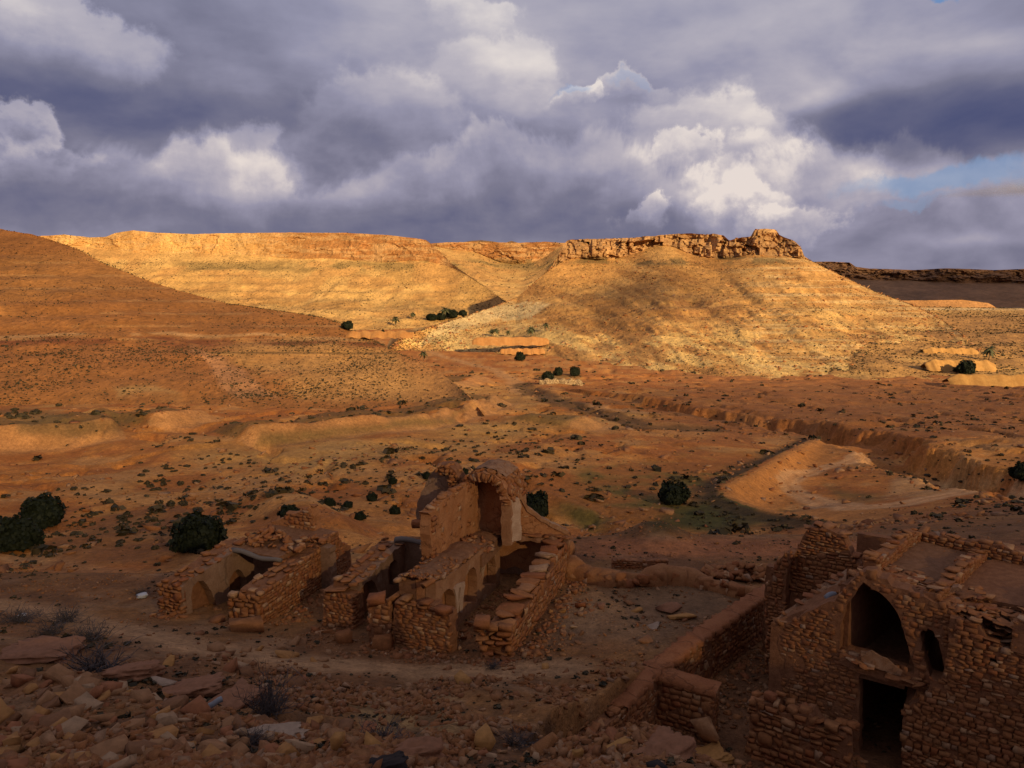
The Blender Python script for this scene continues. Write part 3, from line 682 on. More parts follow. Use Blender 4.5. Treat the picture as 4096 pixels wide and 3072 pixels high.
build_hill('spur_hill', [(770, 404, 300, None, 284), (800, 378, 330, None, 284), (830, 340, 440, None, 284), (860, 314, 560, None, 283), (890, 307, 600, None, 283), (930, 307, 620, None, 282), (980, 308, 620, None, 281), (1024, 308.6, 610, None, 280), (1120, 312, 600, None, 280), (1300, 318, 590, None, 280)],
           spur_col, nrow=110, gully=.7, gfreq=24, seed=280, mat=M_hill_far, conc=1.05, rough=2.0, back=150, jag=.15)
build_hill('low_hill', [(860, 304, 760, None, 690), (890, 300.6, 760, None, 690), (923, 300.3, 760, None, 690), (955, 299.8, 760, None, 690), (982, 303, 760, None, 690), (995, 310, 750, None, 690)],
           plain_col((0.38, 0.2, 0.09), 12), nrow=40, seed=290, mat=M_hill_far, back=60, jag=.15, drop=True)
build_hill('distant_mesa', [(780, 264, 2700, None, 1900), (800, 262, 2700, 275, 1900), (820, 261.5, 2700, 276, 1900), (843, 262.4, 2680, 277, 1880), (849, 266.8, 2680, 278, 1880), (862, 268.4, 2680, 280, 1880), (905, 270, 2660, 281, 1860), (940, 268.2, 2640, 282, 1840), (985, 270, 2640, 283, 1840), (1024, 268.6, 2640, 283, 1840), (1150, 264, 2640, 280, 1840), (1400, 262, 2640, 280, 1840)],
           dark_col, toe=None, nrow=70, gully=2.2, gfreq=22, seed=300, mat=M_hill_dark, conc=1.5, cliff_amp=30, back=800, jag=.15, sink=20)
build_hill('distant_knoll', [(452, 245, 3600, None, 3200), (462, 242.6, 3600, None, 3200), (472, 240.8, 3600, None, 3200), (481, 240.1, 3600, None, 3200), (492, 241.2, 3600, None, 3200), (501, 242.8, 3600, None, 3200), (505, 243, 3600, None, 3200), (511.5, 240.8, 3600, None, 3200), (519, 243.2, 3600, None, 3200), (526, 245, 3600, None, 3200)],
           plain_col((0.13, 0.085, 0.06), 60), nrow=30, seed=310, mat=M_hill_dark, back=200, jag=.1)

_HV = None
def hit_any(px, py):
    """nearest ground or hillside point seen at a photo pixel"""
    global _HV
    if _HV is None:
        L = [np.stack([a[part < 2] for a in (X, Yv, Z, ppx, ppy)], -1) for (X, Yv, Z, part, ppx, ppy) in HILLS.values()]
        _HV = np.concatenate(L)
    x, y = hit(px, py)
    best = Vector((x, y, gz_(x, y)))
    k = _HV[(np.abs(_HV[:, 3] - px) < 2.2) & (np.abs(_HV[:, 4] - py) < 1.0)]
    if len(k):
        k = k[np.argmin(k[:, 1])]
        if k[1] < y: best = at_depth(px, py, float(k[1]))
    return best
def gz_(x, y): return float(ground_z(np.array([x]), np.array([y]))[0])

# ------------------------------------------------------------------ unseen clouds, added and shaped to shade the view
def wanted_light(px, py, hill):
    """share of sunlight the added clouds are shaped to let through to each part of the view"""
    t = np.interp(py, [380, 392, 405, 425, 450, 480, 520, 560, 620], [.88, .75, .66, .58, .44, .31, .17, .08, .045])
    t = np.where((px > 560), np.interp(py, [383, 388, 405, 430, 470, 500, 540, 600], [1.0, .5, .48, .46, .38, .24, .11, .045]), t)
    return t
def build_shade_clouds():
    pts, tv = [], []
    def add(X, Y, Z, T):
        g = np.stack([X - SUN.x / SUN.z * Z, Y - SUN.y / SUN.z * Z], -1).reshape(-1, 2)
        pts.append(g); tv.append(np.broadcast_to(T, X.shape).ravel())
    u = np.linspace(-.72, .72, 220); Y = np.exp(np.linspace(math.log(8), math.log(480), 200))
    yy = np.repeat(Y[:, None], len(u), 1); xx = yy * u
    zz = base_z(xx, yy); px, py = project(xx, yy, zz)
    add(xx, yy, zz, wanted_light(px, py, None))
    for key, (X, Yv, Z, part, px, py) in HILLS.items():
        k = (slice(None, None, 3), slice(None, None, 4))
        X, Yv, Z, part, px, py = [a[k] for a in (X, Yv, Z, part, px, py)]
        keep = (part < 2) & (px > -80) & (px < 1100)
        if 'near_hill' in key:
            T = np.interp(py + .06 * px, [225, 300, 350, 380, 420], [.38, .38, .48, .64, .58]) * np.interp(px, [0, 200, 350, 480], [.8, 1.0, 1.25, 1.4])
        elif 'distant_mesa' in key: T = np.full(X.shape, .07)
        elif 'knoll' in key: T = np.full(X.shape, .1)
        elif 'mesa_hill' in key:
            T = 1 - .45 * np.exp(-((px - 330) / 110) ** 2 - ((py - 300) / 9) ** 2) - .4 * np.exp(-((px - 385) / 60) ** 2 - ((py - 248) / 9) ** 2) - .35 * np.exp(-((px - 440) / 40) ** 2 - ((py - 310) / 10) ** 2)
        elif 'butte' in key:
            T = 1 - .84 * np.exp(-((px - 640 + .9 * (py - 290)) / 70) ** 2 - ((py - 292) / 30) ** 2) - .35 * np.exp(-((px - 760) / 30) ** 2 - ((py - 246) / 14) ** 2) - .25 * np.exp(-((px - 620) / 50) ** 2 - ((py - 360) / 16) ** 2)
            T = np.where(py > 384, .5, T)
        else: T = np.ones(X.shape)
        X, Yv, Z, T = X[keep], Yv[keep], Z[keep], np.broadcast_to(T, px.shape)[keep]
        add(X, Yv, Z, T)
    pts = np.concatenate(pts); tv = np.clip(np.concatenate(tv), .002, 1)
    def deck(name, x0, x1, y0, y1, cell, blur, alt, near):
        nx, ny = int((x1 - x0) / cell), int((y1 - y0) / cell)
        ix = ((pts[:, 0] - x0) / cell).astype(int); iy = ((pts[:, 1] - y0) / cell).astype(int)
        ok = (ix >= 0) & (ix < nx) & (iy >= 0) & (iy < ny)
        W = np.zeros((ny, nx)); S = np.zeros((ny, nx))
        np.add.at(W, (iy[ok], ix[ok]), 1); np.add.at(S, (iy[ok], ix[ok]), tv[ok])
        has = W > 0
        S = np.where(has, S / np.maximum(W, 1), 0); W = has.astype(float)
        def blr(a, k):
            ker = np.hanning(2 * k + 3)[1:-1]; ker /= ker.sum()
            for ax in (0, 1):
                a = np.apply_along_axis(lambda v: np.convolve(v, ker, 'same'), ax, a)
            return a
        T = np.full((ny, nx), -1.0)
        for k in (blur, blur * 3, blur * 9, blur * 27):
            w, s = blr(W, min(k, nx // 2 - 2, ny // 2 - 2)), blr(S, min(k, nx // 2 - 2, ny // 2 - 2))
            T = np.where((T < 0) & (w > 1e-3), s / np.maximum(w, 1e-9), T)
        T = blr(np.where(T < 0, .3, T), blur)
        gx = x0 + (np.arange(nx) + .5) * cell; gy = y0 + (np.arange(ny) + .5) * cell
        GX, GY = np.meshgrid(gx, gy)
        edge = np.minimum(np.minimum(GX - x0, x1 - GX), np.minimum(GY - y0, y1 - GY)) / (cell * 6)
        T = 1 - (1 - T) * np.clip(edge - .2, 0, 1)
        T = np.clip(T + (fbm(GX / 60, GY / 60, seed=401) - .5) * .35 * T * (1 - T) * 4, 0.0005, 1)
        den = 1 - np.sqrt(T)  # density follows from the wanted light on the ground
        lump = fbm(GX / 45, GY / 45, seed=402, octaves=5)
        vs, ds = [], []
        for sgn in (-1, 1):
            z = alt + sgn * (1.0 + den * (6 + 26 * lump) * (1.0 if sgn > 0 else .35))
            vs.append(np.stack([GX + SUN.x / SUN.z * z, GY + SUN.y / SUN.z * z, z], -1).reshape(-1, 3)); ds.append(den.ravel())
        f = grid_faces(ny, nx)
        keep = den.ravel()[f].max(1) > .02
        f = f[keep]
        n = nx * ny
        F = np.concatenate([f[:, ::-1], f + n])
        # close the rim between the under side and the top
        e = {}
        for q in f:
            for a, b in zip(q, np.roll(q, -1)):
                if (b, a) in e: del e[(b, a)]
                else: e[(a, b)] = 1
        rim = np.array([(a, b, b + n, a + n) for a, b in e], int).reshape(-1, 4)
        F = np.concatenate([F, rim[:, ::-1]])
        V = np.concatenate(vs); D = np.concatenate(ds)
        used = np.unique(F); remap = np.zeros(len(V), int); remap[used] = np.arange(len(used))
        me = mesh_from(name, V[used], remap[F], M_shade_cloud, True, np.repeat(D[used][:, None], 3, 1))
        obj(name, me, kind='structure')
    m = bpy.data.materials.new('shade_cloud_vapour'); m.use_nodes = True
    nt = m.node_tree; nt.nodes.clear(); T = Tree(nt)
    at = T.new('ShaderNodeAttribute', attribute_name='albedo')
    tr = T.new('ShaderNodeBsdfTransparent'); di = T.new('ShaderNodeBsdfDiffuse'); tl = T.new('ShaderNodeBsdfTranslucent')
    for q in (di, tl): q.inputs[0].default_value = (.82, .82, .82, 1)
    mx0 = T.new('ShaderNodeMixShader'); mx0.inputs[0].default_value = .3
    nt.links.new(di.outputs[0], mx0.inputs[1]); nt.links.new(tl.outputs[0], mx0.inputs[2])
    mx = T.new('ShaderNodeMixShader'); nt.links.new(at.outputs['Fac'], mx.inputs[0])
    nt.links.new(tr.outputs[0], mx.inputs[1]); nt.links.new(mx0.outputs[0], mx.inputs[2])
    o = T.new('ShaderNodeOutputMaterial'); nt.links.new(mx.outputs[0], o.inputs[0])
    M_shade_cloud = m
    build_shade_clouds.pts = pts
    deck('shade_cloud', -420, 760, -160, 860, 7.0, 3, 270, True)  # out of view, added to dim the foreground, valley and hills
    deck('shade_cloud', 760, 2600, 1500, 3000, 40.0, 2, 270, False)  # out of view, added to keep the distant mesa in shade
build_shade_clouds()

# ------------------------------------------------------------------ stone kit
def stone_color(T, rnd):
    pos = T.new('ShaderNodeNewGeometry').outputs['Position']
    base = T.ramp(rnd, STONE_TONES)
    n = T.noise(pos, 7.0, 5, 0.65); n2 = T.noise(pos, 45.0, 3, 0.6)
    f = T.m('MULTIPLY', T.m('MULTIPLY_ADD', T.m('SUBTRACT', n, 0.5), 1.1, 1.0), T.m('MULTIPLY_ADD', T.m('SUBTRACT', n2, 0.5), 0.7, 1.0))
    c = T.mix(1.0, base, T.comb(f, f, f), 'MULTIPLY')
    dust = T.smooth(T.noise(pos, 2.2, 4, 0.6), 0.48, 0.68)
    c = T.mix(T.m('MULTIPLY', dust, 0.55), c, (0.27, 0.14, 0.06))
    return T.mix(1.0, c, STONE_TINT, 'MULTIPLY'), n, n2
STONE_TINT = (.92, .72, .56)
STONE_TONES = [(0.0, (0.28, 0.115, 0.05)), (0.2, (0.34, 0.165, 0.07)), (0.45, (0.30, 0.15, 0.07)), (0.62, (0.36, 0.195, 0.09)), (0.78, (0.28, 0.12, 0.06)), (0.88, (0.40, 0.24, 0.125)), (0.95, (0.48, 0.34, 0.21)), (1.0, (0.33, 0.25, 0.19))]
def stone_mat(name, island, tones=None):
    global STONE_TONES
    global STONE_TINT
    keep, kt = STONE_TONES, STONE_TINT
    if tones: STONE_TONES, STONE_TINT = tones, (.76, .57, .43)
    m, T, b = material(name)
    if island: rnd = T.new('ShaderNodeNewGeometry').outputs['Random Per Island']
    else: rnd = T.new('ShaderNodeObjectInfo').outputs['Random']
    c, n, n2 = stone_color(T, rnd)
    T.nt.links.new(c, b.inputs['Base Color'])
    bump(T, b, T.m('ADD', n, T.m('MULTIPLY', n2, .4)), .6, .03)
    STONE_TONES, STONE_TINT = keep, kt
    return m
M_stone, M_stones = stone_mat('stone', False), stone_mat('stone_mass', True)
LOOSE = [(0.0, (0.34, 0.165, 0.07)), (0.3, (0.39, 0.22, 0.10)), (0.5, (0.34, 0.20, 0.105)), (0.68, (0.31, 0.15, 0.075)), (0.82, (0.45, 0.31, 0.18)), (1.0, (0.38, 0.28, 0.20))]
M_loose, M_looses = stone_mat('loose_stone', False, LOOSE), stone_mat('loose_stone_mass', True, LOOSE)
def mud_mat(name, rgb, rgb2, rough=0.6, sc=3.0, crack=0.0, pale=None, warm=True):
    m, T, b = material(name)
    pos = T.new('ShaderNodeNewGeometry').outputs['Position']
    n = T.noise(pos, sc, 7, 0.62); n2 = T.noise(pos, sc * 7, 5, .65); n3 = T.noise(pos, sc * .35, 4, .6, .6)
    k3 = (.90, .70, .54) if warm else (1, 1, 1)
    rgb, rgb2 = [tuple(q * w for q, w in zip(v, k3)) for v in (rgb, rgb2)]
    if pale: pale = tuple(q * w for q, w in zip(pale, (.92, .78, .64)))
    c = T.mix(T.smooth(n, .38, .64), rgb, rgb2)
    if pale: c = T.mix(T.smooth(n3, .56, .66), c, pale)
    f = T.m('MULTIPLY_ADD', T.m('SUBTRACT', n2, .5), .9, 1.0)
    c = T.mix(1.0, c, T.comb(f, f, f), 'MULTIPLY')
    h = T.m('ADD', n, T.m('MULTIPLY', n2, .5))
    if crack:
        v = T.new('ShaderNodeTexVoronoi', feature='DISTANCE_TO_EDGE'); T.put(v.inputs['Vector'], T.v('ADD', pos, T.v('MULTIPLY', T.noise(pos, sc, 3, .6, 0, True), (.5, .5, .5)))); v.inputs['Scale'].default_value = crack
        k = T.m('MULTIPLY', T.smooth(v.outputs['Distance'], .05, .0), T.smooth(n3, .42, .6))
        c = T.mix(T.m('MULTIPLY', k, .6), c, tuple(q * .45 for q in rgb)); h = T.m('SUBTRACT', h, T.m('MULTIPLY', k, .5))
    T.nt.links.new(c, b.inputs['Base Color'])
    bump(T, b, h, rough, .05)
    return m
M_mortar = mud_mat('mud_mortar', (0.23, 0.12, 0.065), (0.30, 0.165, 0.09), .8, 5.0)
M_plaster = mud_mat('old_plaster', (0.31, 0.18, 0.10), (0.37, 0.235, 0.14), .5, 2.2, 1.6, (0.41, 0.29, 0.19))
M_plaster_warm = mud_mat('ochre_plaster', (0.36, 0.185, 0.085), (0.42, 0.235, 0.12), .5, 2.2, 1.8)
M_plaster_grey = mud_mat('grey_plaster', (0.24, 0.165, 0.115), (0.29, 0.21, 0.155), .35, 2.0, .9, (0.33, 0.25, 0.19))
M_white = mud_mat('limewash', (0.42, 0.33, 0.26), (0.5, 0.42, 0.35), .4, 4.0)
M_capmud = mud_mat('red_mud_capping', (0.29, 0.13, 0.06), (0.34, 0.165, 0.08), .6, 2.5, 1.2)
M_dirt = mud_mat('roof_dirt', (0.22, 0.125, 0.07), (0.29, 0.175, 0.105), .9, 6.0)
M_slab = mud_mat('flaking_lime', (0.36, 0.25, 0.17), (0.30, 0.18, 0.105), .9, 5.0, 3.0)
def make_wood():
    m, T, b = material('weathered_wood')
    pos = T.new('ShaderNodeTexCoord').outputs['Object']
    n = T.noise(T.v('MULTIPLY', pos, (3, 60, 60)), 1.0, 5, .6)
    c = T.mix(n, (0.11, 0.085, 0.065), (0.21, 0.165, 0.13))
    T.nt.links.new(c, b.inputs['Base Color']); bump(T, b, n, .6, .01)
    return m
M_wood = make_wood()

def unit_stone(seed, sub=1, roundness=0.45, jit=0.07):
    r = np.random.default_rng(seed)
    bm = bmesh.new(); bmesh.ops.create_cube(bm, size=1.0)
    bmesh.ops.subdivide_edges(bm, edges=bm.edges[:], cuts=sub, use_grid_fill=True)
    for v in bm.verts:
        c = Vector(v.co); s = c.normalized() * 0.66
        p = c.lerp(s, roundness)
        p += Vector(r.normal(0, jit, 3))
        v.co = p
    mx = max(max(abs(q) for q in v.co) for v in bm.verts)
    for v in bm.verts: v.co *= .5 / mx * 1.04
    bmesh.ops.recalc_face_normals(bm, faces=bm.faces[:])
    vs = np.array([v.co[:] for v in bm.verts]); fs = [tuple(v.index for v in f.verts) for f in bm.faces]
    bm.free()
    return vs, np.array(fs)
N_VAR = 14
UNIT = [unit_stone(500 + k, 1, .0 + .012 * (k % 5), .055) for k in range(N_VAR)]
def angular(seed):
    """a broken rock: hull of a few random points"""
    r = np.random.default_rng(seed)
    bm = bmesh.new()
    for _ in range(10):
        p = r.normal(0, 1, 3); p = np.clip(p / np.linalg.norm(p) * 1.35, -.85, .85); p *= r.uniform(.8, 1.0)
        bm.verts.new(p * .5)
    res = bmesh.ops.convex_hull(bm, input=bm.verts[:])
    bmesh.ops.delete(bm, geom=[g for g in res['geom_interior'] if isinstance(g, bmesh.types.BMVert)], context='VERTS')
    bm.verts.index_update()
    vs = np.array([v.co[:] for v in bm.verts]); fs = np.array([tuple(v.index for v in f.verts) for f in bm.faces])
    bm.free()
    ext = np.abs(vs).max(0); vs = vs / ext * .5
    return vs, fs
ROCK = [angular(700 + k) for k in range(16)]
STONE_ME = [mesh_from('stone', v, f, M_stone) for v, f in UNIT]
ROCK_ME = [mesh_from('rock', v, f, M_stone) for v, f in ROCK]
LOOSE_ME = [mesh_from('loose_rock', v, f, M_loose) for v, f in ROCK] + [mesh_from('loose_block', v, f, M_loose) for v, f in UNIT]
LOOSE_GEO = ROCK + UNIT
TONES = {'ochre': (0.36, 0.165, 0.05), 'reddish': (0.28, 0.105, 0.042), 'tan': (0.30, 0.145, 0.06), 'pale': (0.36, 0.215, 0.11), 'brown': (0.21, 0.095, 0.04)}
TONE_ME = {}


class Ruin:
    """a thing made of wall parts with laid stones; past the cap the smaller stones of each part are joined"""
    def __init__(s, name, label, cat, origin, group=None, cap=290):
        s.o = Vector(origin); s.cap = cap
        s.root = thing(name, label, cat, s.o, group=group)
        s.items = []
    def part(s, name, verts, faces, mat, smooth=False, label=None):
        v = np.asarray(verts, float) - np.array(s.o)
        p = obj(name, mesh_from(name, v, faces, mat, smooth), s.root)
        if label: p['label'] = label
        return p
    def stone(s, part, loc, axes, dims, tilt=0.08, rock=False):
        """axes: 3 unit vectors; dims: size along each"""
        M = Matrix((axes[0], axes[1], axes[2])).transposed()
        M = M @ Euler((random.gauss(0, tilt), random.gauss(0, tilt), random.gauss(0, tilt))).to_matrix()
        d = math.sqrt(loc[0] ** 2 + loc[1] ** 2 + (loc[2] - EYE) ** 2)
        if not rock and random.random() < .16: rock = True
        dm = sorted(dims)
        s.items.append((math.sqrt(dm[1] * dm[2]) / d, part, Vector(loc), M, dims, random.randrange(len(ROCK) if rock else N_VAR), rock))
    def finish(s):
        s.items.sort(key=lambda i: -i[0])
        rest = {}
        for k, (sz, part, loc, M, dims, var, rock) in enumerate(s.items):
            if k < s.cap:
                o = bpy.data.objects.new('stone', (ROCK_ME if rock else STONE_ME)[var])
                COL.objects.link(o); o.parent = part
                o.location = loc - s.o; o.rotation_euler = M.to_euler(); o.scale = dims
            else: rest.setdefault(part.name, (part, []))[1].append((loc - s.o, M, dims, (ROCK if rock else UNIT)[var]))
        for part, lst in rest.values():
            V, Fq, Ft, n = [], [], [], 0
            for loc, M, dims, (v, f) in lst:
                V.append((np.array(M) @ (v * np.array(dims)).T).T + np.array(loc))
                (Fq if f.shape[1] == 4 else Ft).append(f + n); n += len(v)
            tri = [f[:, [0, 1, 2]] for f in Fq] + [f[:, [0, 2, 3]] for f in Fq] + Ft
            o = obj('masonry', mesh_from('masonry', np.concatenate(V), np.concatenate(tri), M_stones), part)
            o['kind'] = 'stuff'

def frame(A, B):
    U = Vector((B[0] - A[0], B[1] - A[1], 0)); L = U.length; U /= L
    return U, Vector((U.y, -U.x, 0)), L
def on_plane(A, B, px, py, off=0.0):
    """photo pixel -> (distance along A-B, height) on the vertical plane through A-B moved OFF towards its front"""
    U, N, L = frame(A, B)
    a = Vector((A[0], A[1], 0)) + N * off
    d = Vector(ray(px, py)); t = a.dot(N) / d.dot(N)
    p = d * t
    return ((p - a).dot(U), EYE + p.z)
def c1(x, y): return 125 + .128 * x, 437.5 + .128 * y
def c2(x, y): return 350 + .1432 * x, 437.5 + .1432 * y
def c4(x, y): return 725 + .154 * x, 512.5 + .154 * y
def c3b(x, y): return 437.5 + x * .07534, 487.5 + y * .07534
def c4b(x, y): return 325 + x * .07534, 537.5 + y * .07534
def c6(x, y): return 387.5 + x * .07346, 445 + y * .07346
def trace(A, B, crop, pts, off=0.0): return [on_plane(A, B, *crop(*q), off) for q in pts]

def ragged(poly, step=0.14, jit=0.03, seed=0, keep_z=None):
    r = random.Random(seed); out = []
    n = len(poly)
    for i in range(n):
        a, b = poly[i], poly[(i + 1) % n]
        L = math.hypot(b[0] - a[0], b[1] - a[1]); k = max(1, int(L / step))
        for j in range(k):
            t = j / k
            p = (a[0] + (b[0] - a[0]) * t + r.uniform(-jit, jit), a[1] + (b[1] - a[1]) * t + r.uniform(-jit, jit))
            out.append(p)
    return out
def pip(x, y, poly): return bool(in_poly(np.array([x]), np.array([y]), poly)[0])
def slab_mesh(A, B, thick, poly, holes=(), off=0.0, rough=0.015, seed=0, jit=0.03, step=.14, grid=.22):
    """an upright slab of given outline (u, z), holes cut through, rough faces"""
    U, N, L = frame(A, B)
    loops = [ragged(poly, step, jit, seed)] + [ragged(h, step, jit * .5, seed + 1 + i) for i, h in enumerate(holes)]
    pts, edges = [], []
    for lp in loops:
        n0 = len(pts); pts += lp
        edges += [(n0 + i, n0 + (i + 1) % len(lp)) for i in range(len(lp))]
    us = [p[0] for p in loops[0]]; zs = [p[1] for p in loops[0]]
    r = random.Random(seed + 9)
    gx = np.arange(min(us), max(us), grid); gz = np.arange(min(zs), max(zs), grid)
    if len(gx) * len(gz) < 6000:
        for x in gx:
            for z in gz: pts.append((x + r.uniform(-.3, .3) * grid, z + r.uniform(-.3, .3) * grid))
    v2, e2, f2, _, _, _ = delaunay_2d_cdt([Vector(p) for p in pts], edges, [], 0, 1e-5)
    P = np.array([v[:] for v in v2])
    F = np.array([f for f in f2 if len(f) == 3])
    C = P[F].mean(1)
    ok = in_poly(C[:, 0], C[:, 1], loops[0])
    for lp in loops[1:]: ok &= ~in_poly(C[:, 0], C[:, 1], lp)
    F = F[ok]
    cr = (P[F[:, 1], 0] - P[F[:, 0], 0]) * (P[F[:, 2], 1] - P[F[:, 0], 1]) - (P[F[:, 2], 0] - P[F[:, 0], 0]) * (P[F[:, 1], 1] - P[F[:, 0], 1])
    F = np.where((cr > 0)[:, None], F, F[:, ::-1])
    n = len(P)
    bump_ = (fbm(P[:, 0] * 1.7, P[:, 1] * 1.7, seed=seed + 3, octaves=4) - .68) * 4 * rough
    def world(d): return np.array([A[0], A[1], 0]) + P[:, :1] * np.array(U) + np.array([0, 0, 1.0]) * P[:, 1:2] + np.array(N) * (off + d)[:, None]
    V = np.concatenate([world(bump_), world(-thick + bump_[::-1] * .5)])
    cnt = {}
    for a, b, c in F:
        for e in ((a, b), (b, c), (c, a)):
            if (e[1], e[0]) in cnt: del cnt[(e[1], e[0])]
            else: cnt[e] = 1
    faces = [tuple(f) for f in F] + [tuple(f[::-1] + n) for f in F] + [(b, a, a + n, b + n) for a, b in cnt]
    return V, faces
def lay(ru, part, A, B, poly, holes=(), course=(.11, .19), length=(.2, .42), depth=.16, off=0.0, fill=1.0, tilt=.05, side=1, shift=0.0, gap=.012, proud=.022):
    U, N, L = frame(A, B)
    us = [p[0] for p in poly]; zs = [p[1] for p in poly]
    z = min(zs)
    while z < max(zs):
        h = random.uniform(*course) * random.choice((.55, .7, .8, .95)); u = min(us) - random.uniform(0, .2)
        while u < max(us):
            w = random.uniform(*length) * .78; hh = h
            if random.random() < .14: hh = h * 1.6
            if random.random() < .12: hh = h * .7
            cu, cz = u + w / 2, z + h / 2 + random.uniform(-.015, .015)
            u += w
            if random.random() > fill: continue
            if not pip(cu, cz, poly): continue
            if any(pip(cu + dx * w * .38, cz, hl) for hl in holes for dx in (-1, 0, 1)): continue
            if not (pip(cu - w * .35, cz, poly) and pip(cu + w * .35, cz, poly)):
                w *= .6
            p = Vector((A[0], A[1], 0)) + U * cu + N * side * (off - depth / 2 + random.uniform(.005, proud)) + Vector((0, 0, cz))
            ru.stone(part, p, (U, N, Vector((0, 0, 1))), ((w - gap) * 1.12, depth, (hh - gap) * 1.16), tilt)
        z += h
def cap(ru, part, A, B, thick, ztop, size=(.22, .45), h=(.06, .13), off=0.0, fill=.8, tilt=.1, u0=0.0, u1=None, rows=None):
    U, N, L = frame(A, B); u1 = L if u1 is None else u1
    rows = rows or max(1, int(thick / .3))
    for k in range(rows):
        u = u0 + random.uniform(-.1, .1)
        while u < u1:
            w = random.uniform(*size)
            if random.random() < fill:
                hh = random.uniform(*h); n = off - thick * (k + .5) / rows + random.uniform(-.05, .05)
                p = Vector((A[0], A[1], 0)) + U * (u + w / 2) + N * n + Vector((0, 0, ztop(u + w / 2) + hh * .3))
                a = random.uniform(-.35, .35)
                ru.stone(part, p, (U * math.cos(a) + N * math.sin(a), N * math.cos(a) - U * math.sin(a), Vector((0, 0, 1))), (w * 1.05, thick / rows * random.uniform(.7, 1.1), hh), tilt, random.random() < .4)
            u += w
def heap(ru, part, center, rx, ry, hgt, n, size=(.1, .28), rot=0.0, rock=True):
    for k in range(n):
        a = random.uniform(0, 2 * math.pi); r = math.sqrt(random.random())
        dx, dy = math.cos(a) * r * rx, math.sin(a) * r * ry
        x = center[0] + dx * math.cos(rot) - dy * math.sin(rot); y = center[1] + dx * math.sin(rot) + dy * math.cos(rot)
        s = random.uniform(*size)
        z = center[2] + hgt * max(0, 1 - r) * random.uniform(.5, 1.0) + s * .15
        ang = random.uniform(0, 6.28)
        ru.stone(part, (x, y, z), (Vector((math.cos(ang), math.sin(ang), 0)), Vector((-math.sin(ang), math.cos(ang), 0)), Vector((0, 0, 1))), (s * random.uniform(.9, 1.5), s * random.uniform(.7, 1.1), s * random.uniform(.45, .85)), .35, rock)
def profile(pts):
    k = sum(p[1] for p in pts) * 7.3
    return lambda u: float(np.interp(u, [p[0] for p in pts], [p[1] for p in pts])) + .035 * math.sin(u * 5.3 + k) + .03 * math.sin(u * 12.1 + 2 * k)
def gz(x, y): return float(ground_z(np.array([x]), np.array([y]))[0])

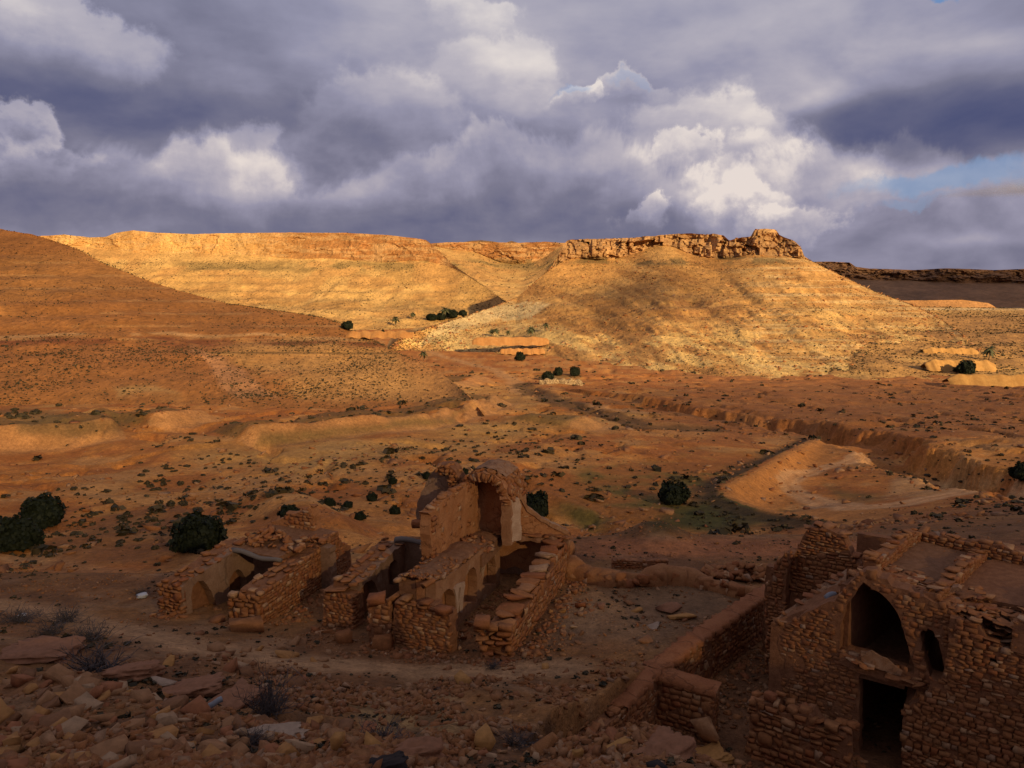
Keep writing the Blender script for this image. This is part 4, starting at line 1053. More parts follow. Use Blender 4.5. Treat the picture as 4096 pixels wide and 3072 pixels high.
# ------------------------------------------------------------------ ruin at the left: two walls and a choked room
def build_left_ruin():
    ru = Ruin('ruined_house', 'small roofless stone ruin with a timber lintel, left of the vaulted ruin', 'ruined house', (-9.5, 26, .6))
    # left wall: stone end, plastered inner face with two niches
    A, B = (-11.15, 24.85), (-9.75, 27.9)
    top = trace(A, B, c1, [(500, 1075), (620, 1010), (740, 930), (860, 860)])
    L = frame(A, B)[2]
    zt = profile([(0, 1.95), (.7, 2.05), (1.6, 2.2), (2.6, 2.4), (L, 2.45)])
    poly = [(0, .3), (L, .3)] + [(u, zt(u)) for u in np.linspace(L, 0, 8)]
    n1 = trace(A, B, c1, [(540, 1430), (520, 1250), (535, 1170), (575, 1125), (615, 1118), (650, 1160), (690, 1230), (720, 1310), (730, 1420)])
    n2 = trace(A, B, c1, [(815, 1200), (820, 1110), (850, 1050), (885, 1028), (920, 1050), (950, 1110), (960, 1200)])
    w = ru.part('wall', *slab_mesh(A, B, .35, poly, [n1, n2], 0, seed=11), M_plaster_grey, label='left wall with two arched niches')
    v, f = slab_mesh(A, B, .55, poly, [], -.36, seed=12)
    w2 = ru.part('wall_back', v, f, M_mortar)
    U, N, _ = frame(A, B)
    E0 = (A[0] - N.x * 1.0, A[1] - N.y * 1.0)
    lay(ru, w2, E0, A, [(-.1, .3), (1.0, .3), (1.0, 1.95), (-.05, 1.9)], depth=.3, off=.12, course=(.11, .2), length=(.22, .5))
    cap(ru, w2, A, B, .95, zt, off=.02, fill=.9)
    # right wall: long stone face
    A, B = (-8.25, 24.25), (-6.75, 28.9)
    U, N, L = frame(A, B)
    zt = profile([(0, 1.9), (1, 2.0), (2.2, 2.1), (3.4, 2.3), (L, 2.55)])
    poly = [(0, .2), (L, .2)] + [(u, zt(u)) for u in np.linspace(L, 0, 8)]
    w = ru.part('wall', *slab_mesh(A, B, .85, poly, [], -.018, seed=14), M_mortar, label='right wall of coursed tan stone')
    lay(ru, w, A, B, poly, depth=.18, course=(.1, .19), length=(.18, .4))
    E0 = (A[0] - N.x * 1.0 - .25, A[1] - N.y * 1.0)
    lay(ru, w, E0, A, [(-.05, .3), (1.18, .3), (1.18, 1.9), (0, 1.85)], depth=.3, off=.1, course=(.13, .24), length=(.25, .5), tilt=.07)
    cap(ru, w, A, B, .9, zt, fill=.75, u1=2.6)
    # choked rear: roof slab over the dark room, rubble, the back wall stump
    A2, B2 = (-10.1, 27.2), (-8.3, 26.5)
    back = ru.part('back_wall', *slab_mesh((-10.0, 28.6), (-7.0, 27.6), .4, [(-.2, .3), (3.4, .3), (3.4, 2.3), (-.2, 2.3)], [], 0, seed=15), M_plaster_grey)
    pl = [(-10.35, 27.3, 2.42), (-8.35, 26.35, 2.36), (-6.9, 28.9, 2.5), (-9.2, 30.2, 2.6)]
    top_ = [(x, y, z) for x, y, z in pl]; bot = [(x, y, z - .16) for x, y, z in pl]
    rf = ru.part('roof', top_ + bot, [(0, 1, 2, 3), (7, 6, 5, 4), (0, 4, 5, 1), (1, 5, 6, 2), (2, 6, 7, 3), (3, 7, 4, 0)], M_dirt)
    heap(ru, rf, (-9.15, 27.9, 2.45), .95, .7, .55, 75, (.12, .34), -.4)
    heap(ru, rf, (-7.65, 27.6, 2.4), 1.0, .6, .28, 60, (.1, .3), 1.1)
    # lintel log across the opening
    bm_v, bm_f = log_mesh((-10.25, 27.12, 2.36), (-8.2, 26.28, 2.24), .10, 41)
    ru.part('lintel', bm_v, bm_f, M_wood, True, 'grey weathered timber lintel')
    A3, B3 = (-8.75, 29.3), (-7.25, 28.75)
    o = trace(A3, B3, c1, [(1150, 850), (1150, 655), (1230, 630), (1330, 590), (1440, 550), (1470, 600), (1490, 760)])
    o[0] = (o[0][0], 2.2); o[-1] = (o[-1][0], 2.2)
    st = ru.part('back_wall', *slab_mesh(A3, B3, .45, o, [], 0, seed=17), M_plaster_warm, label='standing stump of the back wall with smeared plaster')
    lay(ru, st, A3, B3, o, depth=.2, fill=.8, course=(.12, .2), length=(.2, .4), proud=.04, off=.02)
    lay(ru, st, A3, B3, [(o[0][0], 2.2), (o[0][0] + .28, 2.2), (o[1][0] + .28, o[1][1]), (o[1][0] - .05, o[1][1])], depth=.4, course=(.12, .2), length=(.2, .3), off=.04)
    cap(ru, st, A3, B3, .45, profile(sorted([o[1], o[2], o[3], o[4]])), u0=o[1][0], u1=o[4][0], fill=.8)
    # leaning end of the rear corner
    A4, B4 = (-6.75, 28.9), (-6.2, 30.2)
    po = [(0, -.2), (.8, -.3), (.75, 1.7), (.3, 1.9), (0, 2.2)]
    c = ru.part('wall', *slab_mesh(A4, B4, .5, po, [], 0, seed=19), M_mortar)
    lay(ru, c, A4, B4, po, depth=.2)
    ru.finish()
def log_mesh(a, b, r, seed):
    a, b = Vector(a), Vector(b); d = (b - a).normalized(); s = d.cross(Vector((0, 0, 1))).normalized(); t = s.cross(d)
    n, m = 10, 9; V, Fc = [], []
    rr = np.random.default_rng(seed)
    for i in range(n):
        p = a.lerp(b, i / (n - 1)) + Vector((0, 0, .05 * math.sin(i * .9))); k = r * (1.1 - .25 * i / n) * rr.uniform(.9, 1.1)
        for j in range(m):
            q = 2 * math.pi * j / m; V.append(p + s * math.cos(q) * k + t * math.sin(q) * k * rr.uniform(.75, .95))
    for i in range(n - 1):
        for j in range(m): Fc.append((i * m + j, i * m + (j + 1) % m, (i + 1) * m + (j + 1) % m, (i + 1) * m + j))
    Fc += [tuple(range(m))[::-1], tuple((n - 1) * m + j for j in range(m))]
    return [v[:] for v in V], Fc
build_left_ruin()

# ------------------------------------------------------------------ the broken vault in the middle
def arch_patch(A, B, off, outline, seed, mat, ru, name): return ru.part(name, *slab_mesh(A, B, .12, outline, [], off, seed=seed), mat)
def build_vault_ruin():
    ru = Ruin('vaulted_ruin', 'ruined vaulted granary with a broken barrel vault standing over arcaded plaster walls', 'ruined granary', (-2.5, 25, .8), cap=270)
    # thick middle wall, arcade towards the right room
    A, B = (-2.5, 22.0), (-.54, 27.45)
    U, N, L = frame(A, B)
    tp = trace(A, B, c3b, [(0, 1250), (130, 1190), (300, 1060), (450, 930), (600, 820), (770, 735)])
    zt = profile([(0, tp[0][1])] + [(p[0], p[1]) for p in tp if 0 < p[0] < L] + [(L + .6, tp[-1][1])])
    poly = [(.5, .4), (L + .3, .4)] + [(u, zt(u)) for u in np.linspace(L + .3, .5, 10)]
    hs = [[(40, 1659), (55, 1500), (80, 1410), (120, 1360), (160, 1345), (205, 1365), (230, 1440), (245, 1659)],
          [(262, 1500), (266, 1400), (278, 1330), (290, 1316), (297, 1340), (288, 1420), (276, 1500)],
          [(335, 1525), (350, 1320), (385, 1180), (430, 1090), (480, 1057), (510, 1085), (528, 1180), (530, 1320), (515, 1525)],
          [(568, 1150), (572, 1090), (582, 1055), (592, 1060), (594, 1110), (584, 1150)],
          [(603, 1300), (625, 1130), (660, 1000), (700, 905), (735, 872), (762, 905), (778, 1020), (782, 1280)]]
    holes = [trace(A, B, c3b, h) for h in hs]
    w = ru.part('arcade_wall', *slab_mesh(A, B, .34, poly, holes, 0, seed=31, rough=.015, jit=.012), M_plaster, label='plastered wall with three blind arches')
    ru.part('niche_back', *slab_mesh(A, B, .3, poly, [], -.36, seed=32), M_plaster_warm)
    pn = trace(A, B, c3b, [(210, 1345), (240, 1290), (300, 1262), (350, 1250), (356, 1300), (338, 1400), (322, 1659), (292, 1659), (280, 1500), (268, 1659), (250, 1659), (238, 1450)])
    hole = [holes[1]]
    ru.part('limewash_patch', *slab_mesh(A, B, .05, pn, hole, .035, seed=33, rough=.004, jit=.01), M_white, label='patch of white limewash round a slit niche')
    # core and dirt top
    Wd = 1.25
    core_A = (A[0] - N.x * .67, A[1] - N.y * .67); core_B = (B[0] - N.x * .67, B[1] - N.y * .67)
    core = ru.part('middle_wall', *slab_mesh(core_A, core_B, Wd - .67, poly, [], 0, seed=34), M_dirt)
    tv, tf = [], []
    nu, nw = 40, 9
    for i in range(nu):
        for j in range(nw):
            u = .42 + (L - .1) * i / (nu - 1); n = .03 - Wd * j / (nw - 1) - .05
            p = Vector((A[0], A[1], 0)) + U * u + N * n
            z = zt(u) + .03 + .10 * float(fbm(u * 2, n * 2, seed=36)) + .12 * math.sin(math.pi * j / (nw - 1))
            tv.append((p.x, p.y, z))
    ru.part('wall_top', tv, grid_faces(nu, nw)[:, ::-1], M_dirt, True)
    for k in range(150):
        u = random.uniform(.2, 2.6); n = -random.uniform(.1, 1.1); s = random.uniform(.05, .13)
        p = Vector((A[0], A[1], 0)) + U * u + N * n
        ru.stone(core, (p.x, p.y, zt(u) + .17), (Vector((1, 0, 0)), Vector((0, 1, 0)), Vector((0, 0, 1))), (s * 1.3, s, s * .7), .5, True)
    cap(ru, core, A, B, .34, zt, off=.0, rows=1, fill=.95, size=(.25, .5), h=(.08, .14), u1=4.6)
    lA = (A[0] - N.x * (Wd - .3), A[1] - N.y * (Wd - .3)); lB = (B[0] - N.x * (Wd - .3), B[1] - N.y * (Wd - .3))
    cap(ru, core, lA, lB, .3, zt, off=.0, rows=1, fill=.9, size=(.2, .45), h=(.08, .16), u1=3.0)
    # front face of the middle wall
    FA, FB = (-3.72, 22.62), (-1.9, 21.85)
    fo = [(-.05, .5), (2.0, .45), (2.0, 2.25), (1.5, 2.28), (1.5, 2.42), (.1, 2.3), (.05, 2.0)]
    fw = ru.part('front_wall', *slab_mesh(FA, FB, .5, fo, [], -.018, seed=37), M_mortar)
    lay(ru, fw, FA, FB, fo, depth=.2, course=(.11, .19), length=(.2, .45))
    lay(ru, fw, FA, FB, [(.15, 2.25), (1.5, 2.3), (1.5, 2.5), (.15, 2.45)], depth=.4, course=(.2, .22), length=(.35, .55), off=.05)
    ru.stone(fw, Vector((-2.05, 21.98, 2.32)), (U, N, Vector((0, 0, 1))), (.45, .5, .22))
    PA, PB = (-4.45, 22.75), (-3.75, 22.55)
    po = [(-.05, .6), (.72, .6), (.72, 2.3), (.0, 2.2)]
    pr_ = ru.part('wall_stub', *slab_mesh(PA, PB, .4, po, [], -.018, seed=38), M_mortar)
    lay(ru, pr_, PA, PB, po, depth=.25, course=(.16, .26), length=(.28, .42))
    ru.stone(pr_, Vector((-4.2, 22.85, 2.3)), (Vector((1, 0, 0)), Vector((0, 1, 0)), Vector((0, 0, 1))), (.6, .5, .32))
    ru.stone(pr_, Vector((-3.65, 22.75, 2.38)), (Vector((1, 0, 0)), Vector((0, 1, 0)), Vector((0, 0, 1))), (.62, .5, .36))
    # right wall
    A, B = (-.02, 21.45), (2.25, 28.6)
    U, N, L = frame(A, B)
    zt = profile([(0, 2.05), (1.0, 2.0), (2.0, 2.12), (3.3, 2.05), (5, 2.2), (6.3, 2.35), (L, 2.5)])
    poly = [(0, .3), (L, .1)] + [(u, zt(u) - .06) for u in np.linspace(L, 0, 14)]
    w = ru.part('right_wall', *slab_mesh(A, B, .72, poly, [], -.018, seed=40), M_mortar, label='low thick wall of big tan blocks')
    lay(ru, w, A, B, poly, depth=.28, course=(.15, .27), length=(.25, .5), tilt=.08, proud=.05)
    cap(ru, w, A, B, .85, zt, fill=.97, size=(.35, .62), h=(.14, .22), rows=1, tilt=.09, off=.02)
    E0 = (-1.05, 21.5)
    eo = [(0, .5), (1.05, .5), (1.05, 2.05), (.05, 2.05)]
    lay(ru, w, E0, A, eo, depth=.35, course=(.16, .27), length=(.3, .58), off=.12, tilt=.06)
    lay(ru, w, E0, A, [(0, 2.02), (.62, 2.02), (.62, 2.3), (0, 2.3)], depth=.5, course=(.26, .28), length=(.55, .62), off=.15)
    heap(ru, w, (2.55, 25.3, .75), .5, 1.0, .5, 40, (.14, .32), -.3)
    heap(ru, w, (1.6, 23.2, .8), .35, .9, .25, 20, (.12, .26), -.3)
    # back wall of the right room with peeling plaster and the slab ledge over it
    BA, BB = (-.75, 28.9), (2.1, 28.45)
    bo = [(0, .3), (2.9, .3), (2.9, 2.25), (1.9, 2.4), (.9, 2.55), (0, 2.6)]
    ru.part('back_wall', *slab_mesh(BA, BB, .4, bo, [], -.018, seed=43), M_plaster_grey)
    pe = [(.05, 1.15), (.5, 1.0), (.9, 1.15), (1.2, 1.0), (1.5, .75), (1.72, 1.0), (1.85, .7), (2.0, .75), (2.0, 2.35), (.9, 2.5), (.05, 2.55)]
    ru.part('plaster_skin', *slab_mesh(BA, BB, .05, pe, [], .02, seed=44, rough=.006), M_plaster_warm, label='peeling ochre plaster')
    lv, lf = [], []
    for i in range(24):
        t = i / 23; x = -.62 + 2.75 * t; y0 = 27.75 + .25 * t + .12 * math.sin(i * 1.3) + random.uniform(-.06, .06); z = 2.72 - .28 * t
        for dy, dz in ((0, -.16), (0, .02), (.5, .10), (1.3, .12)): lv.append((x, y0 + dy, z + dz + random.uniform(-.02, .02)))
    led = ru.part('roof_ledge', lv, grid_faces(24, 4)[:, ::-1], M_dirt)
    for k in range(70):
        t = random.random(); x = -.6 + 2.7 * t
        ru.stone(led, (x, 27.8 + .25 * t + random.uniform(0, .7), 2.72 - .28 * t + .06), (Vector((1, 0, 0)), Vector((0, 1, 0)), Vector((0, 0, 1))), (random.uniform(.25, .55), random.uniform(.2, .4), .06), .09, True)
    # upper chamber: left wall, back wall, vault remnant
    LA, LB = (-2.62, 24.73), (-1.25, 28.2)
    lo = trace(LA, LB, c6, [(640, 1500), (590, 1300), (585, 1100), (600, 950), (560, 930), (640, 880), (760, 760), (860, 680), (980, 620), (1100, 545), (1200, 500), (1240, 500), (1240, 1180)])
    lo[0] = (lo[0][0], 2.5); lo[-1] = (lo[-1][0], 2.5)
    lw = ru.part('chamber_wall', *slab_mesh(LA, LB, .38, lo, [], 0, seed=46, rough=.03), M_plaster_warm, label='slanting broken side wall of the upper chamber')
    U, N, L = frame(LA, LB)
    lay(ru, lw, LA, LB, lo, depth=.12, fill=.13, course=(.14, .22), length=(.2, .4), off=.0, proud=.02)
    edge = [p for p in lo if p[1] > 4.2]
    edge = sorted(edge)
    cap(ru, lw, LA, LB, .4, profile([(p[0], p[1] - .04) for p in edge]), u0=edge[0][0], u1=edge[-1][0], rows=1, size=(.16, .3), h=(.12, .2), fill=.97, tilt=.15)
    FA2 = (LA[0] - N.x * .4, LA[1] - N.y * .4)
    lay(ru, lw, FA2, LA, [(-.05, 2.5), (.42, 2.5), (.42, 4.5), (-.05, 4.5)], depth=.3, course=(.09, .16), length=(.16, .34), off=.1, tilt=.12)
    CB = (-.05, 27.85)
    ru.part('chamber_back', *slab_mesh((-1.35, 28.55), CB, .3, [(-.3, 2.4), (1.6, 2.4), (1.6, 4.4), (1.3, 5.0), (.6, 5.25), (-.1, 5.0), (-.3, 4.4)], [], 0, seed=48), M_plaster_warm)
    # barrel vault: shell between a left spring line and a right spring line, broken at the front
    RA = Vector((-.38, 27.28, 0))                       # right leg, front inner corner
    Xa = Vector((.95, -.31, 0)); Ya = Vector((.31, .95, 0))
    cx, hw, sp, rise = -.70, .70, 4.05, .80              # centre offset, half width, spring height, rise
    na, nd = 26, 12
    def shell(a, d, r):
        ca, sa = math.cos(a), math.sin(a)
        x = cx + (hw + r) * ca; z = sp + (rise + r) * sa
        return RA + Xa * x + Ya * d + Vector((0, 0, z))
    V, Fc = [], []
    for sgn, r in ((0, 0.0), (1, .34)):
        for i in range(na):
            a = math.pi * i / (na - 1)
            front = -.05 + .28 * max(0, -math.cos(a)) * (a > 1.5) + .09 * math.sin(i * 2.1) + .05 * math.sin(i * 5.7)
            if a > 2.2: front += .5 * (a - 2.2)
            for j in range(nd):
                d = front + (1.9 - front) * j / (nd - 1)
                rr = r + (.05 * (float(fbm(a * 3, d * 3, seed=55)) - .5) * 2 if sgn else .01 * math.sin(7 * a + 3 * d))
                V.append(shell(a, d, rr)[:])
    n = na * nd
    q = grid_faces(na, nd)
    Fc = [tuple(f) for f in q] + [tuple(f[::-1] + n) for f in q]
    for i in range(na - 1):
        for j in (0, nd - 1):
            a_, b_ = i * nd + j, (i + 1) * nd + j
            Fc.append((a_, a_ + n, b_ + n, b_) if j == 0 else (b_, b_ + n, a_ + n, a_))
    vt = ru.part('vault', V, Fc, M_plaster_warm, label='remnant of the barrel vault')
    # right leg under the spring, with rough outside
    legA = (RA.x, RA.y); legB = (RA.x + Xa.x * .36, RA.y + Xa.y * .36)
    ru.part('vault_leg', *slab_mesh(legA, legB, 1.9, [(0, 2.5), (.36, 2.5), (.36, 4.1), (0, 4.1)], [], .02, seed=56), M_plaster)
    # voussoirs along the broken rim and slabs over the outside
    for i in range(34):
        a = math.pi * (i + .5) / 34
        front = .0 + .28 * max(0, -math.cos(a)) + (.5 * (a - 2.2) if a > 2.2 else 0)
        c = shell(a, front - .02, .19)
        rad = (Xa * math.cos(a) + Vector((0, 0, math.sin(a)))).normalized(); tan = (Xa * -math.sin(a) + Vector((0, 0, math.cos(a)))).normalized()
        ru.stone(vt, c, (rad, tan, Ya), (random.uniform(.26, .38), random.uniform(.08, .13), random.uniform(.18, .3)), .14)
    for k in range(210):
        a = random.uniform(.02, math.pi * .8); d = random.uniform(.1, 1.85)
        c = shell(a, d, .37)
        rad = (Xa * math.cos(a) + Vector((0, 0, math.sin(a)))).normalized(); tan = (Xa * -math.sin(a) + Vector((0, 0, math.cos(a)))).normalized()
        crown = .9 < a < 2.2
        ru.stone(vt, c, (tan, Ya, rad), (random.uniform(.14, .3), random.uniform(.14, .3), .09 if crown else random.uniform(.1, .18)), .2, random.random() < .5)
    skin = []
    for i in range(11):
        for j in range(8):
            a = .85 + 1.25 * i / 10; d = .3 + 1.5 * j / 7
            skin.append(shell(a, d + .06 * math.sin(i * 3.1), .45 + .03 * math.sin(i * 2.3 + j))[:])
    ru.part('vault_crust', skin, grid_faces(11, 8), M_slab, label='pale flaking lime crust on the vault')
    # white jamb panel and the curved end wall that drops to the right
    JA = (RA.x + Xa.x * .36, RA.y + Xa.y * .36 + .1); JB = (JA[0] + .42, JA[1] + .35)
    ru.part('jamb', *slab_mesh(JA, JB, .3, [(0, 2.6), (.5, 2.6), (.5, 3.9), (.36, 4.2), (0, 4.2)], [], 0, seed=58, rough=.01), M_white)
    SA, SB = (.05, 28.05), (2.1, 28.35)
    so = [(.0, 2.6), (2.2, 2.45), (2.1, 2.62), (1.5, 2.95), (1.0, 3.25), (.6, 3.6), (.35, 4.0), (.2, 4.35), (0, 4.4)]
    sw = ru.part('end_wall', *slab_mesh(SA, SB, .3, so, [], 0, seed=59), M_plaster_warm, label='end wall with a curved sloping top')
    lay(ru, sw, SA, SB, so, depth=.1, fill=.3, course=(.1, .16), length=(.15, .35), proud=.01, off=-.01)
    rp = [(2.15, 2.66), (1.5, 3.02), (1.0, 3.32), (.62, 3.66), (.38, 4.05), (.24, 4.4), (.14, 4.38), (.3, 3.96), (.54, 3.54), (.95, 3.18), (1.48, 2.87), (2.1, 2.54)]
    ru.part('coping', *slab_mesh(SA, SB, .36, rp, [], .05, seed=60, rough=.004), M_plaster, label='rounded plaster coping')
    # rubble on the chamber floor
    fl = ru.part('chamber_floor', *slab_mesh((-2.2, 26.2), (-1.05, 25.85), 2.3, [(-.1, 2.2), (1.22, 2.2), (1.22, 2.6), (-.1, 2.6)], [], 0, seed=61), M_dirt)
    heap(ru, fl, (-1.35, 26.75, 2.6), .75, .62, .5, 95, (.1, .28), .3)
    # left room: wall with arches, back wall, pier
    A, B = (-5.15, 23.8), (-4.0, 27.6)
    U, N, L = frame(A, B)
    zt = profile([(0, 2.0), (.25, 2.05), (.3, 2.25), (1.4, 2.25), (2.6, 2.4), (L, 2.5)])
    poly = [(.45, .3), (L, .3)] + [(u, zt(u)) for u in np.linspace(L, .45, 14)]
    holes = [trace(A, B, c4b, h) for h in ([(455, 1230), (440, 980), (450, 800), (490, 670), (550, 590), (620, 563), (670, 600), (705, 700), (720, 850), (715, 1230)], [(850, 620), (845, 430), (870, 350), (930, 292), (975, 330), (990, 640)])]
    w = ru.part('left_wall', *slab_mesh(A, B, .34, poly, holes, 0, seed=71, jit=.015), M_plaster_grey, label='left wall with plastered arches')
    cb = ru.part('wall_back', *slab_mesh(A, B, .6, poly, [], -.35, seed=72), M_mortar)
    cap(ru, cb, A, B, .95, zt, fill=.85, u0=.2)
    PA, PB = (-6.3, 24.3), (-5.12, 23.8)
    po = [(0, .3), (1.22, .3), (1.22, 2.0), (.05, 2.0)]
    pr_ = ru.part('pier', *slab_mesh(PA, PB, .6, po, [], -.018, seed=73), M_mortar)
    lay(ru, pr_, PA, PB, po, depth=.25, course=(.1, .18), length=(.2, .42))
    U2, N2, L2 = frame(PA, PB)
    ru.stone(pr_, Vector((-5.75, 24.3, 2.05)), (U2, N2, Vector((0, 0, 1))), (.85, .6, .12))
    lay(ru, pr_, (-5.12, 23.8), (-4.95, 24.5), [(0, .3), (.7, .3), (.7, 2.0), (0, 2.0)], depth=.2, course=(.1, .18), length=(.2, .35))
    BA, BB = (-4.15, 27.75), (-2.1, 27.25)
    wn = trace(BA, BB, c4b, [(1000, 82), (1075, 82), (1075, 155), (1040, 150), (1000, 120)])
    an = trace(BA, BB, c4b, [(1160, 545), (1165, 470), (1190, 405), (1225, 385), (1270, 400), (1300, 460), (1300, 520), (1240, 555)])
    ru.part('rear_wall', *slab_mesh(BA, BB, .3, [(-.1, .4), (2.2, .4), (2.2, 2.55), (-.1, 2.5)], [wn, an], 0, seed=74, rough=.012), M_plaster_grey, label='dark plastered rear wall with a small window')
    ru.part('rear_wall_back', *slab_mesh(BA, BB, .25, [(-.1, .4), (2.2, .4), (2.2, 2.45), (-.1, 2.45)], [], -.42, seed=75), M_plaster_warm)
    v, f = log_mesh((-4.35, 27.6, 2.6), (-2.35, 27.15, 2.6), .11, 77)
    ru.part('lintel', v, f, M_wood, True, 'pale weathered lintel of the left room')
    ru.stone(cb, Vector((-3.45, 28.2, 3.0)), (Vector((.95, -.3, 0)), Vector((.3, .95, 0)), Vector((0, 0, 1))), (.75, .45, .3), .02)
    # tall rounded end wall behind the left room, with two triangular vent holes
    EA, EB = (-3.95, 29.35), (-2.2, 28.8)
    eo = trace(EA, EB, c6, [(410, 1090), (385, 1010), (390, 900), (415, 760), (460, 640), (520, 510), (580, 410), (640, 345), (740, 330), (870, 330), (950, 420), (1040, 520), (1000, 700), (900, 900), (650, 1090)])
    hl = [trace(EA, EB, c6, t) for t in ([(752, 422), (770, 385), (790, 424)], [(800, 384), (838, 384), (836, 432)])]
    ew = ru.part('tall_end_wall', *slab_mesh(EA, EB, .3, eo, hl, 0, seed=78, rough=.012), M_plaster_grey, label='tall smooth rounded plaster end wall with triangular vents')
    U3, N3, L3 = frame(EA, EB)
    rub = trace(EA, EB, c6, [(735, 240), (850, 230), (930, 260), (1000, 370), (1040, 450), (1060, 560), (900, 600), (890, 480), (880, 380), (745, 360)])
    rb = ru.part('vault_stump', *slab_mesh(EA, EB, .7, rub, [], .45, seed=79, rough=.05), M_mortar, label='ragged stump of a second vault')
    lay(ru, rb, EA, EB, rub, depth=.3, course=(.09, .17), length=(.14, .34), off=.5, tilt=.25, proud=.12)
    lay(ru, rb, EA, EB, [(p[0], p[1] + .02) for p in rub], depth=.3, course=(.1, .17), length=(.14, .3), off=.15, tilt=.3, proud=.12, fill=.6)
    ru.finish()
build_vault_ruin()

# ------------------------------------------------------------------ two storey granary at the right, its neighbour's gable, stub and retaining wall
def build_granary():
    ru = Ruin('granary', 'tall dark two storey stone granary with a gaping pointed upper opening and doorway below', 'granary', (10, 19, 0), cap=295)
    A, B = (7.0, 19.75), (10.2, 17.55)
    U, N, L = frame(A, B)
    out = trace(A, B, c4, [(370, 1650), (370, 1100), (400, 960), (360, 930), (355, 860), (375, 740), (470, 690), (600, 620), (700, 570), (760, 520), (800, 470), (860, 400), (890, 375), (960, 395), (1050, 440), (1120, 500), (1200, 520), (1300, 560), (1400, 600), (1500, 640), (1500, 1650)])
    out[0] = (out[0][0], -.4); out[-1] = (out[-1][0], -.4)
    h1 = trace(A, B, c4, [(905, 455), (865, 500), (815, 570), (770, 640), (752, 740), (748, 900), (830, 915), (930, 945), (1010, 985), (1120, 1020), (1225, 1055), (1222, 1000), (1195, 900), (1160, 780), (1120, 660), (1075, 590), (1010, 525), (950, 490)])
    h2 = trace(A, B, c4, [(870, 1050), (990, 1070), (1080, 1095), (1160, 1108), (1240, 1130), (1235, 1190), (1165, 1260), (1150, 1660), (870, 1660)])
    h2[-1] = (h2[-1][0], -.2); h2[-2] = (h2[-2][0], -.2)
    h3 = trace(A, B, c4, [(1265, 780), (1300, 752), (1345, 765), (1385, 830), (1415, 930), (1425, 1040), (1400, 1095), (1340, 1085), (1310, 1000), (1280, 900)])
    fw = ru.part('facade', *slab_mesh(A, B, .5, out, [h1, h2, h3], 0, seed=101, rough=.02, jit=.05), M_mortar, label='broken front wall round the openings')
    lay(ru, fw, A, B, out, [h1, h2, h3], depth=.2, course=(.1, .17), length=(.16, .36), fill=.92, proud=.03, tilt=.06)
    # the room behind: floors, sides and back keep it dark
    D = -N
    def P(u, d, z): return (A[0] + U.x * u + D.x * d, A[1] + U.y * u + D.y * d, z)
    def box(u0, u1, d0, d1, z0, z1):
        v = [P(u, d, z) for z in (z0, z1) for d in (d0, d1) for u in (u0, u1)]
        return v, [(0, 2, 3, 1), (4, 5, 7, 6), (0, 1, 5, 4), (2, 6, 7, 3), (0, 4, 6, 2), (1, 3, 7, 5)]
    ru.part('back_wall', *box(1.0, 6.6, 6.0, 6.3, -.3, 4.0), M_mortar)
    ru.part('partition_wall', *box(3.3, 3.6, .55, 5.98, -.3, 4.0), M_mortar)
    ru.part('side_wall', *box(6.4, 6.8, .6, 5.98, -.3, 4.0), M_mortar)
    ru.part('upper_floor', *box(.75, 3.28, .1, 5.98, 2.02, 2.2), M_dirt)
    si = trace(A, B, c4, [(745, 905), (900, 940), (1010, 990), (1150, 1045), (1260, 1100), (1260, 1150), (1150, 1110), (1010, 1075), (870, 1040), (745, 960)])
    sl = ru.part('sill', *slab_mesh(A, B, .5, si, [], .12, seed=103, rough=.05), M_mortar)
    for k in range(26):
        t = random.random(); u = si[0][0] + (si[4][0] - si[0][0]) * t; z = si[0][1] + (si[4][1] - si[0][1]) * t
        p = Vector((A[0], A[1], 0)) + U * u + N * random.uniform(-.1, .2) + Vector((0, 0, z - .03))
        ru.stone(sl, p, (U, N, Vector((0, 0, 1))), (random.uniform(.2, .45), random.uniform(.2, .4), random.uniform(.07, .13)), .15, True)
    pl = trace(A, B, c4, [(880, 890), (960, 885), (1060, 940), (1160, 1020), (1140, 1045), (1000, 1000), (900, 950)])
    ru.part('plaster_skin', *slab_mesh(A, B, .06, pl, [], .16, seed=104), M_slab, label='pale plaster left on the sill')
    # broken left flank: pale wall top that climbs from the front pier to the roof
    Q = [(7.0, 19.75, 2.95), (8.42, 18.9, 2.95), (8.75, 19.3, 3.95), (9.3, 20.5, 4.15)]
    nq = 12; tv = []
    for i in range(nq):
        for j in range(6):
            s_, t_ = i / (nq - 1), j / 5
            a = Vector(Q[0]).lerp(Vector(Q[3]), s_); b = Vector(Q[1]).lerp(Vector(Q[2]), s_)
            p = a.lerp(b, t_); tv.append((p.x, p.y, p.z + random.uniform(-.05, .05) + .05))
    wt = ru.part('wall_top', tv, grid_faces(nq, 6)[:, ::-1], M_slab, label='pale mortar on the broken wall top')
    ru.part('left_wall', [(x, y, -.3) for x, y, z in Q] + [(x, y, z) for x, y, z in Q], [(3, 2, 1, 0), (0, 1, 5, 4), (1, 2, 6, 5), (2, 3, 7, 6), (3, 0, 4, 7), (4, 5, 6, 7)], M_mortar)
    for k in range(60):
        s_, t_ = random.random(), random.random()
        p = Vector(Q[0]).lerp(Vector(Q[3]), s_).lerp(Vector(Q[1]).lerp(Vector(Q[2]), s_), t_)
        if t_ > .75 or t_ < .15 or random.random() < .4:
            ru.stone(wt, p + Vector((0, 0, .05)), (U, N, Vector((0, 0, 1))), (random.uniform(.15, .4), random.uniform(.15, .35), random.uniform(.06, .12)), .15, True)
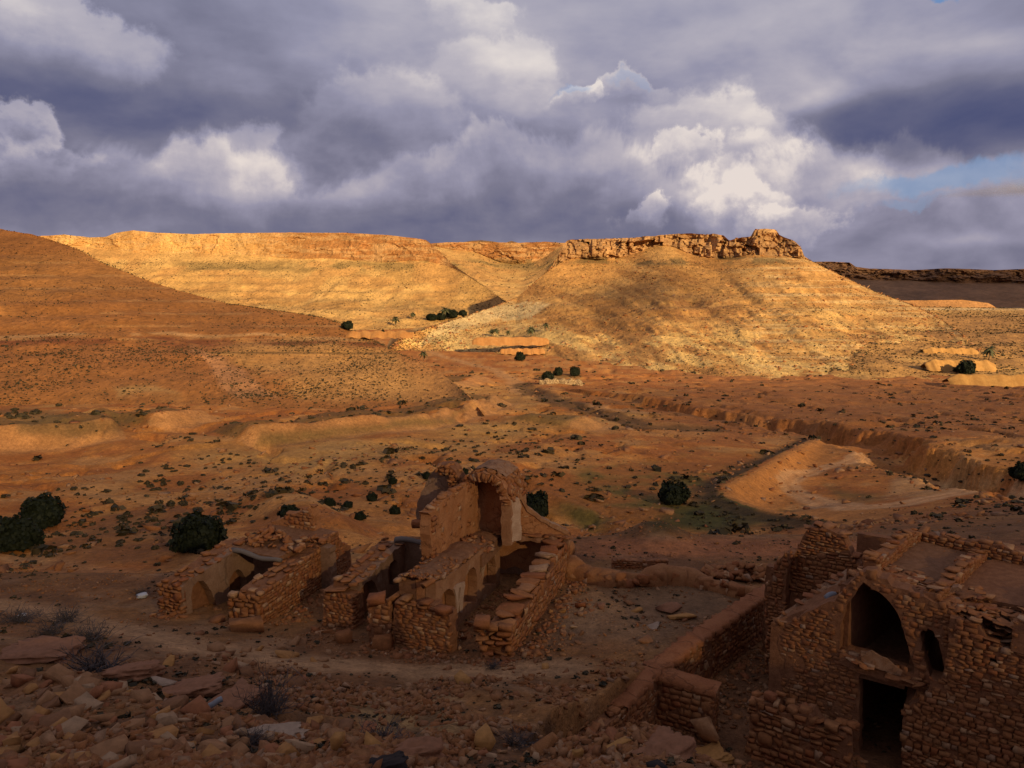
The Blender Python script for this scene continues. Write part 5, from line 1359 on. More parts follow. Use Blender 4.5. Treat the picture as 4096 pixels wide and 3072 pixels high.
    # right hand front, standing a little forward, coursed small stone
    H = trace(A, B, c4, [(1465, 690), (1560, 720), (1640, 730), (1700, 830), (1780, 870), (1900, 930), (2200, 1060), (2200, 1900), (1150, 1900), (1150, 1290), (1240, 1235), (1310, 1180), (1335, 1090), (1405, 1105), (1440, 950), (1455, 800)], .3)
    hb = trace(A, B, c4, [(1722, 958), (1760, 962), (1765, 995), (1725, 990)], .3)
    hw = ru.part('front_wall', *slab_mesh(A, B, .6, H, [hb], .24, seed=107, rough=.02), M_mortar, label='well coursed front of flat tan stones')
    lay(ru, hw, A, B, H, [hb], depth=.18, course=(.10, .16), length=(.17, .38), off=.255, fill=.97, tilt=.045, proud=.06)
    hz = profile(sorted([(p[0], p[1]) for p in H[:7]]))
    cap(ru, hw, A, B, .9, hz, off=.3, u0=H[0][0], u1=H[6][0], fill=.85, size=(.2, .45), h=(.05, .12))
    for k in range(70):      # broken slabs and stones above the front
        u = random.uniform(H[0][0] + .1, H[0][0] + 3.0); d = random.uniform(-.1, 1.3)
        p = Vector(P(u, d, 0)); z = hz(u) + .05 + .22 * max(d, 0)
        a = random.uniform(0, 3)
        ru.stone(hw, (p.x, p.y, z), (Vector((math.cos(a), math.sin(a), 0)), Vector((-math.sin(a), math.cos(a), 0)), Vector((0, 0, 1))), (random.uniform(.15, .5), random.uniform(.12, .35), random.uniform(.05, .14)), .18, True)
    # roof terrace
    e = Vector((.70, -.71, 0)); dd = Vector((.71, .70, 0)); O = Vector((9.0, 19.15, 0))
    def Rf(a, b, z): return O + e * a + dd * b + Vector((0, 0, z))
    def zr(a, b): return 4.46 - .07 * a - .02 * b
    rv = []
    na, nb = 44, 34
    for i in range(na):
        for j in range(nb):
            a = -.05 + 5.6 * i / (na - 1); b = 4.7 * j / (nb - 1)
            lip = .0
            z = zr(a, b) + .10 * (float(fbm(a * 1.3, b * 1.3, seed=111)) - .5) + (.06 if a < 1.9 else -.03)
            bb = b + (.14 * math.sin(a * 9) + .1 * math.sin(a * 23)) * (1 - j / nb)
            rv.append(Rf(a, bb - .1, z)[:])
    roof = ru.part('roof', rv, grid_faces(na, nb), M_dirt, True, 'flat roof terrace of packed earth')
    def prism(poly, z0, z1):
        n = len(poly)
        return [(x, y, z) for z in (z0, z1) for x, y in poly], [tuple(range(n))[::-1], tuple(range(n, 2 * n))] + [(k, (k + 1) % n, n + (k + 1) % n, n + k) for k in range(n)]
    xy = lambda v: (v[0], v[1])
    ru.part('roof_core', *prism([xy(P(6.8, 1.3, 0)), xy(Rf(5.6, 4.55, 0)), xy(Rf(.2, 4.5, 0)), xy(Rf(.2, .6, 0))], 4.2, 4.33), M_mortar)
    ru.part('partition_wall', *prism([(8.74, 18.97), (12.3, 22.4), (12.1, 22.6), (8.55, 19.15)], -.3, 4.3), M_mortar)
    for k in range(320):
        a = random.uniform(-.1, 1.7) if k < 200 else random.uniform(1.8, 5.3)
        b = abs(random.gauss(0, .7)) - .12 if k < 200 else random.uniform(-.1, .9)
        p = Rf(a, b, zr(a, b) + .06)
        q = random.uniform(-.5, .5)
        ru.stone(roof, p, (e * math.cos(q) + dd * math.sin(q), dd * math.cos(q) - e * math.sin(q), Vector((0, 0, 1))), (random.uniform(.2, .55), random.uniform(.15, .35), random.uniform(.03, .08)), .12, True)
    for k in range(420):
        a, b = random.uniform(0, 5.5), random.uniform(.1, 4.3); s_ = random.uniform(.03, .12)
        ru.stone(roof, Rf(a, b, zr(a, b) + .03), (e, dd, Vector((0, 0, 1))), (s_ * 1.4, s_, s_ * .5), .4, True)
    def parapet(a0, b0, a1, b1, h, th, seed, face=1):
        p, q = Rf(a0, b0, 0), Rf(a1, b1, 0)
        PA, PB = (p.x, p.y), (q.x, q.y)
        _, _, l = frame(PA, PB)
        z0, z1 = zr(a0, b0), zr(a1, b1)
        zt = profile([(l * t, z0 + (z1 - z0) * t + h * (1 + .25 * math.sin(t * 9 + seed))) for t in np.linspace(0, 1, 9)])
        po = [(0, min(z0, z1) - .3), (l, min(z0, z1) - .3)] + [(t, zt(t)) for t in np.linspace(l, 0, 9)]
        w = ru.part('parapet', *slab_mesh(PA, PB, th, po, [], 0, seed=seed), M_mortar)
        lay(ru, w, PA, PB, po, depth=.14, course=(.09, .15), length=(.16, .36), off=.03)
        lay(ru, w, (PA[0] - frame(PA, PB)[1].x * th, PA[1] - frame(PA, PB)[1].y * th), (PB[0] - frame(PA, PB)[1].x * th, PB[1] - frame(PA, PB)[1].y * th), po, depth=.14, course=(.09, .15), length=(.16, .36), off=.03, side=-1)
        cap(ru, w, PA, PB, th + .05, zt, fill=.9, size=(.16, .38), h=(.06, .12))
        return w
    parapet(.25, .55, .1, 4.5, .36, .34, 121)
    parapet(1.95, -.15, 1.85, 4.5, .30, .32, 122)
    parapet(3.9, -.2, 3.8, 4.5, .30, .36, 123)
    parapet(.05, 4.4, 5.6, 4.6, .38, .34, 124)
    hk = ru.part('wall_hook', *slab_mesh((A[0] + U.x * 2.0, A[1] + U.y * 2.0), B, .25, trace(A, B, c4, [(868, 395), (885, 368), (920, 362), (945, 372), (930, 385), (905, 382), (890, 402)]), [], .1, seed=126, rough=.01), M_slab)
    ru.finish()
build_granary()

def build_gable():
    ru = Ruin('gable_wall', 'standing stone end wall of a fallen vault, between the granary and the low mud capped wall', 'ruined wall', (8.9, 22, 0), cap=200)
    A, B = (7.45, 22.95), (10.3, 21.0)
    o = trace(A, B, c4, [(385, 650), (380, 530), (395, 400), (440, 290), (490, 200), (540, 98), (620, 100), (700, 128), (770, 150), (790, 230), (830, 300), (870, 350), (900, 520), (860, 700), (850, 470), (790, 465), (720, 480), (640, 470), (560, 530), (490, 545), (400, 505), (390, 650)])
    U, N, L = frame(A, B)
    w = ru.part('wall', *slab_mesh(A, B, .5, o, [], 0, seed=131, rough=.015), M_mortar)
    lay(ru, w, A, B, o, depth=.2, course=(.10, .17), length=(.16, .36), fill=.97, off=.02)
    tops = sorted([(p[0], p[1]) for p in o[1:12]])
    cap(ru, w, A, B, .55, profile(tops), u0=tops[0][0], u1=tops[-1][0], fill=.9, size=(.15, .35), h=(.06, .12))
    jo = trace(A, B, c4, [(262, 640), (258, 520), (285, 440), (300, 370), (345, 320), (400, 260), (440, 270), (400, 390), (385, 520), (390, 660), (380, 1000), (262, 1000)], .5)
    jo[-1] = (jo[-1][0], .2); jo[-2] = (jo[-2][0], .2)
    j = ru.part('jamb', *slab_mesh(A, B, .6, jo, [], .45, seed=133), M_mortar)
    lay(ru, j, A, B, jo, depth=.22, course=(.11, .2), length=(.15, .3), off=.465, tilt=.1)
    bw = ru.part('inner_wall', *slab_mesh(A, B, .3, [(.1, -.3), (1.9, -.3), (1.9, 3.0), (.1, 3.0)], [], -1.2, seed=134), M_mortar)
    ru.finish()
build_gable()

def build_stub():
    ru = Ruin('stone_pier', 'low stub of big rounded stones in front of the granary doorway', 'ruined wall', (7, 17.7, 0), cap=120)
    A, B = (5.95, 18.4), (8.05, 16.9)
    o = trace(A, B, c4, [(60, 1900), (115, 1600), (150, 1440), (165, 1240), (330, 1240), (345, 1310), (560, 1320), (600, 1400), (700, 1440), (790, 1440), (790, 1900)])
    o[0] = (o[0][0], -.4); o[-1] = (o[-1][0], -.4)
    w = ru.part('wall', *slab_mesh(A, B, .6, o, [], -.018, seed=141), M_mortar)
    lay(ru, w, A, B, o, depth=.3, course=(.15, .25), length=(.22, .48), tilt=.07, proud=.05)
    tz = sorted([(p[0], p[1]) for p in o[2:10]])
    cap(ru, w, A, B, .6, profile(tz), u0=tz[0][0], u1=tz[-1][0], fill=.8, size=(.22, .36), h=(.14, .24))
    A2, B2 = (6.0, 18.95), (5.95, 18.4)
    ru.finish()
build_stub()

def build_retaining():
    ru = Ruin('retaining_wall', 'low stone retaining wall with a flat red mud capping along the sunken passage', 'wall', (5.5, 21, .5), cap=250)
    pts = RETAIN[:-1][::-1]      # front to back
    zts = [1.62, 1.42, 1.4, 1.4, 1.4, 1.42]
    for k, ((a, b), (z0, z1)) in enumerate(zip(zip(pts[:-1], pts[1:]), zip(zts[:-1], zts[1:]))):
        U, N, L = frame(a, b)
        o = [(-.02, -.5 if k else .3), (L + .02, -.5), (L + .02, z1), (-.02, z0)]
        w = ru.part('wall', *slab_mesh(a, b, .5, o, [], .0, seed=151 + k, rough=.012), M_mortar)
        lay(ru, w, a, b, o, depth=.2, course=(.12, .22), length=(.16, .36), off=.0, tilt=.12, fill=.95, proud=.05)
        if k >= 1:
            cv = []
            n = max(4, int(L / .13))
            for i in range(n + 1):
                t = i / n; p = Vector((a[0], a[1], 0)).lerp(Vector((b[0], b[1], 0)), t); z = z0 + (z1 - z0) * t + .05
                wob = .04 * math.sin(i * 1.7 + k) + random.uniform(-.07, .05)
                for nn_, dz in ((.05 + wob, -.12), (.05 + wob, .015), (-.1, .03), (-.5, .03), (-.57 + wob, .01), (-.58 + wob, -.14)):
                    q = p + N * nn_; cv.append((q.x, q.y, z + dz + random.uniform(-.01, .01)))
            ru.part('capping', cv, grid_faces(n + 1, 6), M_capmud, False)
        else:
            cap(ru, w, a, b, .6, profile([(0, z0), (L, z1)]), fill=.9, size=(.12, .35), h=(.06, .14))
    # short cross wall that makes the T
    TA, TB = (3.95, 19.75), (5.32, 19.0)
    U, N, L = frame(TA, TB)
    o = [(.0, -.4), (L, -.4), (L, 1.32), (0, 1.4)]
    t = ru.part('cross_wall', *slab_mesh(TA, TB, .55, o, [], .0, seed=161, rough=.012), M_mortar)
    lay(ru, t, TA, TB, o, depth=.22, course=(.13, .24), length=(.2, .42), off=.02, tilt=.1)
    lay(ru, t, TB, (TB[0] - N.x * .55, TB[1] - N.y * .55), [(0, -.4), (.55, -.4), (.55, 1.3), (0, 1.3)], depth=.2, course=(.12, .2), length=(.2, .34), off=.02)
    ru.stone(t, (4.95, 18.85, .45), (U, N, Vector((0, 0, 1))), (.95, .4, .75), .15, True)
    cv = []
    for i in range(8):
        p = Vector((TA[0], TA[1], 0)) + U * (L + .06) * i / 7
        for nn_, dz in ((.05, -.1), (.05, .015), (-.3, .03), (-.6, .02)):
            q = p + N * nn_; cv.append((q.x, q.y, 1.42 + dz - .06 * i / 7 + random.uniform(-.012, .012)))
    ru.part('capping', cv, grid_faces(8, 4), M_capmud, False)
    # small spur on the uphill side
    U, N, L = frame((3.2, 19.6), (3.9, 19.3))
    s = ru.part('spur', *slab_mesh((3.1, 19.55), (3.75, 19.45), .5, [(0, .7), (.65, .7), (.65, 1.42), (0, 1.36)], [], 0, seed=163), M_capmud)
    ru.finish()
build_retaining()

M_boulder = mud_mat('boulder_stone', (0.30, 0.155, 0.07), (0.36, 0.20, 0.095), .9, 2.5)
# low rounded enclosure wall of boulders and mud at the far side of the courtyard
def lump_mesh(pts, r, seed, rough=.25, seg=10, res=.16):
    """a lumpy bank following a line; r: (half width, height)"""
    V, rows = [], 0
    for (a, b) in zip(pts[:-1], pts[1:]):
        L = math.hypot(b[0] - a[0], b[1] - a[1]); n = max(1, int(L / res))
        for i in range(n):
            t = i / n; x, y = a[0] + (b[0] - a[0]) * t, a[1] + (b[1] - a[1]) * t
            U, N, _ = frame(a, b)
            k = 1 + rough * (float(fbm(x * 1.3, y * 1.3, seed=seed, octaves=4)) - .5) * 3
            w, h = r[0] * k, r[1] * (a[2] + (b[2] - a[2]) * t) * (.75 + .25 * k)
            g = gz(x, y)
            for j in range(seg):
                q = math.pi * j / (seg - 1)
                n_ = math.cos(q) * w; zz = math.sin(q) ** .6 * h
                f = 1 + .25 * (float(fbm(x * 3 + n_, y * 3 + zz * 3, seed=seed + 1)) - .5)
                V.append((x + N.x * n_ * f, y + N.y * n_ * f, g - .12 + zz * f))
            rows += 1
    return V, grid_faces(rows, seg)
def build_enclosure():
    t = Ruin('enclosure_wall', 'low curved enclosure wall of mud and boulders at the back of the courtyard', 'wall', (4, 28, .8), cap=60)
    P = [hit(*p) for p in [(558, 578), (585, 582), (617, 586), (640, 586), (664, 583), (690, 584), (712, 590), (745, 598), (770, 604)]]
    hs = [1.5, 1.15, 1.0, 1.0, 1.25, 1.1, .75, .75, .8]
    pts = [(p[0], p[1] + .2, h) for p, h in zip(P, hs)]
    w = t.part('wall', *lump_mesh(pts, (.42, .6), 201, .4, 12, .1), M_boulder, False)
    for k in range(60):
        i = random.randrange(len(pts) - 1); tt = random.random()
        x = pts[i][0] + (pts[i + 1][0] - pts[i][0]) * tt; y = pts[i][1] + (pts[i + 1][1] - pts[i][1]) * tt
        g = gz(x, y); s = random.uniform(.2, .45)
        t.stone(w, (x + random.uniform(-.1, .1), y - .30, g + random.uniform(.05, .4)), (Vector((1, 0, 0)), Vector((0, 1, 0)), Vector((0, 0, 1))), (s * 1.3, s * .8, s), .25, False)
    t.finish()
    for lab, px, py, d in (('big rounded tan boulder behind the right end of the vaulted ruin', 508 + 52, 556, (1.25, .9, .85)), ('upright tan boulder at the left end of the curved enclosure wall', 571, 578, (1.15, .9, 1.0)), ('rounded boulder leaning on the right end of the low enclosure wall', 753, 601, (.75, .6, .65))):
        v, f = unit_stone(900 + px, 5, .75, .012); v = v * (1 + .5 * (fbm(v[:, 0] * 3, v[:, 1] * 3, v[:, 2] * 3, seed=px, octaves=4) - .5))[:, None]
        p = on_ground(px, py)
        m = mesh_from('boulder', v * np.array(d), f, M_boulder, True)
        thing('boulder', lab, 'boulder', (p.x, p.y, p.z + d[2] * .35), random.uniform(0, 3), None, m)
    # fragment of a low straight wall just beyond, and the white rubble by the gable
    a, b = hit(612, 569), hit(668, 571)
    f = Ruin('wall_fragment', 'short low dark stone wall fragment beyond the curved enclosure wall', 'wall', (a[0], a[1], gz(*a)), cap=40)
    U, N, L = frame(a, b); g = gz(*a)
    o = [(0, g - .3), (L, g - .3), (L, g + .38), (L * .5, g + .32), (0, g + .34)]
    w = f.part('wall', *slab_mesh(a, b, .35, o, [], 0, seed=211), M_mortar)
    lay(f, w, a, b, o, depth=.16, course=(.09, .14), length=(.15, .35))
    f.finish()
    h = Ruin('rubble_heap', 'heap of pale lime rubble slabs beside the dark gable wall', 'rubble', (8, 28.5, .5), cap=110)
    c = on_ground(742, 580)
    v, fc = unit_stone(931, 3, .8, .03)
    v = v * (1 + .35 * (fbm(v[:, 0] * 5, v[:, 1] * 5, v[:, 2] * 5, seed=77, octaves=3) - .5))[:, None]
    w = h.part('mound', v * np.array((2.6, 1.0, .55)) + np.array((c.x, c.y + .5, c.z + .02)), fc, M_dirt, False)
    heap(h, w, (c.x, c.y + .3, c.z + .1), 1.5, .6, .35, 110, (.15, .5))
    h.finish()
build_enclosure()

# ------------------------------------------------------------------ plants
def leaf_mat(name, a, b_):
    m, T, b = material(name)
    r = T.new('ShaderNodeNewGeometry').outputs['Random Per Island']
    T.nt.links.new(T.mix(r, a, b_), b.inputs['Base Color'])
    b.inputs['Roughness'].default_value = .7
    return m
M_leaf = leaf_mat('dark_foliage', (0.006, 0.009, 0.0035), (0.017, 0.020, 0.007))
M_scrub = leaf_mat('scrub_foliage', (0.024, 0.020, 0.009), (0.085, 0.058, 0.026))
M_twig = leaf_mat('dry_twigs', (0.055, 0.042, 0.038), (0.11, 0.085, 0.07))
M_palm = leaf_mat('palm_frond', (0.05, 0.055, 0.02), (0.11, 0.10, 0.045))
M_bark, _T, _b = material('bark'); _b.inputs['Base Color'].default_value = (0.10, 0.065, 0.04, 1)

def dome_leaves(n, seed, leaf, squash=.8, lumps=7, inner=.55):
    """leaf sized faces spread through a lumpy half dome of radius one half"""
    r = np.random.default_rng(seed)
    th = r.uniform(0, 2 * math.pi, lumps); ph = r.uniform(.1, 1.25, lumps)
    C = np.stack([np.cos(th) * np.cos(ph), np.sin(th) * np.cos(ph), np.sin(ph)], -1)
    d = r.normal(0, 1, (n, 3)); d[:, 2] = np.abs(d[:, 2]) * 1.05 - .08; d /= np.linalg.norm(d, axis=1)[:, None]
    lump = (np.clip(d @ C.T, 0, 1) ** 14).max(1)
    rad = .5 * (.68 + .38 * lump) * r.uniform(inner, 1.0, n) ** .45
    p = d * rad[:, None] * np.array((1, 1, squash * 2 * .62))
    p[:, 2] += .08
    a = r.normal(0, 1, (n, 3)); a -= (a * d).sum(1)[:, None] * d * r.uniform(.1, 1, n)[:, None]; a /= np.linalg.norm(a, axis=1)[:, None]
    b = np.cross(a, d + r.normal(0, .5, (n, 3))); b /= np.linalg.norm(b, axis=1)[:, None]
    s = leaf * r.uniform(.6, 1.4, n)[:, None]
    V = np.stack([p - a * s * .5, p + b * s * .42, p + a * s * .5, p - b * s * .42], 1).reshape(-1, 3)
    F = np.arange(n * 4).reshape(n, 4)
    return V, F
def core_dome(seed, k=.36, squash=.8):
    v, f = unit_stone(seed, 3, .9, .02)
    v = v * np.array((k * 2, k * 2, k * 2 * squash)); v[:, 2] += k * squash * .75
    return v, f
def join(parts):
    V, F, n = [], [], 0
    for v, f in parts:
        f = np.asarray(f)
        if f.shape[1] == 4: f = np.concatenate([f[:, [0, 1, 2]], f[:, [0, 2, 3]]])
        V.append(v); F.append(f + n); n += len(v)
    return np.concatenate(V), np.concatenate(F)
BUSH_ME = [mesh_from('crown', *join([dome_leaves(3600, 40 + k, .072, .8, 11, .35), core_dome(60 + k, .2, .75)]), M_leaf) for k in range(4)]
STEM_ME = mesh_from('stem', *log_mesh((0, 0, -.1), (0.02, .01, .45), .05, 5), M_bark)
def big_bush(px, base, w, h, label, k, group=None, lean=0.0):
    p = hit_any(px, base) if base < 400 else on_ground(px, base)
    d = math.sqrt(p.x ** 2 + p.y ** 2 + (p.z - EYE) ** 2); m = d / FPX * 1.02
    t = thing('round_bush', label, 'bush', p, random.uniform(0, 6.28), group)
    c = obj('crown', BUSH_ME[k % 4], t); c.scale = (w * m * .98, w * m * .98, h * m * (1.5 if base > 400 else 1.9))
    s = obj('stem', STEM_ME, t); s.scale = (w * m * .6, w * m * .6, h * m)
    return t
BIG = [(17, 548, 47, 35, 'large dark bush at the foot of the slope on the far left edge'),
       (41, 526, 42, 31, 'large dark bush just behind the bush on the far left edge'),
       (200, 548, 54, 40, 'big round dark green bush right behind the small roofless ruin'),
       (289, 517, 24, 14, 'low bush beyond the broken back wall of the small roofless ruin'),
       (329, 506, 14, 11, 'small green bush in line with the ridge beyond the small ruin'),
       (348, 508, 13, 8, 'low flat green bush next to two rounder ones beyond the small ruin'),
       (359, 520, 15, 10, 'green bush nearest the left end wall of the vaulted ruin'),
       (372, 501, 13, 10, 'round green bush uphill of the group left of the vaulted ruin'),
       (395, 514, 12, 11, 'green bush close left of the tall rounded plaster wall'),
       (393, 484, 11, 8, 'small bush on the red flat well beyond the tall rounded plaster wall'),
       (427, 479, 10, 9, 'small bush showing over the tall rounded plaster wall'),
       (465, 475, 9, 8, 'small bush showing between the two vault remnants'),
       (537, 517, 33, 31, 'big round dark bush right behind the vaulted ruin'),
       (508, 482, 9, 16, 'tall narrow bush showing behind the crown of the broken vault'),
       (673, 503, 36, 26, 'large round bush standing alone in the green field'),
       (1022, 481, 22, 17, 'dark bush at the right edge beside the gully'),
       (548, 379.5, 14, 8, 'left one of three round trees in the walled green plot'),
       (558, 375.5, 11, 8, 'back one of three round trees in the walled green plot'),
       (575, 376, 13, 9, 'right one of three round trees in the walled green plot'),
       (520, 360.5, 13, 8, 'bushy tree between the palms and the walled green plot'),
       (348, 329, 14, 8, 'round dark tree where the near hill meets the valley'),
       (432, 320, 14, 6, 'leftmost tree of the oasis grove'),
       (452, 317.5, 16, 8, 'broad tree under the tall palm of the oasis grove'),
       (441, 319.5, 12, 6, 'low tree in front of the palm in the oasis grove'),
       (463, 316, 10, 6, 'rightmost tree of the oasis grove'),
       (966, 373.5, 20, 11, 'round tree on the terrace above the yellow earth dam on the right'),
       (378, 335.5, 5, 5, 'left of two tiny trees on the terrace beside the near hill'),
       (383, 335, 5, 5, 'right of two tiny trees on the terrace beside the near hill')]
for k, (px, b, w, h, lab) in enumerate(BIG): big_bush(px, b, w, h, lab, k)

def palm_mesh(seed):
    r = np.random.default_rng(seed); V, F = [], []
    for k in range(44):
        a = r.uniform(0, 2 * math.pi); e = r.uniform(-.7, 1.3); L = r.uniform(.75, 1.05)
        d = np.array((math.cos(a) * math.cos(e), math.sin(a) * math.cos(e), math.sin(e))); s = np.array((-math.sin(a), math.cos(a), 0))
        pts = []
        for t in np.linspace(0, 1, 5):
            p = d * L * t + np.array((0, 0, -.55 * t * t * L)); w = .13 * math.sin(math.pi * (t * .85 + .1))
            pts.append((p - s * w + np.array((0, 0, -w * .6)), p, p + s * w + np.array((0, 0, -w * .6))))
        n = len(V)
        for q in pts: V += [x for x in q]
        for i in range(4):
            for j in range(2): F.append((n + i * 3 + j, n + i * 3 + j + 1, n + i * 3 + j + 4, n + i * 3 + j + 3))
    return np.array(V), np.array(F)
PALM_ME = [mesh_from('crown', *palm_mesh(80 + k), M_palm) for k in range(3)]
TRUNK_ME = mesh_from('trunk', *log_mesh((0, 0, -.08), (0.03, .02, 1.0), .05, 9), M_bark)
PALMS = [(396, 326, 315, 'palm at the left of the oasis slope with a bush at its foot'), (413, 318.5, 311, 'palm halfway between the leftmost palm and the oasis grove'),
         (445, 319, 305, 'tall palm rising out of the oasis grove'), (423.4, 361, 349.5, 'lone palm on the valley floor at the toe of the near hill'),
         (492, 335.8, 327.5, 'left palm of the pair on the straight earth terrace'), (496, 336, 327, 'right palm of the pair on the straight earth terrace'),
         (508, 336, 329.5, 'short palm between the pair and the tall palm on the straight terrace'), (531, 336.3, 324.5, 'tall palm at the right end of the straight earth terrace'),
         (546, 330, 321.5, 'slim palm upslope of the right end of the straight terrace'), (525, 348.5, 340.5, 'palm on the small terrace just below the straight earth terrace'),
         (989, 359, 345.5, 'palm on the upper terrace at the far right')]
for k, (px, b, tpy, lab) in enumerate(PALMS):
    p = hit_any(px, b); d = p.length; H = (b - tpy) * d / FPX * 1.02
    t = thing('palm_tree', lab, 'palm tree', p, random.uniform(0, 6.28))
    c = obj('crown', PALM_ME[k % 3], t, (0, 0, H * .66)); c.scale = (H * .5,) * 3
    s = obj('trunk', TRUNK_ME, t); s.scale = (H * .55, H * .55, H * .68)
for px, lab in ((483, 'left bare post by the palms on the straight terrace'), (486, 'right bare post by the palms on the straight terrace')):
    p = hit_any(px, 336.4); s = thing('bare_post', lab, 'post', p, 0, None, TRUNK_ME); s.scale = (2.6, 2.6, 5.2 * p.length / FPX)

# small shrubs: the ones that show largest one by one, the rest as a mass
SHRUB_ME = [mesh_from('shrub', *join([dome_leaves(120, 140 + k, .22, .62, 5), core_dome(160 + k, .24, .6)]), M_scrub) for k in range(5)]
SHRUBS = [  # area in the photo, how many, width in pixels, wording
    ([(140, 462), (205, 462), (205, 492), (140, 492)], 34, (4, 8.5), 'dark cushion shrub on the slope below the notch in the broken dam', 'shrubs below the broken dam'),
    ([(200, 455), (250, 452), (250, 478), (210, 482)], 16, (3, 6), 'small dark shrub right of the shrub cluster below the broken dam', 'shrubs below the broken dam'),
    ([(205, 505), (262, 492), (262, 515), (212, 528)], 22, (4, 8), 'brown shrub on the bare bank above the big round bush', 'shrubs on the bare bank'),
    ([(110, 515), (205, 500), (212, 540), (120, 560)], 34, (4, 11), 'dark scrub bush on the shady slope left of the big round bush', 'scrub on the shady slope'),
    ([(262, 470), (360, 452), (420, 455), (420, 500), (300, 500)], 34, (2.5, 5), 'small shrub on the red eroded ground beyond the small ruin', 'shrubs on the eroded red ground'),
    ([(430, 430), (560, 425), (600, 460), (560, 490), (480, 465)], 36, (2.5, 5.5), 'small shrub among the gullies beyond the vaulted ruin', 'shrubs among the gullies'),
    ([(560, 400), (700, 410), (800, 435), (720, 445), (600, 425)], 30, (2.5, 4.5), 'small shrub on the valley floor left of the gully', 'shrubs on the valley floor'),
    ([(820, 440), (1020, 470), (1020, 492), (900, 500), (800, 480)], 24, (2.5, 5), 'small shrub near the looping dirt track', 'shrubs near the looping track'),
    ([(5, 405), (70, 405), (70, 420), (5, 422)], 14, (4, 9), 'dark bush in the row at the foot of the near hill', 'bushes at the foot of the near hill'),
    ([(560, 535), (760, 530), (760, 560), (570, 575)], 20, (3, 7), 'low dry shrub on the red ground behind the courtyard', 'dry shrubs behind the courtyard'),
    ([(860, 505), (1030, 495), (1030, 540), (880, 530)], 26, (3, 8), 'brown scrub on the slope behind the granary roof', 'scrub behind the granary')]
ORD = ['closest', 'second closest', 'third closest', 'fourth closest', 'fifth closest', 'sixth closest', 'seventh closest', 'eighth closest', 'ninth closest', 'tenth closest'] + ['%dth closest' % n for n in range(11, 80)]
def single_out(items, marks):
    """labels that tell alike things apart: look, then rank and side of the nearest landmark"""
    cells = {}
    for o, x, y, look in items:
        m = min(marks, key=lambda q: math.hypot(q[0] - x, (q[1] - y) * 1.3))
        dx, dy = x - m[0], (y - m[1]) * 1.6
        side = ('right of' if dx > 0 else 'left of') if abs(dx) > abs(dy) else ('below' if dy > 0 else 'above')
        cells.setdefault((m, side), []).append((math.hypot(dx, dy), o, look))
    for (m, side), lst in cells.items():
        for k, (_, o, look) in enumerate(sorted(lst, key=lambda q: q[0])):
            o['label'] = '%s, %s %s %s' % (look, ORD[k], side, m[2])
MARKS = [(127, 434, 'the notch in the broken dam'), (200, 530, 'the big round bush'), (289, 512, 'the low bush behind the small ruin'), (345, 505, 'the flat green bush'), (393, 480, 'the bush on the red flat'), (427, 475, 'the bush over the plaster wall'),
         (496, 403, 'the toe of the near hill'), (553, 376, 'the walled green plot'), (673, 490, 'the bush in the green field'), (537, 502, 'the bush behind the vaulted ruin'), (816, 440, 'the far end of the earth bank'), (790, 482, 'the bend of the looping track'),
         (1020, 472, 'the bush by the gully'), (30, 530, 'the two large left edge bushes'), (60, 440, 'the broken dam'), (640, 583, 'the curved enclosure wall'), (742, 580, 'the pale rubble heap'), (940, 535, 'the granary roof'), (820, 530, 'the gable wall')]
shr = random.Random(5)
named = []
for poly, n, (w0, w1), lab, grp in SHRUBS:
    xs = [q[0] for q in poly]; ys = [q[1] for q in poly]; k = 0
    while k < n:
        x, y = shr.uniform(min(xs), max(xs)), shr.uniform(min(ys), max(ys))
        if not pip(x, y, poly): continue
        k += 1
        wp = shr.uniform(w0, w1)
        p = on_ground(x, y, .02); d = math.sqrt(p.x ** 2 + p.y ** 2 + (p.z - EYE) ** 2); w = wp * d / FPX
        o = thing('shrub', lab, 'shrub', p, shr.uniform(0, 6.28), grp, SHRUB_ME[k % 5]); o.scale = (w, w * shr.uniform(.8, 1.1), w * shr.uniform(.6, 1.0))
        named.append((o, x, y, ('tiny' if wp < 3.4 else 'small' if wp < 5.5 else 'sturdy') + ' dark shrub'))
single_out(named, MARKS)
def scatter(name, pos, size, geo, mat, seed, squash=(1, 1, 1), kind='stuff', flat=False):
    r = np.random.default_rng(seed); n = len(pos); V, F, off = [], [], 0
    which = r.integers(0, len(geo), n)
    for g, (v, f) in enumerate(geo):
        idx = np.where(which == g)[0]
        if not len(idx): continue
        a = r.uniform(0, 2 * math.pi, len(idx)); ca, sa = np.cos(a), np.sin(a)
        sx = size[idx] * r.uniform(.75, 1.3, len(idx)); sy = size[idx] * r.uniform(.7, 1.1, len(idx)); sz = size[idx] * squash[2] * r.uniform(.7, 1.25, len(idx))
        x, y, z = v[None, :, 0] * sx[:, None], v[None, :, 1] * sy[:, None], v[None, :, 2] * sz[:, None]
        if flat:
            tx, ty = r.normal(0, .25, len(idx)), r.normal(0, .25, len(idx))
            z = z + x * tx[:, None] + y * ty[:, None]
        P = np.stack([x * ca[:, None] - y * sa[:, None] + pos[idx, 0:1], x * sa[:, None] + y * ca[:, None] + pos[idx, 1:2], z + pos[idx, 2:3]], -1)
        f3 = np.asarray(f)
        if f3.shape[1] == 4: f3 = np.concatenate([f3[:, [0, 1, 2]], f3[:, [0, 2, 3]]])
        V.append(P.reshape(-1, 3)); F.append((f3[None] + (np.arange(len(idx)) * len(v))[:, None, None]).reshape(-1, 3) + off); off += len(idx) * len(v)
    return obj(name, mesh_from(name, np.concatenate(V), np.concatenate(F), mat), kind=kind)
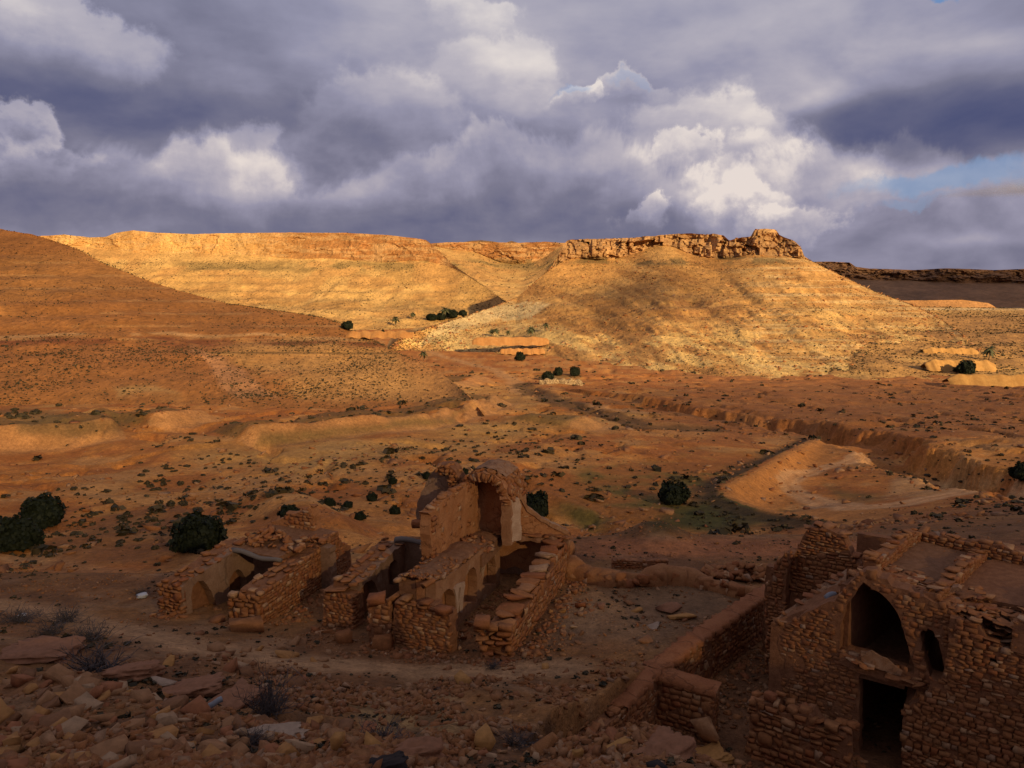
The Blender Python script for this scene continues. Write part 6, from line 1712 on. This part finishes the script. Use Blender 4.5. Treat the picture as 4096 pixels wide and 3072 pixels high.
def ground_samples(n, y0, y1, seed, umax=.74):
    r = np.random.default_rng(seed)
    Y = np.exp(r.uniform(math.log(y0), math.log(y1), n)); u = r.uniform(-umax, umax, n)
    x = u * Y; z = ground_z(x, Y)
    return np.stack([x, Y, z], -1), r
TUFT = [dome_leaves(16, 240 + k, .42, .6, 4) for k in range(5)]
TUFT_S = [dome_leaves(6, 250 + k, .62, .6, 3) for k in range(6)]
def build_scrub():
    P, r = ground_samples(26000, 40, 420, 301)
    px, py = project(P[:, 0], P[:, 1], P[:, 2])
    dens = .05 + 1.1 * sstep(.55, .66, fbm(P[:, 0] / 22, P[:, 1] / 22, seed=310)) + .3 * (px > 560) * (py < 430) + .35 * (py < 425) * (px > 400) * (px < 580)
    for pts, h, wf, wb in DAMS:
        d, s, a, L = seg_dist(P[:, 0], P[:, 1], pts)
        dens = np.where((s > 0) & (d < 12) & (d > .8), 1.3, dens); dens = np.where((s < 0) & (d < 6), .02, dens)
    dg = seg_dist(P[:, 0], P[:, 1], GORGE)[0]; dens = np.where(dg < 9, .8, dens)
    dw = seg_dist(P[:, 0], P[:, 1], WADI)[0]; dens = np.where(dw < 4, 1.4, dens)
    d, s, a, L = seg_dist(P[:, 0], P[:, 1], BANK); dens = np.where((s < 0) & (d < 3.2), 1.5, dens); dens = np.where((s > 0) & (d < 9), .05, dens)
    dr = seg_dist(P[:, 0], P[:, 1], ROAD)[0]; dens = np.where(dr < 2.2, 0, dens)
    keep = r.uniform(0, 1, len(P)) < dens * .30
    P, px, py = P[keep], px[keep], py[keep]
    sz = np.clip(r.lognormal(-1.15, .65, len(P)), .10, 1.6) * (1 + P[:, 1] / 300)
    scatter('scrub', P, sz, TUFT, M_scrub, 302, (1, 1, .75))
    pos, size = [], []
    for key, n, s0 in (('near_hill200', 14000, .36), ('butte_hill260', 20000, .55), ('mesa_hill220', 15000, .8), ('spur_hill280', 9000, .75), ('saddle_hill240', 2500, 1.5)):
        X, Y, Z, part, qx, qy = HILLS[key]
        ok = np.argwhere((part < 2) & (qx > -20) & (qx < 1044))
        w = np.full(len(ok), 1.0)
        nx = fbm(X[ok[:, 0], ok[:, 1]] / 30, Y[ok[:, 0], ok[:, 1]] / 30, seed=321)
        w = .25 + sstep(.42, .62, nx)
        q_x, q_y = qx[ok[:, 0], ok[:, 1]], qy[ok[:, 0], ok[:, 1]]
        if key.startswith('near'): w = w * (.35 + .6 * sstep(330, 350, q_y)) * (.05 + .95 * sstep(440, 320, q_x)) * (1 + 1.5 * np.exp(-((q_x - 235) / 40) ** 2 - ((q_y - 385) / 16) ** 2))
        else: w = w * (1 + 3.5 * np.exp(-((q_y - 265) / 4.0) ** 2))
        sel = ok[r.choice(len(ok), n, p=w / w.sum())]
        x, y, z = X[sel[:, 0], sel[:, 1]], Y[sel[:, 0], sel[:, 1]], Z[sel[:, 0], sel[:, 1]]
        pos.append(np.stack([x + r.normal(0, .8, n), y, z], -1)); size.append(s0 * np.clip(r.lognormal(0, .42, n), .4, 2.6))
    scatter('hill_scrub', np.concatenate(pos), np.concatenate(size), TUFT_S, M_scrub, 303, (1, 1, .8))
    # stones and outcrop lumps that roughen the slopes and the valley
    P, r = ground_samples(9000, 42, 330, 331)
    k = r.uniform(0, 1, len(P)) < .15 + .8 * sstep(.52, .62, fbm(P[:, 0] / 14, P[:, 1] / 14, seed=332)); P = P[k]
    scatter('valley_stones', P, np.clip(r.lognormal(-1.0, .5, len(P)), .15, 1.4), ROCK[:8], M_looses, 333, (1, 1, .5), flat=True)
    X, Y, Z, part, qx, qy = HILLS['butte_hill260']
    ok = np.argwhere((part < 2) & (qx > 380) & (qx < 1000)); n = 4500
    sel = ok[r.choice(len(ok), n)]
    scatter('hill_stones', np.stack([X[sel[:, 0], sel[:, 1]], Y[sel[:, 0], sel[:, 1]], Z[sel[:, 0], sel[:, 1]]], -1), np.clip(r.lognormal(.0, .5, n), .4, 3), ROCK[:8], M_looses, 334, (1, 1, .55), flat=True)
build_scrub()

# dry thorn bushes on the near slope
def twigs(n, seed, spread=1.0, tall=0):
    r = np.random.default_rng(seed); V, F = [], []
    def strand(p, d, L, w, segs=3, kids=2, depth=0):
        pts = [p]
        for k in range(segs):
            d = d + r.normal(0, .22, 3) + np.array((0, 0, .05)); d = d / np.linalg.norm(d); p = p + d * L / segs; pts.append(p)
        s = np.cross(d, (0, 0, 1.0)); s = s / (np.linalg.norm(s) + 1e-6); t = np.cross(s, d); n0 = len(V)
        for i, q in enumerate(pts):
            k = w * (1 - .8 * i / segs)
            for c in (s * k, -s * k * .5 + t * k * .87, -s * k * .5 - t * k * .87): V.append(q + c)
        for i in range(segs):
            for j in range(3): F.append((n0 + i * 3 + j, n0 + i * 3 + (j + 1) % 3, n0 + (i + 1) * 3 + (j + 1) % 3, n0 + (i + 1) * 3 + j))
        if depth < 2:
            for _ in range(kids):
                i = r.integers(1, len(pts)); strand(pts[i], d + r.normal(0, .7, 3), L * r.uniform(.35, .6), w * .6, 2, kids, depth + 1)
    for k in range(n):
        a = r.uniform(0, 6.28); e = r.uniform(.15, 1.3)
        strand(np.array((r.normal(0, .1) * spread, r.normal(0, .1) * spread, 0)), np.array((math.cos(a) * math.cos(e), math.sin(a) * math.cos(e), math.sin(e))), r.uniform(.35, .6) * spread, .012)
    for k in range(tall): strand(np.array((.02 * k - .05, 0, 0)), np.array((r.normal(0, .12), r.normal(0, .12), 1.0)), 1.0, .013, 5, 4, 0)
    return np.array(V), np.array(F)
THORN = [twigs(70, 350 + k) for k in range(3)]
THORN_ME = [mesh_from('dry_bush', v, f, M_twig) for v, f in THORN] + [mesh_from('dry_bush', *twigs(75, 360, 1.0, 3), M_twig)]
for px, py, w, k, lab in [(268, 712, 62, 3, 'dark dry thorn bush with a tall bare stem on the near slope'), (98, 672, 84, 0, 'wide dead thorn bush above the rubble at lower left'),
                          (18, 622, 48, 1, 'dead bush with a white scrap in it at the left edge of the footpath'), (66, 622, 46, 2, 'dead bush below the footpath right of the one with the white scrap'),
                          (52, 634, 40, 0, 'lower dead bush between the footpath and the wide thorn bush'), (92, 640, 50, 1, 'flat dead bush on the stony ground under the footpath'),
                          (141, 594, 22, 2, 'little dead bush by the white plastic bag'), (250, 742, 46, 0, 'low dead brush among rubble below the tall stemmed thorn bush'),
                          (382, 742, 66, 1, 'tangled dead bush near the bottom edge left of centre'), (436, 690, 14, 2, 'tiny dark tuft on the bare slope below the vaulted ruin'),
                          (494, 668, 26, 0, 'dry tuft at the foot of the big blocks of the right wall'), (516, 744, 46, 2, 'dead brush by the bottom edge right of centre')]:
    p = on_ground(px, py, .03); d = math.sqrt(p.x ** 2 + p.y ** 2 + (p.z - EYE) ** 2); s = .78 * w * d / FPX
    o = thing('dry_bush', lab, 'dry bush', p, random.uniform(0, 6), None, THORN_ME[k]); o.scale = (s, s, s * (.62 if k != 3 else .95))

# ------------------------------------------------------------------ loose stones of the near ground
def loose(px, py, w, dims, label, seed=0, yaw=None, mat=None, tilt=.12, group=None, cat='stone', name='loose_stone', sink=.3):
    p = on_ground(px, py); d = math.sqrt(p.x ** 2 + p.y ** 2 + (p.z - EYE) ** 2); s = w * d / FPX
    if mat: 
        v, f = LOOSE_GEO[seed % len(LOOSE_GEO)]; me = mesh_from('loose_stone', v, f, mat)
    else: me = LOOSE_ME[seed % len(LOOSE_ME)]
    o = thing(name, label, cat, (p.x, p.y, p.z + dims[2] * s * (.5 - sink)), 0, group, me)
    o.rotation_euler = (random.gauss(0, tilt), random.gauss(0, tilt), random.uniform(0, 6) if yaw is None else yaw)
    o.scale = [q * s for q in dims]
    return o
OUTCROP_ME = {}
def outcrop(o, seed, mat):
    v, f = unit_stone(seed, 9, .3, .014)
    v = v * (1 + 1.1 * (fbm(v[:, 0] * 3 + seed, v[:, 1] * 3, v[:, 2] * 6, seed=seed, octaves=6, gain=.6) - .55))[:, None]
    o.data = mesh_from('outcrop', v, f, mat)
def flat_mat(name, rgb):
    m, T, b = material(name)
    pos = T.new('ShaderNodeNewGeometry').outputs['Position']; n = T.noise(pos, 8, 6, .65)
    f = T.m('MULTIPLY_ADD', T.m('SUBTRACT', n, .5), 1.0, 1.0)
    T.nt.links.new(T.mix(1.0, rgb, T.comb(f, f, f), 'MULTIPLY'), b.inputs['Base Color']); bump(T, b, n, .5, .03)
    return m
M_ochre, M_palestone, M_darkstone, M_pink = flat_mat('ochre_stone', (0.40, 0.19, 0.055)), flat_mat('pale_stone', (0.34, 0.23, 0.145)), flat_mat('dark_stone', (0.03, 0.022, 0.018)), flat_mat('pink_stone', (0.26, 0.115, 0.055))
for a in [(173, 665, 20, (1.1, .7, .42), 'bright ochre stone beside the wide thorn bush', 3, None, M_ochre), (160, 685, 24, (1.1, .5, .25), 'flat pinkish white stone below the bright ochre stone', 5, None, M_palestone),
          (655, 628, 19, (1, .8, .22), 'flat white stone in the middle of the courtyard', 4, .2, M_palestone), (642, 640, 19, (1, .9, .3), 'pale tan stone just below the flat white one in the courtyard', 6, .3, None),
          (670, 612, 24, (1.1, .75, .3), 'pink slab in the courtyard nearest the tan slab', 7, .1, M_pink), (682, 619, 23, (1.1, .7, .3), 'tan slab at the right end of the courtyard stones', 8, .4, M_ochre),
          (631, 603, 14, (1, .8, .4), 'uppermost stone of the courtyard row', 9, None, None), (637, 611, 13, (1, .8, .4), 'small tan stone under the uppermost courtyard stone', 10, None, M_ochre),
          (464, 683, 17, (1.2, .9, .7), 'pale yellow stone alone on the bare ground below the vaulted ruin', 11, None, M_ochre), (602, 608, 10, (1, 1, .6), 'small dark red stone on the left of the courtyard', 12, None, M_pink),
          (546, 668, 9, (1, .9, .7), 'little orange stone right of the big block pier', 13, None, M_ochre), (245, 630, 26, (1.2, .8, .55), 'tan block fallen at the corner of the small ruin', 20, .5, None),
          (218, 622, 14, (1, .8, .5), 'pale block lying in the doorway of the small ruin', 21, None, None), (344, 642, 18, (1, .9, .8), 'brown stone against the left pier of the vaulted ruin', 22, None, None),
          (383, 648, 20, (1, .9, .9), 'rounded ochre stone under the stub between the two rooms', 23, None, None), (486, 745, 26, (1.1, .9, .8), 'tilted ochre stone on the slope below the big blocks', 14, None, M_ochre),
          (578, 760, 12, (.9, .5, 1.2), 'squared orange block standing among the rubble at the bottom', 24, .3, M_ochre), (596, 757, 13, (.9, .6, 1.1), 'grey rounded stone beside the squared orange block', 18, None, None),
          (618, 748, 22, (1.4, .4, .3), 'long tan stone lying over the end of the retaining wall', 25, .6, M_ochre), (665, 756, 46, (1.2, .9, .5), 'big pinkish rock at the front end of the retaining wall', 1, None, M_pink),
          (705, 760, 34, (1.3, .8, .3), 'flat ochre rock right of the big pinkish rock', 2, .3, M_ochre), (640, 740, 20, (1, .8, .6), 'brown stone wedged under the retaining wall', 3, None, None),
          (540, 752, 30, (1.1, .8, .6), 'dull orange rock on the bottom slope right of centre', 5, None, None), (415, 758, 40, (1.4, .7, .6), 'big brown leaning rock at the bottom edge', 6, .5, None),
          (378, 772, 42, (1.3, .8, .5), 'blackish rock cut by the bottom edge left of centre', 7, .2, M_darkstone), (657, 771, 20, (1, .8, .6), 'left of two black lumps at the bottom edge', 8, None, M_darkstone),
          (676, 772, 20, (1, .8, .5), 'right of two black lumps at the bottom edge', 9, None, M_darkstone), (372, 748, 22, (.9, .8, .9), 'tall orange stone poking from the tangled dead bush', 10, None, M_ochre),
          (338, 752, 20, (.8, .7, 1.2), 'upright tan stone near the bottom edge', 11, None, M_ochre), (232, 706, 40, (1.3, .8, .4), 'wide reddish rock left of the tall stemmed thorn bush', 12, None, M_pink),
          (190, 690, 46, (1.2, .9, .3), 'largest flat reddish outcrop on the near slope', 13, .4, M_pink), (40, 655, 46, (1.2, .9, .3), 'reddish outcrop left of the wide thorn bush', 14, .2, M_pink),
          (132, 674, 40, (1.1, .8, .35), 'pale brown outcrop right of the wide thorn bush', 15, .3, None), (270, 735, 40, (1.4, .6, .3), 'pale slab propped on two stones on the bottom slope', 4, .2, M_palestone)]:
    o = loose(a[0], a[1], a[2], a[3], a[4], a[5], a[6] if len(a) > 6 else None, a[7] if len(a) > 7 else None)
    if a[2] >= 34: outcrop(o, 970 + a[0], (a[7] if len(a) > 7 else None) or M_pink); o.location.z -= .02 * a[2] * .1

TONE_MAT = {k: flat_mat(k + '_rubble', v) for k, v in TONES.items()}
def pebble(seed):
    r = np.random.default_rng(seed)
    v = np.array([(1, 0, 0), (-1, 0, 0), (0, 1, 0), (0, -1, 0), (0, 0, 1), (0, 0, -1)]) * .5 * r.uniform(.7, 1.2, (6, 1)) + r.normal(0, .12, (6, 3))
    return v, np.array([(0, 2, 4), (2, 1, 4), (1, 3, 4), (3, 0, 4), (2, 0, 5), (1, 2, 5), (3, 1, 5), (0, 3, 5)])
PEBBLE = [pebble(820 + k) for k in range(8)]
def build_rubble():
    r = np.random.default_rng(77); named = []
    zones = [  # photo area, count, pixel size, wording
        ([(-20, 690), (120, 690), (260, 720), (300, 775), (-20, 775)], 120, (9, 27), 'rubble stone in the stony slope at the lower left corner', 'rubble of the lower left slope'),
        ([(0, 660), (60, 676), (180, 690), (180, 700), (0, 700)], 26, (9, 22), 'tan rubble stone along the upper rim of the stony slope', 'rubble along the rim of the slope'),
        ([(250, 715), (420, 735), (520, 750), (560, 775), (280, 775)], 50, (7, 20), 'rubble stone on the bottom slope below the thorn bush', 'rubble of the bottom slope'),
        ([(205, 648), (300, 640), (340, 665), (330, 700), (230, 690)], 34, (7, 20), 'brown stone on the hummock below the small ruin', 'stones of the hummock'),
        ([(520, 745), (620, 720), (640, 775), (520, 775)], 26, (6, 15), 'loose stone piled at the front end of the retaining wall', 'stones at the retaining wall end'),
        ([(540, 600), (580, 590), (600, 640), (560, 660)], 16, (4, 9), 'small stone fallen beside the big block wall', 'stones beside the big block wall')]
    for poly, n, (s0, s1), lab, grp in zones:
        xs = [q[0] for q in poly]; ys = [q[1] for q in poly]; k = 0
        while k < n:
            x, y = r.uniform(min(xs), max(xs)), r.uniform(min(ys), max(ys))
            if not pip(x, y, poly): continue
            k += 1
            s = s0 + (s1 - s0) * r.uniform() ** 1.9
            tone = list(TONES)[int(r.choice(5, p=[.24, .2, .26, .14, .16]))]; var = int(r.integers(0, len(LOOSE_GEO)))
            if (tone, var) not in TONE_ME: TONE_ME[tone, var] = mesh_from('rubble_stone', *LOOSE_GEO[var], TONE_MAT[tone])
            dims = (r.uniform(.9, 1.35), r.uniform(.7, 1.0), r.uniform(.35, .7))
            o = loose(x, y, s, dims, lab, 0, None, None, .3, grp, 'stone', 'rubble_stone', sink=.36)
            o.data = TONE_ME[tone, var]
            named.append((o, x, y, ('large' if s > 17 else 'middling' if s > 11 else 'small') + ' ' + tone + ' rubble stone'))
    single_out(named, [(173, 662, 'the bright ochre stone'), (98, 665, 'the wide thorn bush'), (190, 684, 'the largest reddish outcrop'), (268, 700, 'the tall stemmed thorn bush'), (207, 711, 'the grey white container'), (40, 650, 'the left reddish outcrop'),
                       (250, 738, 'the low dead brush'), (378, 766, 'the blackish rock'), (415, 745, 'the big leaning rock'), (382, 736, 'the tangled dead bush'), (486, 740, 'the tilted ochre stone'), (516, 740, 'the bottom dead brush'), (578, 756, 'the squared orange block'),
                       (245, 628, 'the fallen tan block'), (602, 608, 'the dark red courtyard stone'), (655, 628, 'the flat white stone'), (0, 768, 'the lower left corner'), (120, 768, 'the bottom edge')])
    P, rr = ground_samples(130000, 8, 40, 401, .78)
    px, py = project(P[:, 0], P[:, 1], P[:, 2])
    n1 = fbm(P[:, 0] / 1.6, P[:, 1] / 1.6, seed=402)
    n0 = fbm(P[:, 0] / 5, P[:, 1] / 5, seed=409)
    dens = .03 + .5 * sstep(.52, .66, n1) * sstep(.38, .55, n0) + .8 * sstep(690, 735, py + .12 * px) * sstep(.42, .58, n1)
    dp = seg_dist(P[:, 0], P[:, 1], PATH)[0]; dens = np.where(dp < .7, .02, dens)
    d, s, a, L = seg_dist(P[:, 0], P[:, 1], RETAIN); dens = np.where((s > 0) & (P[:, 1] > 14), dens * .35, dens)
    k = rr.uniform(0, 1, len(P)) < dens
    P, py, px = P[k], py[k], px[k]
    foot = []
    for a, b, n in [((-12.1, 25.1), (-11.0, 24.7), 60), ((-9.5, 24.4), (-8.2, 24.1), 60), ((-8.1, 24.4), (-6.5, 29), 160), ((-6.4, 24.1), (-5.1, 23.6), 60), ((-4.5, 22.6), (-1.9, 21.7), 160), ((-2.2, 22.4), (-.4, 27.6), 110), ((-1.1, 21.2), (.1, 21.2), 70), ((.2, 21.6), (2.6, 28.6), 300),
                    ((2.0, 28.2), (4.6, 28.2), 120), ((5.8, 18.2), (8.1, 16.7), 120), ((4.0, 19.5), (5.4, 18.8), 60), ((5.6, 21.5), (8.6, 24.6), 120), ((7.2, 19.4), (9.0, 18.2), 90), ((2.0, 17.2), (3.4, 18.4), 80)]:
        t = rr.uniform(0, 1, n); off = np.abs(rr.normal(0, .35, n))
        dx, dy = b[0] - a[0], b[1] - a[1]; L = math.hypot(dx, dy)
        x = a[0] + dx * t + dy / L * off; y = a[1] + dy * t - dx / L * off
        foot.append(np.stack([x, y, ground_z(x, y)], -1))
    foot = np.concatenate(foot)
    scatter('fallen_stones', foot, np.clip(rr.lognormal(-2.1, .5, len(foot)), .04, .34), ROCK, M_stones, 405, (1, 1, .65), flat=True)
    big = sstep(690, 750, py + .12 * px)
    sz = np.clip(rr.lognormal(-3.0, .55, len(P)) * (1 + 1.0 * big), .02, .26)
    P[:, 2] += sz * .1
    small = sz < .075
    scatter('gravel', P[small], sz[small], PEBBLE, M_looses, 404, (1, 1, .7), flat=True)
    P, sz = P[~small], sz[~small]
    scatter('rubble', P, sz, ROCK, M_looses, 403, (1, 1, .62), flat=True)
    # dry tufts and twigs that speckle the terrace
    P, rr = ground_samples(22000, 9, 60, 411, .78)
    n1 = fbm(P[:, 0] / 2.0, P[:, 1] / 2.0, seed=412)
    k = rr.uniform(0, 1, len(P)) < .03 + .5 * sstep(.54, .66, n1)
    dp = seg_dist(P[:, 0], P[:, 1], PATH)[0]; k &= dp > .7
    P = P[k]
    scatter('dry_tufts', P, np.clip(rr.lognormal(-2.2, .5, len(P)), .05, .35), TUFT, M_scrub, 413, (1, 1, .7))
build_rubble()

# ------------------------------------------------------------------ litter and small finds
M_bag, _T, _b = material('white_plastic'); _b.inputs['Base Color'].default_value = (.42, .41, .4, 1); _b.inputs['Roughness'].default_value = .4
M_greyplastic, _T, _b = material('grey_plastic'); _b.inputs['Base Color'].default_value = (.2, .2, .2, 1); _b.inputs['Roughness'].default_value = .45
M_black, _T, _b = material('black_rubber'); _b.inputs['Base Color'].default_value = (.012, .012, .012, 1); _b.inputs['Roughness'].default_value = .6
def bag(px, py, w, label, seed, mat=None):
    v, f = unit_stone(seed, 3, .6, .10)
    p = on_ground(px, py); s = w * math.sqrt(p.x ** 2 + p.y ** 2 + (p.z - EYE) ** 2) / FPX
    thing('plastic_bag', label, 'plastic bag', (p.x, p.y, p.z + .16 * s), random.uniform(0, 3), None, mesh_from('plastic_bag', v * np.array((s, s * .7, s * .45)), f, mat or M_bag))
bag(142, 598, 11, 'crumpled white plastic bag under the little dead bush by the small ruin', 951)
bag(22, 617, 8, 'white scrap caught in the dead bush at the left edge', 952)
v, f = log_mesh((-.5, 0, 0), (.5, .12, .06), .13, 61)
p = on_ground(207, 711); s = 26 * math.sqrt(p.x ** 2 + p.y ** 2 + (p.z - EYE) ** 2) / FPX
o = thing('plastic_bottle', 'dented grey white plastic container lying in the rubble', 'container', (p.x, p.y, p.z + .12 * s), .5, None, mesh_from('plastic_bottle', np.array(v), f, M_greyplastic, True)); o.scale = (s, s, s)
# grey drain pipe on the broken wall top and a black pot on the roof terrace
v, f = log_mesh((8.35, 19.55, 3.72), (9.02, 19.62, 3.98), .085, 63)
c = np.array(v).mean(0)
thing('drain_pipe', 'short grey pipe lying on the pale broken wall top of the granary', 'pipe', tuple(c), 0, None, mesh_from('drain_pipe', np.array(v) - c, f, M_greyplastic, True))
q = at_height(987, 563, 4.2)
v, f = unit_stone(961, 3, 1.0, .0)
thing('black_pot', 'small round black pot left on the far roof terrace of the granary', 'pot', (q.x, q.y, 4.25), 0, None, mesh_from('black_pot', v * .26, f, M_black, True))

# ------------------------------------------------------------------ earth dams and stone terraces far down the valley
def terrace(px0, px1, top0, top1, base, label, mat, seed, stone=False):
    a, b = hit_any(px0, base), hit_any(px1, base)
    Y = min(a[1], b[1]); A = at_depth(px0, top0, Y); B = at_depth(px1, top1, Y)
    n = 70; V = []
    rr = np.random.default_rng(seed)
    for i in range(n):
        t = i / (n - 1); p = A.lerp(B, t); w_ = .5 * math.sin(i * .23 + seed) + rr.normal(0, .08); end = min(1, min(t, 1 - t) * 8)
        h = (A.z - z_at(base, Y)) * (.35 + .65 * end ** .5)
        zt = A.z + (B.z - A.z) * t - (A.z - z_at(base, Y)) * .5 * (1 - end ** .5) + rr.normal(0, .05) + .25 * math.sin(i * .5 + seed)
        for dy, dz in ((-h * 1.1 + w_, -h - .6), (-h * .75 + w_ * .8, -h * .75), (-h * .4 + w_ * .6, -h * .4), (-h * .12, -h * .1), (0, 0), (1.2, .0), (2.2, -.5), (4, -h)):
            V.append((p.x, p.y + dy + rr.normal(0, .12), zt + dz))
    c = Vector(((A.x + B.x) / 2, Y, A.z))
    me = mesh_from('earth_dam', np.array(V) - np.array(c), grid_faces(n, 8)[:, ::-1], mat, False)
    thing('stone_dam' if stone else 'earth_dam', label, 'dam', c, 0, None, me)
M_dam = mud_mat('dam_earth', (0.40, 0.225, 0.085), (0.46, 0.28, 0.115), .8, .5)
M_damy = mud_mat('yellow_dam_earth', (0.42, 0.27, 0.10), (0.50, 0.34, 0.13), .8, .5)
def make_blocks():
    m, T, b = material('dam_masonry')
    pos = T.new('ShaderNodeNewGeometry').outputs['Position']
    v = T.new('ShaderNodeTexVoronoi', feature='DISTANCE_TO_EDGE'); T.put(v.inputs['Vector'], T.v('MULTIPLY', pos, (1, 1, 1.6))); v.inputs['Scale'].default_value = 1.3
    k = T.smooth(v.outputs['Distance'], .02, .12); n = T.noise(pos, 2.0, 5, .6)
    T.nt.links.new(T.mix(k, (0.2, 0.11, 0.05), T.mix(n, (0.40, 0.25, 0.11), (0.52, 0.36, 0.18))), b.inputs['Base Color']); bump(T, b, k, .8, .2)
    return m
for a in [(346, 414, 331.2, 331, 336, 'pale straight earth dam beside the end of the near hill', M_dam, 501), (472, 549, 337, 337, 344, 'straight sunlit earth dam under the row of palms', M_dam, 502),
          (500, 545, 348.5, 348.5, 353, 'small earth dam under the single palm below the palm row', M_dam, 503), (923, 978, 347.8, 348.3, 352.5, 'uppermost pale earth dam at the far right', M_damy, 505),
          (925, 996, 359.5, 360.5, 369, 'middle earth dam below the palm at the far right', M_damy, 506), (948, 1060, 374.3, 375.3, 383.5, 'long bright yellow earth dam in front of the round tree at the far right', M_damy, 507)]:
    terrace(*a)
terrace(539, 583, 379.2, 379.4, 384.5, 'pale stone dam wall holding the small green plot', make_blocks(), 504, True)

# a walker far off on the valley track
def person(px, py, label):
    p = hit_any(px, py); k = 1.75
    me = bpy.data.meshes.new('person'); bm = bmesh.new()
    J = {'hip': (0, 0, .52), 'chest': (0, 0, .74), 'neck': (0, .0, .84), 'head': (0, -.01, .91), 'top': (0, 0, .985), 'sl': (-.105, 0, .79), 'sr': (.105, 0, .79), 'el': (-.14, .03, .63), 'er': (.14, -.03, .63), 'hl': (-.15, -.05, .49), 'hr': (.15, .02, .49), 'kl': (-.055, -.06, .28), 'kr': (.055, .05, .28), 'fl': (-.06, -.09, .03), 'fr': (.06, .12, .04), 'tl': (-.06, -.17, .015), 'tr': (.06, .05, .015)}
    rad = {'hip': .08, 'chest': .09, 'neck': .035, 'head': .06, 'top': .04, 'sl': .045, 'sr': .045, 'el': .033, 'er': .033, 'hl': .025, 'hr': .025, 'kl': .045, 'kr': .045, 'fl': .03, 'fr': .03, 'tl': .022, 'tr': .022}
    vs = {n: bm.verts.new(tuple(q * k for q in c)) for n, c in J.items()}
    for a, b in [('hip', 'chest'), ('chest', 'neck'), ('neck', 'head'), ('head', 'top'), ('chest', 'sl'), ('chest', 'sr'), ('sl', 'el'), ('sr', 'er'), ('el', 'hl'), ('er', 'hr'), ('hip', 'kl'), ('hip', 'kr'), ('kl', 'fl'), ('kr', 'fr'), ('fl', 'tl'), ('fr', 'tr')]: bm.edges.new((vs[a], vs[b]))
    bm.verts.index_update(); order = [n for n in J]
    bm.to_mesh(me); bm.free()
    m, T, b = material('dark_blue_clothes'); b.inputs['Base Color'].default_value = (.03, .045, .11, 1)
    me.materials.append(m)
    o = thing('person', label, 'person', p, .4, None, me)
    sk = o.modifiers.new('skin', 'SKIN'); sv = me.skin_vertices[0].data
    for i, n in enumerate(order): sv[i].radius = (rad[n] * k, rad[n] * k); sv[i].use_root = n == 'hip'
    o.modifiers.new('smooth', 'SUBSURF').levels = 1; o.modifiers[-1].render_levels = 1
person(461, 342.5, 'tiny walker in dark blue clothes on the sunlit track below the palm terrace')
